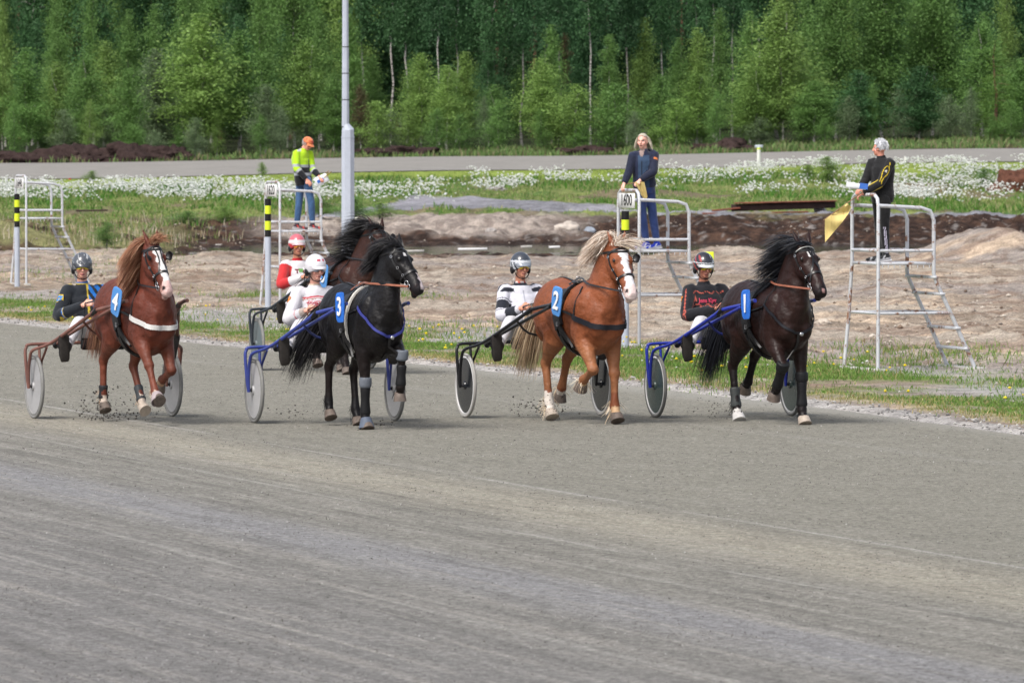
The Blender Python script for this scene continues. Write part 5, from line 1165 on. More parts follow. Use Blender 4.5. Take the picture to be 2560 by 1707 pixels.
            for s in (-1, 1): m3 = MB(); path_strap(m3, bvh, [(.07, .30 * s, 1.29), (-.10, .32 * s, 1.24), (sx + .03, .33 * s, 1.20)], .020, th=.010, off=.007); path_strap(m3, bvh, [(.08, .29 * s, 1.30), (.10, .22 * s, 1.42), (.07, .12 * s, 1.52)], .018, th=.008, off=.006); m3.build('collar_strap', M_STRAP, o)
            m4 = MB(); m4.ell((.475, 0, .965), (.012, .022, .022), n=12); m4.build('collar_buckle', M_STEEL, o)
    # ---- number plate at the horse's right side
    nb, pc = P['num'], P['numcol']; pm = MB(); M = Matrix.Rotation(math.radians(P.get('plate_tilt', -6)), 3, 'Y') @ Matrix.Rotation(math.radians(P.get('plate_yaw', 12)), 3, 'Z')
    for s in ((-1, 1) if P.get('plate2') else (-1,)):
        cpt = V(sx + .27 + P.get('plate_dx', 0), -.390 if s < 0 else .36, 1.27 + P.get('plate_dz', 0)); prof = []
        vs = []; fs = []; K = 20
        for lay in (0, 1):
            for k in range(K):
                an = 2 * math.pi * k / K; cx = math.copysign(abs(math.cos(an)) ** .45, math.cos(an)) * .098; cz = math.copysign(abs(math.sin(an)) ** .45, math.sin(an)) * .158
                vs.append(cpt + M @ V(cx * (1 - .1 * (cz < 0)), (-.004 if lay == 0 else .004) * (1) - .012 * (1 - (cx / .1) ** 2) * -1, cz))
        fs.append(tuple(range(K))[::-1]); fs.append(tuple(range(K, 2 * K))); fs += [(k, (k + 1) % K, K + (k + 1) % K, K + k) for k in range(K)]
        pm = MB(); pm.add(vs, fs); pl = pm.build('number_plate', pbr('plate_%d' % pc[0], S(*pc, k=.85), rough=.4), o, smooth=False)
        if s < 0: text_on('numeral', nb, .27, pbr('white_ink', S(240, 240, 240, k=.85), rough=.5), pl, cpt + M @ V(-.002, -.010 + .012, 0) + M @ V(0, -.012, 0), M @ V(1, 0, 0), M @ V(0, 0, 1), sx=.82, bold=.004, depth=.004)
    return {'o': o, 'bvh': bvh, 'bit': bit, 'ter': ter, 'H': Hh, 'leg': leginfo}
def reins(h, hands, m, th=.018):
    mb = MB()
    for s in (-1, 1):
        b = h['bit'][s]; t = h['ter'][s]; hd_ = V(*hands[s]); mid = lerp(b, t, .5) + V(0, .03 * s, -.01)
        q = h['bvh'].find_nearest(mid); 
        if (mid - q[0]).dot(q[1]) < .01: mid = q[0] + q[1] * .02
        P = catmull([b, mid, t, lerp(t, hd_, .5) + V(0, 0, -.05), hd_], 8); mb.ribbon(P, [V(0, s * .9, .45)] * len(P), th, .005)
        e = hd_; P = catmull([e, e + V(-.02, 0, -.12), e + V(.05, .05 * s, -.30), e + V(.02, .06 * s, -.42)], 5); mb.ribbon(P, [V(0, 1, .1)] * len(P), th, .004)
    return mb.build('reins', m, h['o'])

def sulky(label, px, py, ang, frame, disc, rimc, sc=1.0, gap=.78, tyre=None, group='racing sulkies'):
    p0 = grd(px, py); o = empty('sulky', p0, math.radians(ang - 90), sc); tag(o, label, 'sulky', group); fm = frame
    for s in (-1, 1):
        y = gap * s; c = V(0, y, .35)
        mb = MB(); mb.lathe([(0, .030), (.04, .028), (.05, .012), (.305, .006), (.305, -.006), (.05, -.012), (.04, -.028), (0, -.030)], c, (0, 1, 0), n=48, ref=(1, 0, 0)); wh = mb.build('wheel', disc, o)
        mb = MB(); mb.lathe([(.322 + .017 * math.cos(a), .017 * math.sin(a)) for a in [i * math.pi / 5 for i in range(10)]], c + V(0, 0, 0), (0, 1, 0), n=48, ref=(1, 0, 0), close=True); 
        mb = MB(); mb.lathe([(.333 + .017 * math.cos(a), .018 * math.sin(a)) for a in [i * math.pi / 5 for i in range(10)]], c, (0, 1, 0), n=56, ref=(1, 0, 0), close=True); mb.build('tyre', tyre or M_TYRE, wh)
        mb = MB(); mb.lathe([(.322, .010), (.302, .016), (.298, .010), (.298, -.010), (.302, -.016), (.322, -.010)], c, (0, 1, 0), n=56, ref=(1, 0, 0)); mb.build('rim', rimc, wh)
        mb = MB(); mb.lathe([(0, .05), (.014, .05), (.018, .035), (.024, .03), (.024, -.03), (.018, -.035), (.014, -.05), (0, -.05)], c, (0, 1, 0), n=14); mb.build('hub', pbr('hub_dark', S(50, 50, 54), rough=.4, metal=.4), wh)
        mb = MB(); r = .0175
        yo, yi = (gap + .062) * s, (gap - .062) * s
        mb.tube([(0, yo, .33), (-.01, yo + .015 * s, .45), (-.03, yo + .03 * s, .70), (-.04, yo + .015 * s, .77), (-.04, yo - .03 * s, .80), (-.05, .45 * s, .81), (-.06, 0, .815)], r, n=9, sm=4)
        mb.tube([(0, yo, .33), (.03, yo + .01 * s, .50), (.08, yo + .01 * s, .66), (.15, yo - .005 * s, .745), (.32, .74 * s, .80), (.55, .665 * s, .885), (1.10, .50 * s, 1.13), (1.22, .46 * s, 1.19), (1.36, .39 * s, 1.225), (1.62, .345 * s, 1.26), (1.82, .34 * s, 1.30), (1.95, .335 * s, 1.31)], [.0170] * 5 + [.0205] * 7, n=10, sm=4)
        mb.tube([(0, yi, .33), (-.03, yi - .01 * s, .6), (-.06, yi - .01 * s, .80)], r * .9, n=8); mb.tube([(0, yi, .33), (.07, yi, .62), (.28, .72 * s, .78)], r * .8, n=8)
        mb.tube([(.10, .56 * s, .80), (.5, .52 * s, .93), (1.60, .36 * s, 1.235)], .0185, n=9, sm=3)
        mb.build('shaft_frame', fm, o)
        for a_, b_, r_ in (((1.58, .350 * s, 1.25), (1.66, .345 * s, 1.27), .026), ((.08, .565 * s, .785), (.14, .555 * s, .815), .034), ((1.16, .475 * s, 1.155), (1.25, .455 * s, 1.20), .025)): mb = MB(); mb.tube([a_, b_], r_, n=10); mb.build('clamp', M_STRAP, o)
        mb = MB(); q = V(.49, .60 * s, .80); mb.lathe([(.062 + .008 * math.cos(a), .008 * math.sin(a)) for a in [i * math.pi / 4 for i in range(8)]], q + V(.06, .0, .02), (1, -.3 * s, .3), n=22, close=True)
        mb.tube([q + V(0, .06 * s, 0), q + V(-.02, .02 * s, -.07), q + V(-.02, -.04 * s, -.07)], .009, n=6); mb.build('foot_stirrup', M_STRAP, o)
    for s in (-1, 1): mb = MB(); mb.tube([(-.06, .30 * s, .81), (-.22, .15 * s, .84), (-.36, .10 * s, .86)], .015, n=8); mb.build('seat_bracket', fm, o)
    mb = MB()
    mb.tube([(1.0, .535, 1.08), (.72, .3, .93), (.66, 0, .90), (.72, -.3, .93), (1.0, -.535, 1.08)], .013, n=8, sm=3); mb.build('seat_frame', fm, o)
    mb = MB(); mb.box((-.25, 0, .825), (.34, .34, .055), bev=.022); mb.box((-.41, 0, .87), (.05, .32, .10), bev=.02); mb.build('seat', M_STRAP, o)
    mb = MB(); mb.box((-.02, 0, .80), (.06, .50, .13), bev=.02); mb.build('seat_skirt', pbr('skirt_black', S(22, 22, 24), rough=.6), o)
    return o
# ---------------------------------------------------------------- the five teams
def C3(c, f=None): return np.tile(np.array(S(*c)), (f, 1))
def jac(base, fn):
    def g(c, J, H_):
        col = C3(base, len(c)); fn(c.astype(float), J, col); return col
    return g
def armt(c, J, s):
    """parameter along shoulder-elbow-hand (0..1..2) and distance from the arm"""
    best = np.full(len(c), 9.); T = np.zeros(len(c))
    for a, b, o_ in ((J['s' + s], J['e' + s], 0), (J['e' + s], J['h' + s], 1)):
        v = np.array(b - a); w_ = c - np.array(a); q = np.clip(w_ @ v / (v @ v), 0, 1); d = np.linalg.norm(w_ - q[:, None] * v, axis=1); k = d < best; best[k] = d[k]; T[k] = q[k] + o_
    return T, best
def DJ(dy=0.0, dx=0.0, foot=.60, **kw):
    J = dict(pv=(-.25, 0, .94), ch=(-.38 + dx, dy * .8, 1.27), nk=(-.38 + dx, dy, 1.45), hd=(-.34 + dx * 1.1, dy * 1.1, 1.625), sl=(-.38 + dx, .185 + dy * .8, 1.375), sr=(-.38 + dx, -.185 + dy * .8, 1.375), el=(-.22, .29, 1.11), er=(-.22, -.29, 1.11),
             hl=(.06, .15, 1.19), hr=(.06, -.15, 1.19), pl=(-.22, .10, .90), pr=(-.22, -.10, .90), kl=(.13, .32, 1.04), kr=(.13, -.32, 1.04), al=(.49, foot, .72), ar=(.49, -foot, .72), tl=(.55, foot + .02, .885), tr=(.55, -foot - .02, .885))
    J.update(kw); return J
PAL = {'l': (0, -1, -.15), 'r': (0, 1, -.15), 'tl': -1, 'tr': 1}
BLUE = pbr('blue_tube', S(58, 72, 150, k=.8), rough=.35, spec=.5, noise=(7, .15)); DBLUE = pbr('deep_blue_tube', S(38, 52, 160, k=.8), rough=.3, spec=.5, noise=(7, .12)); COPPER = pbr('dull_copper_tube', S(128, 88, 78), rough=.5, spec=.4, noise=(9, .3)); BLACKT = pbr('black_tube', S(30, 30, 34), rough=.3, spec=.5)
WDISC = pbr('disc_white', S(188, 188, 190, k=.8), rough=.4, noise=(4, .10), noise2=(40, .06)); GDISC = pbr('disc_grey', S(170, 170, 172, k=.8), rough=.4, noise=(4, .12), noise2=(40, .06)); BDISC = pbr('disc_black', S(34, 38, 44), rough=.18, spec=.6); SDISC = pbr('disc_slate', S(70, 86, 84), rough=.25, spec=.5)
RIMW = pbr('rim_white', S(220, 220, 220, k=.8), rough=.4); 
TEAM = {}
def place(n, ax, ay, hx, hy, ang, lab_s, frame, disc, rimc, sc=1.0, tyre=None):
    return sulky(lab_s, ax, ay, ang, frame, disc, rimc, sc, tyre=tyre)
YAW = math.radians(4); WID = 1.08
def team_horse(ax, ay, ang, lab, P, ahead=1.9, sc=1.0):
    p = grd(ax, ay); a = math.radians(ang); q = p + V(math.sin(a), -math.cos(a), 0) * ahead * sc + V(math.cos(a), math.sin(a), 0) * P.get('side', 0)
    P['sc'] = sc * P.get('sc', 1.0)
    o = horse('horse', lab, 0, 800, ang, P); r_ = o['o']; r_.location = (q.x, q.y, P.get('dz', 0)); r_.rotation_euler = (0, 0, a - math.pi / 2 + YAW); r_.scale = (P['sc'], P['sc'] * P.get('wid', WID), P['sc'])
    m_s = Matrix.Translation(p) @ Matrix.Rotation(a - math.pi / 2, 4, 'Z'); m_h = Matrix.LocRotScale(r_.location, r_.rotation_euler, r_.scale); o['s2h'] = m_h.inverted() @ m_s; return o
def hands_in_horse(h, J): return {-1: tuple(h['s2h'] @ (Vector(J['hr']) + V(.06, 0, .02))), 1: tuple(h['s2h'] @ (Vector(J['hl']) + V(.06, 0, .02)))}
BL = (24, 22, 24)
# ---- 4, chestnut at the left
ang = 20.5
sulky('dull copper framed sulky with grey disc wheels, leftmost of the sulkies', 259, 1043.5, ang, COPPER, GDISC, M_TYRE, tyre=M_TYRE)
h4 = team_horse(259, 1043.5, ang, 'dark chestnut horse with flaxen red mane, broad white blaze and number 4 plate', dict(coat=(104, 50, 35), under=(122, 66, 46), poll=(.32, -.10, 1.86), muz=(.66, -.06, 1.36), tilt=.0, legs=('F_ext', 'F_fold', 'H_lift', 'H_fwd'), dz=.03, side=-.06, wid=.96, seed=4, tail_len=.62,
    blaze=[(.10, .40, .055, .04, .0, (244, 240, 238)), (.38, .80, .04, .045, .005, (244, 240, 238)), (.78, 1.2, .05, .075, .0, (226, 190, 184))], muzzle=(206, 160, 150), hair=[(150, 104, 78), (126, 80, 58), (176, 134, 104), (136, 92, 68)], tailhair=[(120, 84, 66), (150, 112, 88), (96, 66, 54)], mane_dir=(-.15, -.8, .25), mane_len=.44, wind=(-.05, -.35, -.2), mane_g=1.9, mane_j=.22, nmane=1300,
    fore_dir=(-.1, .35, 1.0), fore_len=.20, fore_g=.9, fore_w=(-.1, .3, 0), socks={'FR': ((206, 176, 156), .75), 'HL': ((206, 190, 176), 1.1), 'HR': ((206, 190, 176), 1.0), 'FL': ((196, 160, 130), 1.0)}, bell={'FR': (178, 164, 166)}, shin={'HL': (.62, 1.05, (62, 66, 70)), 'HR': (.7, 1.08, (40, 40, 44))}, hoofs={'HL': M_HOOFP},
    face_strap=2, blinkers=(-1, 1), breast=('band', (232, 230, 228), .05), num='4', numcol=(84, 144, 210), plate_tilt=22, plate_yaw=10, plate_dx=.0, feather=(.07, [(200, 176, 150), (180, 150, 124)])))
J = DJ(dy=-.12, dx=-.02, hr=(.04, -.24, 1.22), er=(-.24, -.44, 1.10))
def j4(c, J, col):
    NV = (26, 34, 44); B_ = (30, 120, 210); Yl = (214, 186, 60); rel = c - np.array(J['ch'])
    fr = c[:, 0] > J['ch'].x + .02; k = fr & (rel[:, 1] > .0) & (rel[:, 2] > -.08); st_ = np.sin((rel[:, 1] * .9 + rel[:, 2] * .55) * 75); kk = k & (st_ > -.1); col[kk] = S(*B_)
    k = fr & (np.abs(rel[:, 1] - .0 - (rel[:, 2]) * .05) < .009); col[k] = S(*Yl); k = (np.abs(c[:, 2] - (J['nk'].z - .005)) < .007); col[k] = S(*Yl); k = (c[:, 2] > J['nk'].z + .004); col[k] = S(30, 110, 190)
    k = fr & (rel[:, 2] < -.18) & (rel[:, 2] > -.33) & (np.sin(rel[:, 1] * 60 + rel[:, 2] * 20) > .25); col[k] = S(*Yl)
    k = (rel[:, 2] < -.30) & (rel[:, 2] > -.33); col[k] = S(*Yl)
    for s in 'lr':
        T, d = armt(c, J, s); k = (d < .1) & (T > 1.28) & (T < 1.31); col[k] = S(*B_); k = (d < .1) & (T > 1.31) & (T < 1.335); col[k] = S(*Yl)
def white_tr(dirt=(214, 208, 204), stripe=None):
    def g(c, J, col):
        col[:] = S(222, 221, 226); n = fbm(c[:, 0] * 9, c[:, 2] * 9 + c[:, 1] * 5, 3, 9); col *= (.86 + .22 * n)[:, None]
    return jac((222, 221, 226), g)
d4 = person('person', 'driver in black and blue jacket with speckled grey helmet and yellow glasses', J, jacket=jac((28, 34, 42), j4), trousers=white_tr(), skin=(216, 160, 140), face=(.97, -.22, -.05), loc=grd(259, 1043.5), rz=math.radians(ang - 90), group='drivers seated in the sulkies', palms=PAL, legr=1.42, footup=(-1, 0, .62), hs=1.07, torso_r=1.6, fs=1.3, jb=-.02, lips=(186, 100, 100))
def hm4(L):
    c = C3((84, 88, 96), len(L)); n = vnoise(L[:, 0] * 120 + 50, L[:, 2] * 120 + L[:, 1] * 80 + 50, 3); c[(n > .80) & (L[:, 1] > -.02)] = S(196, 198, 200); return c
helmet(d4, hm4, .10, (70, 74, 82), ((216, 190, 40), .020, -.018))
text_on('sleeve_letter', 'P', .15, pbr('patch_yellow', S(222, 190, 70), rough=.7), d4['jacket'], (-.30, -.36, 1.26), (1, -.25, 0), (0, 0, 1), bold=.014, bvh=d4['jb'], depth=.001)
text_on('sleeve_letter', 'P', .145, pbr('patch_blue', S(70, 140, 210), rough=.7), d4['jacket'], (-.30, -.365, 1.26), (1, -.25, 0), (0, 0, 1), bold=.004, bvh=d4['jb'], depth=.003)
reins(h4, hands_in_horse(h4, J), M_STRAP)
# ---- 3, black horse
ang = 18.0
sulky('blue framed sulky with white disc wheels pulled by the black horse number 3', 812, 1054.5, ang, BLUE, WDISC, M_TYRE, tyre=M_TYRE)
h3 = team_horse(812, 1054.5, ang, 'black horse in front with white star and snip and number 3 plate', dict(dark=1, coat=(20, 18, 20), under=(34, 24, 22), poll=(.40, .08, 1.88), muz=(.72, .20, 1.44), tilt=-.10, legs=('F_plant', 'F_high', 'H_lift', 'H_plant'), mane_q=.3, seed=3, wid=1.0,
    blaze=[(.16, .27, .013, .010, -.018, (236, 234, 236)), (.17, .25, .012, .010, .022, (236, 234, 236)), (.66, 1.0, .008, .026, .012, (222, 206, 208))], muzzle=(40, 36, 40), hair=[(22, 21, 25), (30, 28, 33), (16, 15, 18)], mane_dir=(-.4, -.75, .25), mane_len=.27, wind=(-.3, -.45, 0), mane_g=1.3, mane_j=.34, nmane=1300, fore_dir=(-.3, -.6, .7), fore_len=.26, fore_w=(-.5, -.7, 0), tail_dir=(-.6, -.45, -.35), tail_w=(-.5, -.5, 0), tail_g=2.4, tail_len=.88,
    kneeboot={'FL': (112, 118, 128), 'FR': (112, 118, 128)}, bell={'FR': (96, 106, 124)}, shin={'FR': (.10, .98, (22, 22, 25)), 'FL': (.3, .95, (22, 22, 25))}, face_strap=1, pad=(222, 218, 210), breast=('vee', (64, 70, 150), .026), num='3', numcol=(44, 110, 206), plate_yaw=6, plate_tilt=-4, feather=(.10, [(20, 19, 22)])))
J = DJ(dy=.0, dx=.0, hr=(.12, -.24, 1.19), er=(-.16, -.36, 1.09))
def j3(c, J, col):
    rel = c - np.array(J['ch']); R_ = (196, 60, 72); fr = c[:, 0] > J['ch'].x
    k = (np.abs(rel[:, 2] - .065 + np.abs(rel[:, 1]) * .12) < .008) & (np.abs(rel[:, 1]) < .17) & fr; col[k] = S(*R_); k = (np.abs(rel[:, 2] - .045 + np.abs(rel[:, 1]) * .12) < .005) & (np.abs(rel[:, 1]) < .17) & fr; col[k] = S(150, 90, 60)
    k = fr & (np.abs(rel[:, 1]) < .115) & (rel[:, 2] < .015) & (rel[:, 2] > -.065) & ((np.abs(rel[:, 2] + .025) > .034) | (np.abs(rel[:, 1]) > .108)); col[k] = S(*R_)
    k = c[:, 2] > J['nk'].z + .002; col[k] = S(206, 190, 170)
    for s in 'lr':
        T, d = armt(c, J, s); k = (d < .1) & (((T > 1.55) & (T < 1.59))); col[k] = S(*R_); k = (d < .1) & (T > 1.80); col[k] = S(190, 176, 168)
        v = (d < .1) & (np.abs(c[:, 0] - (J['s' + s].x + .05)) < .006) & (T < 1) & (T > .25); col[v] = S(*R_)
d3 = person('person', 'driver in white and red with plain white helmet and clear mirrored glasses', J, jacket=jac((226, 224, 230), j3), trousers=white_tr(), skin=(214, 158, 140), face=(.98, .18, -.08), loc=grd(812, 1054.5), rz=math.radians(ang - 90), group='drivers seated in the sulkies', palms=PAL, legr=1.42, footup=(-1, 0, .62), hs=1.07, torso_r=1.6, fs=1.3, jb=-.02, lips=(196, 120, 112))
def hm3(L):
    c = C3((236, 234, 240), len(L)); k = (L[:, 2] > .085) & (L[:, 2] < .108) & (L[:, 1] > -.02) & (L[:, 0] > -.055) & (L[:, 0] < .06) & (np.sin(L[:, 0] * 110) > -.3); c[k] = S(206, 80, 100); k = (np.abs(L[:, 2] - .062) < .006) & (L[:, 0] < -.06); c[k] = S(206, 60, 80); return c
helmet(d3, hm3, .16, (236, 234, 240), ((150, 156, 168), .020, -.018))
for t_, x_, w_ in (('TOTEN', -.058, 1.0), ('KNÆR', .062, 1.0)):
    text_on('chest_lettering', t_, .052, pbr('ink_red', S(190, 44, 66), rough=.7), d3['jacket'], (0, x_, 1.25), (0, 1, 0), (0, 0, 1), bold=.0015, bvh=d3['jb'], sx=.8)
text_on('sleeve_letter', 'HH', .085, pbr('ink_orange', S(230, 140, 50), rough=.7), d3['jacket'], (-.32, -.28, 1.30), (1, -.5, 0), (0, 0, 1), bold=.003, bvh=d3['jb'], sx=1.1)
TAN = pbr('tan_leather', S(150, 92, 70), rough=.5, noise=(12, .2)); reins(h3, hands_in_horse(h3, J), TAN, .022)
# ---- 2, light chestnut with flaxen mane
ang = 18.5
sulky('black framed sulky with black disc wheels pulled by the flaxen maned horse number 2', 1334.5, 1041.5, ang, BLACKT, BDISC, RIMW, tyre=pbr('tyre_pale', S(176, 174, 170), rough=.7))
h2 = team_horse(1334.5, 1041.5, ang, 'light chestnut horse with flaxen mane, white blaze and number 2 plate', dict(mane_q=.42, coat=(140, 78, 47), under=(172, 118, 80), poll=(.47, .05, 1.84), muz=(.80, .06, 1.32), legs=('F_fold', 'F_plant_fwd', 'H_plant', 'H_back'), dz=.03, side=.05, wid=1.12, seed=2, tail_len=.85,
    blaze=[(.10, .30, .050, .040, .006, (244, 242, 244)), (.28, .62, .034, .034, .0, (244, 242, 244)), (.60, .82, .034, .055, .0, (244, 242, 244)), (.80, 1.2, .055, .08, .0, (240, 218, 214))], muzzle=(236, 214, 208), hair=[(214, 198, 182), (190, 172, 154), (228, 218, 206), (156, 134, 116)], tailhair=[(176, 154, 124), (140, 116, 92), (200, 180, 150), (110, 90, 74)], mane_dir=(-.1, -.7, .7), mane_len=.27, wind=(0, -.3, 0), mane_g=1.3, mane_j=.5, wave=.12, nmane=1300, fore_dir=(0, .5, .5), fore_len=.24, fore_w=(.1, .6, 0), nfore=260, tail_dir=(-.5, -.22, -.35), tail_w=(-.25, -.15, 0),
    socks={'HR': ((236, 226, 216), 1.28), 'HL': ((236, 226, 216), .9), 'FL': ((214, 176, 136), .8), 'FR': ((214, 176, 136), .6)}, feather=(.16, [(232, 218, 196), (206, 184, 156)]), face_strap=0, blinkers=(1,), breast=('band', (34, 36, 44), .055), num='2', numcol=(84, 146, 212), plate_tilt=12, plate_yaw=8, hoofs={'HR': M_HOOFP}))
J = DJ(dy=-.02, dx=-.03, er=(-.22, -.30, 1.09), hr=(.10, -.18, 1.18))
def j2(c, J, col):
    NV = (34, 38, 50); rel = c - np.array(J['ch'])
    for s in 'lr':
        T, d = armt(c, J, s); k = (d < .1) & (T > .50) & (T < .80); col[k] = S(*NV); k = (d < .1) & (((T > .84) & (T < .87)) | ((T > .42) & (T < .45))); col[k] = S(*NV)
        k = (d < .1) & (T > 1.40) & (T < 1.86); col[k] = S(*NV)
        k = (T < .35) & (rel[:, 2] > .085) & (np.sin((rel[:, 0]) * 95) > .1) & (np.abs(rel[:, 1]) > .10); col[k] = S(*NV)
    k = (c[:, 2] > J['nk'].z - .03) & (np.abs(c[:, 1] - J['nk'].y) < .12); col[k] = S(*NV); k = (c[:, 2] > J['nk'].z + .0) & (c[:, 0] > J['nk'].x + .02); col[k] = S(226, 214, 210); k &= np.sin(c[:, 1] * 90) > .5; col[k] = S(214, 90, 70)
    k = (c[:, 0] > J['ch'].x + .02) & (np.abs(rel[:, 1]) < .003) & (rel[:, 2] < .1); col[k] = S(170, 174, 186)
d2 = person('person', 'driver in white jacket with navy sleeve bands and silver helmet', J, jacket=jac((226, 226, 236), j2), trousers=white_tr(), skin=(200, 138, 112), face=(.99, .08, -.03), loc=grd(1334.5, 1041.5), rz=math.radians(ang - 90), group='drivers seated in the sulkies', palms=PAL, legr=1.42, footup=(-1, 0, .62), hs=1.07, torso_r=1.6, fs=1.3, jb=-.02)
def hm2(L):
    c = C3((176, 184, 194), len(L)); k = (L[:, 2] > .072); c[k] = S(64, 70, 80); k = (L[:, 2] < .055) & (np.sin(L[:, 2] * 260 + np.abs(L[:, 0]) * 50) > .2); c[k] = S(226, 230, 236); k = (np.abs(L[:, 0]) > .07) & (np.sin(L[:, 1] * 130 + L[:, 2] * 60) > .3); c[k] = S(60, 64, 72); k = (np.abs(L[:, 2] - .058) < .006); c[k] = S(230, 232, 238); return c
helmet(d2, hm2, .14, (150, 158, 170), ((226, 190, 46), .022, -.018), logo=('GAITLINE', .036, (226, 230, 236), .095, .85, .05))
reins(h2, hands_in_horse(h2, J), M_STRAP)
# ---- 1, dark brown horse
ang = 17.5
sulky('bright blue framed sulky with dark slate disc wheels, rightmost of the sulkies', 1809, 1042, ang, DBLUE, SDISC, RIMW, tyre=pbr('tyre_grey', S(120, 120, 118), rough=.8))
h1 = team_horse(1809, 1042, ang, 'dark brown horse with beaded browband, white star and number 1 plate', dict(dark=1, coat=(44, 26, 23), under=(34, 22, 20), points=(28, 24, 26), poll=(.43, .04, 1.88), muz=(.78, .085, 1.38), legs=('F_fold_hang', 'F_plant_fwd', 'H_plant', 'H_up'), seed=1,
    blaze=[(.13, .27, .020, .012, -.014, (240, 238, 238)), (.15, .24, .010, .008, .022, (240, 238, 238)), (.93, 1.0, .014, .012, .0, (190, 150, 146))], muzzle=(34, 28, 30), hair=[(24, 26, 34), (36, 40, 50), (18, 18, 23)], mane_dir=(-.55, -.85, .15), mane_len=.36, wind=(-.4, -.6, 0), mane_g=1.1, mane_j=.36, nmane=1300, fore_dir=(-.5, -.8, .5), fore_len=.26, fore_w=(-.5, -.6, 0), tail_dir=(-.55, -.25, -.35), tail_w=(-.35, -.22, 0), tail_len=.92,
    hoofs={'HR': pbr('hoof_white', S(220, 218, 216), rough=.6), 'FL': M_HOOFP}, socks={'HR': ((226, 222, 218), .35)}, shin={'FL': (.10, .90, (26, 26, 29)), 'FR': (.05, .9, (24, 24, 27)), 'HR': (.55, 1.05, (66, 70, 70))}, kneeboot={'FR': (26, 27, 30), 'FL': (30, 31, 34)}, face_strap=3, beads=True, breast=('vee', (30, 31, 38), .026), num='1', numcol=(44, 96, 190), plate_yaw=4, plate_tilt=-4, feather=(.10, [(22, 21, 24)])))
J = DJ(dy=-.10, dx=.0, er=(-.20, -.36, 1.10), hr=(.12, -.12, 1.18), hl=(.12, .06, 1.18))
def j1(c, J, col):
    rel = c - np.array(J['ch']); OR = (200, 96, 80); fr = c[:, 0] > J['ch'].x
    for z_ in (.08, -.06): 
        k = fr & (np.abs(rel[:, 2] - z_ + .012 * np.sin(rel[:, 1] * 60)) < .0045) & (np.abs(rel[:, 1]) < .18); col[k] = S(*OR)
    for s in 'lr':
        T, d = armt(c, J, s); k = (d < .1) & (np.abs(c[:, 0] - np.interp(T, [0, 1, 2], [J['s' + s].x + .04, J['e' + s].x + .035, J['h' + s].x])) < .004) & (T < 1.1) & (T > .12); col[k] = S(*OR); k = (d < .1) & (T > 1.05) & (T < 1.08); col[k] = S(*OR)
        pass
d1 = person('person', 'driver in black jacket with red piping and black helmet with white peak', J, jacket=jac((26, 27, 34), j1), trousers=white_tr(), skin=(190, 128, 106), face=(.98, .05, -.12), loc=grd(1809, 1042), rz=math.radians(ang - 90), group='drivers seated in the sulkies', palms=PAL, legr=1.42, footup=(-1, 0, .62), hs=1.07, torso_r=1.6, fs=1.3, jb=-.02)
c = d1['o'].children[0]
def hm1(L):
    c = C3((44, 46, 54), len(L)); k = (L[:, 0] < -.035) & (np.sin(L[:, 1] * 90 + L[:, 2] * 120) > .2); c[k] = S(176, 180, 188); k = (L[:, 0] > .06) & (np.sin(L[:, 1] * 90 + L[:, 2] * 100) > .4); c[k] = S(170, 60, 60); k = (np.abs(L[:, 2] - .050) < .005); c[k] = S(214, 216, 222); return c
helmet(d1, hm1, .18, (226, 230, 232), ((198, 176, 30), .018, -.020), logo=('JANN KJØR', .030, (214, 70, 90), .082, .8, .05))
for t_, x_, z_ in (('Jens Kjør', -.10, 1.335),): text_on('chest_lettering', t_, .066, pbr('ink_pink', S(196, 60, 90), rough=.7), d1['jacket'], (0, x_, z_ - .075), (0, 1, 0), (0, 0, 1), bold=.002, bvh=d1['jb'], sx=.8)
text_on('sleeve_letter', 'S', .085, pbr('ink_orange'), d1['jacket'], (-.28, -.30, 1.27), (1, -.6, 0), (0, 0, 1), bold=.004, bvh=d1['jb'])
# stubble
me = d1['o'].children[0].data
reins(h1, hands_in_horse(h1, J), TAN, .020)
# ---- fifth team behind
ang = 18; px, py = 785, 923.5
sulky('dark slate framed sulky behind the black horse team', px, py, ang, pbr('slate_tube', S(58, 64, 72), rough=.35), pbr('disc_bluegrey', S(112, 124, 128), rough=.35), M_TYRE)
h5 = team_horse(px, py, ang, 'bay horse with black mane running behind the black horse', dict(dark=1, coat=(58, 33, 25), under=(44, 28, 23), points=(28, 24, 25), poll=(.46, .13, 1.86), muz=(.80, .16, 1.40), legs=('F_plant', 'F_fold', 'H_lift', 'H_plant'), seed=5, earf=.1, muzzle=(34, 28, 28), hair=[(20, 19, 22), (30, 28, 32), (14, 14, 17)], mane_dir=(-.6, -.9, .55), mane_len=.36, wind=(-.5, -.5, 0), mane_g=.8, mane_j=.36, nmane=1200, fore_dir=(-.2, -.6, .7), tail_dir=(-.5, -.2, -.3),
    blinkers=(-1, 1), breast=('vee', (40, 40, 46), .03), num='5', numcol=(84, 144, 210), plate_tilt=12, plate_yaw=10, feather=(.10, [(20, 19, 22)])))
J = DJ(dy=-.12, er=(-.18, -.40, 1.12), hr=(.10, -.18, 1.22))
def j5(c, J, col):
    rel = c - np.array(J['ch'])
    for s in 'lr':
        T, d = armt(c, J, s); k = (d < .1) & (T > .12) & (T < 1.45); col[k] = S(206, 48, 52)
    k = c[:, 2] > J['nk'].z - .02; k &= np.abs(c[:, 1] - J['nk'].y) < .11; col[k] = S(196, 36, 48)
    k = (c[:, 0] > J['ch'].x) & (np.abs(rel[:, 1] + .01) < .032) & (np.abs(rel[:, 2] - .03) < .03); col[k] = S(110, 160, 90)
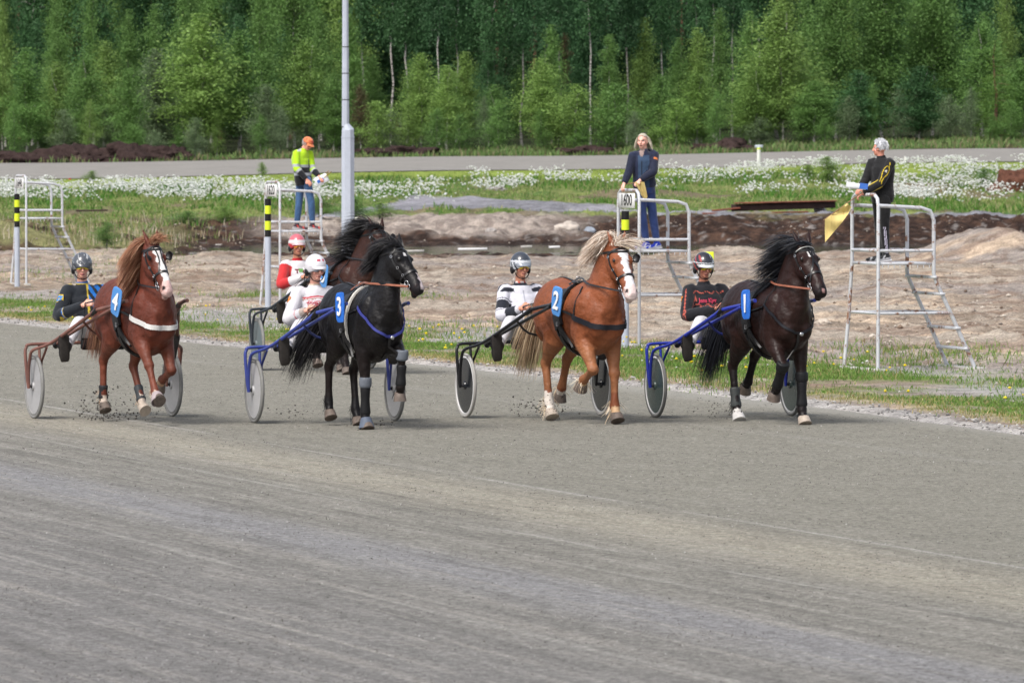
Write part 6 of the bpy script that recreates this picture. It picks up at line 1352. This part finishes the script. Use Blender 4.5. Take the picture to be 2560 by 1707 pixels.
d5 = person('person', 'driver in white and red behind the others with pink and white helmet', J, jacket=jac((228, 226, 230), j5), trousers=white_tr(), skin=(196, 136, 110), face=(.99, .0, .02), loc=grd(px, py), rz=math.radians(ang - 90), group='drivers seated in the sulkies', palms=PAL, legr=1.42, footup=(-1, 0, .62), hs=1.07, torso_r=1.6, fs=1.3, jb=-.02)
def hm5(L):
    c = C3((226, 200, 204), len(L)); k = (L[:, 2] > .075) ; c[k] = S(214, 110, 122); k = (np.abs(L[:, 2] - .052) < .012); c[k] = S(236, 232, 232); k = (L[:, 2] < .03); c[k] = S(206, 60, 72); return c
helmet(d5, hm5, .12, (232, 200, 204), ((236, 150, 30), .024, -.022), logo=('E.CAN', .036, (120, 30, 40), .092, .9, 0))
text_on('chest_lettering', 'T', .07, pbr('ink_dark', S(120, 40, 50), rough=.7), d5['jacket'], (0, -.16, 1.29), (0, 1, 0), (0, 0, 1), bold=.004, bvh=d5['jb']); text_on('chest_lettering', 'CER', .06, pbr('ink_dark'), d5['jacket'], (0, -.03, 1.285), (0, 1, 0), (0, 0, 1), bold=.003, bvh=d5['jb'])
text_on('chest_lettering', 'www.tcer', .042, pbr('ink_black', S(40, 40, 46), rough=.7), d5['jacket'], (0, -.10, 1.22), (0, 1, 0), (0, 0, 1), bold=.001, bvh=d5['jb'])
reins(h5, hands_in_horse(h5, J), M_STRAP)
# grit thrown up by the hooves
Pp = []; rr = []
for (px, py, sx_, sz_, n) in ((250, 1030, .16, .12, 420), (352, 1040, .12, .05, 80), (1350, 1022, .16, .08, 260), (1800, 1022, .12, .06, 120), (735, 1035, .12, .04, 60), (930, 1068, .12, .02, 60)):
    g0 = grd(px, 1052 if py < 1060 else 1070); zc = (1052 - py) / 236 if py < 1060 else .02
    q = RS.randn(n, 3) * np.array([sx_, .2, sz_]) + np.array([g0.x, g0.y, zc]); q[:, 2] = np.abs(q[:, 2]) + .01; Pp.append(q); rr.append(.003 + .011 * RS.rand(n) ** 3)
Pp = np.concatenate(Pp); rr = np.concatenate(rr); tag(blobs('flying_grit', Pp, rr, pal(len(Pp), [(84, 80, 76), (60, 56, 54), (110, 106, 100)]), pbr('grit_bits', rough=1, spec=.05, attr=True)), 'dark bits of grit thrown up by the hooves', 'grit', kind='stuff')
# ---------------------------------------------------------------- flag officials on the towers (frame: x right, y away from the camera)
def off(Tw, px, pyfeet, zp=1.46):
    z = Tw.location.z + zp; d = ray(px, pyfeet); t = (z - CAMH) / d.z; p = V(0, 0, CAMH) + d * t; return p
def stand(px, k):      # a point on the platform of tower k under photo column px
    T_ = TW[k]; M = Matrix.Rotation(T_.rotation_euler.z, 3, 'Z'); c = T_.location + M @ V(.40, .5, 1.42); c.x = (px - 1280) / F * c.y; return c
FLAG = pbr('flag_cloth', S(236, 212, 140, k=.7), rough=.8, noise=(8, .1), bump=(10, .02), trans=.2); FLAG2 = pbr('flag_pale', S(240, 220, 150, k=.95), rough=.8, noise=(8, .06), trans=.3, spec=.05); WOODS = pbr('stick_wood', S(150, 120, 90), rough=.8)
PAPER = pbr('paper', S(232, 236, 242, k=.85), rough=.7); PBLUE = pbr('paper_blue', S(70, 120, 210), rough=.7)
G6 = 'officials standing on the towers'
# man in lime jacket
c = stand(765, 2); c.z = TW[2].location.z + 1.415
J = dict(pv=(-.05, 0, .93), ch=(-.10, 0, 1.30), nk=(-.04, -.02, 1.48), hd=(.035, -.05, 1.585), sl=(.05, -.14, 1.42), sr=(-.20, .12, 1.42), er=(-.12, -.13, 1.13), el=(.13, -.17, 1.14),
         hr=(.03, -.22, .94), hl=(.25, -.22, 1.0), pl=(.02, -.06, .90), pr=(-.10, .07, .90), kl=(.10, -.10, .50), kr=(-.13, .04, .50), al=(.12, -.08, .09), ar=(-.17, .06, .09), tl=(.27, -.12, .055), tr=(-.02, 0.0, .055))
J['er'], J['sr'] = (-.17, -.20, 1.14), (-.17, -.12, 1.42); J['sl'] = (.06, .12, 1.42); J['el'] = (.12, .06, 1.12); J['hl'] = (.24, -.06, .99); J['hr'] = (.02, -.26, .93)
def jlime(c, J, col):
    z = c[:, 2]; blk = (26, 28, 34)
    k = z < 1.13 + .02; col[k] = S(*blk); k = (z < 1.05) & (z > 1.0); col[k] = S(178, 184, 192); k = (z < 1.20) & (z > 1.155); col[k] = S(178, 184, 192); k = z < .98; col[k] = S(*blk)
    for s in 'lr':
        T, d = armt(c, J, s); k = (d < .09) & (T < 1.32) & (z < 1.45); col[k] = S(190, 240, 40); k = (d < .09) & (T > .78) & (T < .98); col[k] = S(186, 190, 198); k = (d < .09) & (T >= 1.18) & (T < 1.34); col[k] = S(186, 190, 198); k = (d < .09) & (T >= 1.34); col[k] = S(*blk)
    k = (z > 1.44) & (np.abs(c[:, 0] + .12) < .035) & (z < 1.50); col[k] = S(190, 196, 200); k = z > 1.50; col[k] = S(*blk)
    k = (z > 1.15) & (z < 1.48) & (np.abs(c[:, 0] - .06) < .012) & (c[:, 1] < 0); col[k] = S(*blk)
def jeans(base, dk):
    def g(c, J, col):
        n = fbm(c[:, 0] * 14, c[:, 2] * 10 + c[:, 1] * 8, 3, 12); col *= (.65 + .7 * n)[:, None]
    return jac(base, g)
def shoec(main, acc, sole):
    def g(c, a, t, up):
        col = C3(main, len(c)); d = np.array(t - a); q = (c - np.array(a)) @ d / (d @ d); h = (c - np.array(a)) @ np.array(up)
        col[(np.sin(q * 9 + h * 60) > .7) & (q > .1)] = S(*acc); col[h < -.030] = S(*sole); return col
    return g
pa = person('person', 'man in lime and black safety jacket, jeans and orange cap standing on the 1620 tower', J, sc=1.0, jacket=jac((196, 244, 44), jlime), trousers=jeans((70, 104, 148), None), skin=(214, 150, 128), face=(.62, -.62, -.48), headup=(.2, -.1, 1), shoe=shoec((84, 66, 74), (226, 70, 60), (206, 200, 200)), loc=c, group=G6, legr=.92, palms={'l': (.2, 0, -1), 'r': (.3, .3, -.8), 'tl': 1, 'tr': -1}, curl=.6)
def cap(R, c1, c2):
    H, HM = R['H'], R['HM']; mb = MB(); mb.ell(H(0, -.008, .045), (.088, .108, .080), n=24, M=HM); me = mb.mesh('cap'); cc = coords(me); n = fbm(cc[:, 0] * 40, cc[:, 2] * 40, 2, 4); col = C3(c1, len(cc)); col[n > .6] = S(*c2); setcol(me, col); cp = link('cap', me, M_CLOTH, R['o'])
    mb = MB(); pts = []; fs = []
    for i in range(4):
        for k in range(11): ph = math.radians(35 + 110 * k / 10); rr = 1 + .5 * i / 3 * math.sin(math.radians(180 * k / 10)) ** .5; pts.append(H(.086 * rr * math.cos(ph), .106 * rr * math.sin(ph) - .008, .035 - .008 * i))
    for i in range(3):
        for k in range(10): fs.append((i * 11 + k, i * 11 + k + 1, i * 11 + k + 12, i * 11 + k + 11))
    n = len(pts); pts += [p - HM @ V(0, 0, .006) for p in pts]; fs += [tuple(q + n for q in reversed(f)) for f in fs]; mb.add(pts, fs); me = mb.mesh('brim'); setcol(me, C3(c1, len(pts))); link('brim', me, M_CLOTH, cp)
cap(pa, (236, 140, 90), (200, 70, 60))
def haircap(R, c1, line=.60):
    mb = MB(); mb.ell((0, 0, 0), (1, 1, 1), n=36); f = [q for q in mb.f if not any((mb.v[i].y > .22 and mb.v[i].z < line - .25 * abs(mb.v[i].x)) or mb.v[i].z < -.45 for i in q)]
    v = [R['H'](p.x * .080, p.y * .101 - .012, p.z * .096 + .025) for p in mb.v]; used = sorted({i for q in f for i in q}); ix = {a: k for k, a in enumerate(used)}
    m2 = MB(); m2.add([v[i] for i in used], [tuple(ix[i] for i in q) for q in f]); me = m2.mesh('scalp_hair'); n = fbm(coords(me)[:, 0] * 60, coords(me)[:, 2] * 20, 3, 6); setcol(me, C3(c1, len(used)) * (.75 + .5 * n)[:, None]); link('scalp_hair', me, M_HAIR, R['o'])
def hairon(R, n, cols, fn, L, grav, seed, wid=.008, name='hair', wind=(0, 0, 0)):
    rs = np.random.RandomState(seed); roots = []; D = []; LL = []
    HMn = R['HM']
    while len(roots) < n:
        a = rs.rand() * 6.283; z = rs.uniform(-.75, 1); r = math.sqrt(max(0, 1 - z * z)); x, y = r * math.cos(a), r * math.sin(a)
        ok, l = fn(x, y, z)
        if not ok: continue
        roots.append(tuple(R['H'](x * .074, y * .095 - .012, z * .089 + .025))); d = HMn @ V(x * .6, y * .6, (z * .6 + .1) if L < .1 else -.35) + (V(0, 0, 0) if L < .1 else HMn @ V(x * .5, -.45, 0)); D.append(tuple(d)); LL.append(L * l * rs.uniform(.8, 1.15))
    return hair(name, roots, D, LL, M_HAIR, R['o'], cols, wid=wid, grav=grav, jit=.10, seg=8, wave=.012, seed=seed, wind=wind)
hairon(pa, 220, [(206, 204, 204), (170, 166, 164)], lambda x, y, z: ((y < -.1 or abs(x) > .85) and z < .1, 1), .035, .7, 8)
mb = MB(); H = pa['H']; mb.tube([H(-.078, 0, .0), H(-.07, .05, .004), H(-.045, .088, .002), H(0, .096, .004), H(.045, .088, .002), H(.07, .05, .004), H(.078, 0, 0)], .0025, n=5)
for s in (-1, 1): mb.lathe([(.018 + .002 * math.cos(a), .002 * math.sin(a)) for a in [i * math.pi / 3 for i in range(6)]], H(.032 * s, .094, -.004), pa['HM'] @ V(.2 * s, 1, 0), n=14, close=True)
mb.build('glasses', M_STRAP, pa['o'])
hl = c + Vector(J['hl']); hd_ = V(.9, -.1, .42)
mb = MB(); mb.box(hl + V(.05, -.03, -.07), (.24, .012, .15), Matrix.Rotation(math.radians(-28), 3, 'Y'), bev=.003); mb.box(hl + V(.05, -.015, -.055), (.24, .010, .15), Matrix.Rotation(math.radians(-24), 3, 'Y'), bev=.003); b_ = mb.build('booklet', PAPER); tag(b_, 'white race booklet in the hand of the man in the lime jacket', 'booklet')
mb = MB(); mb.box(hl + V(.03, -.0375, -.08), (.13, .003, .06), Matrix.Rotation(math.radians(-28), 3, 'Y')); mb.build('cover_print', PBLUE, b_)
def flag(label, root, d, L, cloth, m=FLAG):
    o = empty('signal_flag', root); tag(o, label, 'flag', 'yellow signal flags'); d = Vector(d).normalized(); mb = MB(); mb.tube([(0, 0, 0), tuple(d * L)], .008, n=8); mb.build('stick', WOODS, o)
    vs = []; fs = []; nu, nv_ = 14, 8
    for lay in (0, 1):
        for i in range(nu + 1):
            for j in range(nv_ + 1): u_, v_ = i / nu, j / nv_; p, n = cloth(u_, v_); vs.append(p + n * (.0015 if lay else -.0015))
    K = (nu + 1) * (nv_ + 1)
    for lay in (0, 1):
        for i in range(nu):
            for j in range(nv_): a = lay * K + i * (nv_ + 1) + j; q = (a, a + 1, a + nv_ + 2, a + nv_ + 1); fs.append(q if lay else q[::-1])
    mb = MB(); mb.add(vs, fs); mb.build('flag_cloth', m, o); return o
dd = V(.8, -.1, .62).normalized()
flag('yellow flag rolled up in the hand of the man in the lime jacket', hl + V(-.02, 0, -.06), dd, .26, lambda u, v: (V(.06, -.02, .0) + dd * (.05 + .20 * u) + V(.55, 0, -.8) * (.055 * (v - .3) * (1 - u * .85)) + V(0, .02 * math.sin(v * 9 + u * 5), 0), V(0, -1, 0)))
# woman in blue jacket
c = stand(1606, 1); c.z = TW[1].location.z + 1.415; c += V(.03, 0, 0)
J = dict(pv=(.0, 0, .95), ch=(-.02, -.02, 1.32), nk=(-.01, -.03, 1.50), hd=(-.03, -.05, 1.635), sr=(-.17, -.06, 1.43), sl=(.15, .02, 1.44), er=(-.24, -.14, 1.17), el=(.13, -.16, 1.17), hr=(-.31, -.22, 1.0), hl=(-.07, -.24, 1.045),
         pr=(-.05, -.03, .92), pl=(.08, .04, .92), kr=(-.03, -.03, .49), kl=(.13, .03, .49), ar=(.03, .0, .09), al=(.19, .08, .09), tr=(-.12, -.07, .055), tl=(.05, 0.0, .055))
def jblue(c, J, col):
    dk = (30, 36, 60); md = (60, 82, 112)
    k = (c[:, 0] < .07) & (c[:, 0] > -.10) & (c[:, 1] < .0) & (c[:, 2] < 1.42); col[k] = S(*md)
    for s in 'lr':
        T, d = armt(c, J, s); k = (d < .085) & (T > .12); col[k] = S(*dk)
    k = (c[:, 2] > 1.40) & (np.abs(c[:, 0] + .045) < .018 + (c[:, 2] - 1.40) * .25) & (c[:, 1] < -.06); col[k] = S(164, 142, 136)
    k = (np.abs(c[:, 0] + .045) < .005) & (c[:, 1] < -.05) & (c[:, 2] < 1.34); col[k] = S(24, 28, 40)
    T, d = armt(c, J, 'l'); k = (d < .1) & (T > .30) & (T < .42) & (np.abs(c[:, 0] - .17) < .028) & (c[:, 1] < 0.0); col[k] = S(226, 130, 70)
pb = person('person', 'woman with long pale hair in navy jacket and jeans leaning on the 1600 tower', J, sc=.985, jacket=jac((36, 44, 72), jblue), jb=-.05, trousers=jeans((56, 76, 132), None), skin=(222, 170, 154), face=(-.35, -.93, -.03), shoe=shoec((36, 62, 190), (200, 206, 226), (230, 232, 240)), loc=c, group=G6, legr=.86, palms={'l': (-.2, 0, -1), 'r': (.2, 0, -1), 'tl': 1, 'tr': -1}, curl=1.0)
haircap(pb, (204, 194, 176))
hairon(pb, 900, [(206, 196, 178), (186, 174, 154), (220, 212, 198)], lambda x, y, z: (y < .12 and (z > -.35), .75 if z > .3 else .7), .21, 2.6, 9, wid=.007)
mb = MB(); mb.tube([(.17, .06, 1.42), (.10, .12, 1.46), (0, .13, 1.46), (-.10, .09, 1.45)], [.05, .065, .065, .045], n=12, sm=3); me = mb.mesh('hood'); setcol(me, C3((52, 70, 100), len(me.vertices))); link('hood', me, M_CLOTH, pb['o'])
mb = MB(); nk = pb['J']['nk']; mb.tube([nk + V(0, .0, -.05), nk + V(-.005, 0, .035)], [.066, .058], n=16); me = mb.mesh('roll_neck'); setcol(me, C3((164, 142, 136), len(me.vertices))); link('roll_neck', me, M_CLOTH, pb['o'])
h0 = c + V(-.10, -.27, 1.03) * .985; hr_ = c + Vector(J['hr']) * .985
d_ = (hr_ - h0)
flag('yellow flag hanging over the 1600 sign from the hands of the woman', h0 + V(.06, 0, .0), d_ + V(-.02, 0, -.01), d_.length + .14, lambda u, v: (V(.03 - .14 * v * (1 - .25 * u) + .05 * u, -.02 - .02 * math.sin(v * 8 + u * 3), -.01 - (.24 + .03 * math.sin(v * 4)) * u * (1 - .25 * abs(v - .4))), V(0, -1, 0)))
# white-haired man, back turned
c = stand(2202, 0); c.z = TW[0].location.z + 1.415
J = dict(pv=(.02, 0, .95), ch=(.02, .0, 1.32), nk=(-.0, .0, 1.50), hd=(-.02, -.01, 1.625), sr=(.14, -.10, 1.43), sl=(-.12, .08, 1.43), er=(.0, -.22, 1.15), el=(-.22, .02, 1.17), hr=(-.27, -.20, .98), hl=(-.30, -.06, 1.06),
         pr=(.05, -.07, .92), pl=(-.03, .07, .92), kr=(.05, -.08, .49), kl=(-.02, .06, .49), ar=(.07, -.07, .09), al=(-.0, .10, .09), tr=(-.09, -.11, .055), tl=(-.16, .06, .055))
J['er'] = (-.02, -.20, 1.13)
def jblk(c, J, col):
    YL = (220, 190, 40); T, d = armt(c, J, 'r')
    ax_ = np.interp(T, [0, 1, 2], [J['sr'].x, J['er'].x, J['hr'].x]); zz_ = np.interp(T, [0, 1, 2], [J['sr'].z, J['er'].z, J['hr'].z]); off_ = (c[:, 0] - ax_) + (c[:, 2] - zz_) * .45 * (T > 1)
    w1 = np.interp(T, [.25, .38, .62, .8, 1.0, 2], [.0, .034, .034, .015, .012, .012]); on = (d < .1) & (T > .26) & (c[:, 1] < ax_ * 0 + np.interp(T, [0, 1, 2], [J['sr'].y, J['er'].y, J['hr'].y]))
    k = on & (T < 1.9) & (np.abs(np.abs(off_) - w1) < .0055); col[k] = S(*YL)
    k = on & (np.abs(T - .5) < .04) & (np.abs(off_) < .016); col[k] = S(214, 210, 200)
    k = (c[:, 2] > 1.50); col[k] = S(30, 30, 34)
    k = (c[:, 1] < -.02) & (np.abs(c[:, 0] - .12) < .006) & (c[:, 2] > 1.38) & (c[:, 2] < 1.42); col[k] = S(*YL)
def tblk(c, J, col):
    k = (c[:, 2] < .50) & (c[:, 1] < J['kr'].y + .0) & ((np.abs(c[:, 0] - .035 - (.5 - c[:, 2]) * .10) < .0055) | (np.abs(c[:, 0] - .058 - (.5 - c[:, 2]) * .10) < .0055)); col[k] = S(214, 208, 230)
pc_ = person('person', 'white-haired man in black tracksuit with yellow sleeve line on the right tower', J, sc=.92, jacket=jac((26, 26, 29), jblk), trousers=jac((24, 24, 27), tblk), skin=(214, 146, 126), face=(-.86, .50, .0), shoe=shoec((40, 42, 46), (170, 172, 176), (200, 200, 204)), loc=c, group=G6, palms={'l': (0, 0, -1), 'r': (0, 0, -1), 'tl': 1, 'tr': -1}, curl=1.1)
haircap(pc_, (232, 234, 238), .45)
hairon(pc_, 900, [(236, 238, 242), (222, 224, 228), (244, 244, 248)], lambda x, y, z: (not (y > .35 and z < .62) and (z > -.45) and not (y < .2 and z < -.2 and abs(x) > .9), 1), .035, .25, 10, wid=.010)
hr_ = c + Vector(J['hr']) * .92 + V(-.03, -.03, .0)
dd2 = V(-.81, -.05, -.585).normalized()
flag('large yellow flag drooping from the hand of the white-haired man', hr_ - dd2 * .12, dd2, .72, lambda u, v: (dd2 * (.34 + .36 * v) + V(.06 * u * (1 - v), -.035 * math.sin(u * 5 + v * 9) - .012 * math.sin(v * 19), -(.05 + .25 * v ** .7) * u), V(0, -1, 0)), FLAG2)
mb = MB(); mb.box(hr_ + V(-.06, -.02, .10), (.26, .008, .07), Matrix.Rotation(math.radians(8), 3, 'Y'), bev=.002); mb.box(hr_ + V(-.02, .02, .09), (.24, .008, .075), Matrix.Rotation(math.radians(2), 3, 'Y'), bev=.002); b_ = mb.build('booklet', PAPER); tag(b_, 'white race booklet held by the white-haired man', 'booklet')
mb = MB(); mb.box(hr_ + V(.04, -.026, .095), (.11, .003, .075), Matrix.Rotation(math.radians(8), 3, 'Y')); mb.build('cover_print', PBLUE, b_)
q = c + V(.13, .2, .30); mb = MB(); mb.tube([q + V(-.05, 0, .07), q, q + V(.10, 0, -.05)], [.02, .035, .055], n=12);
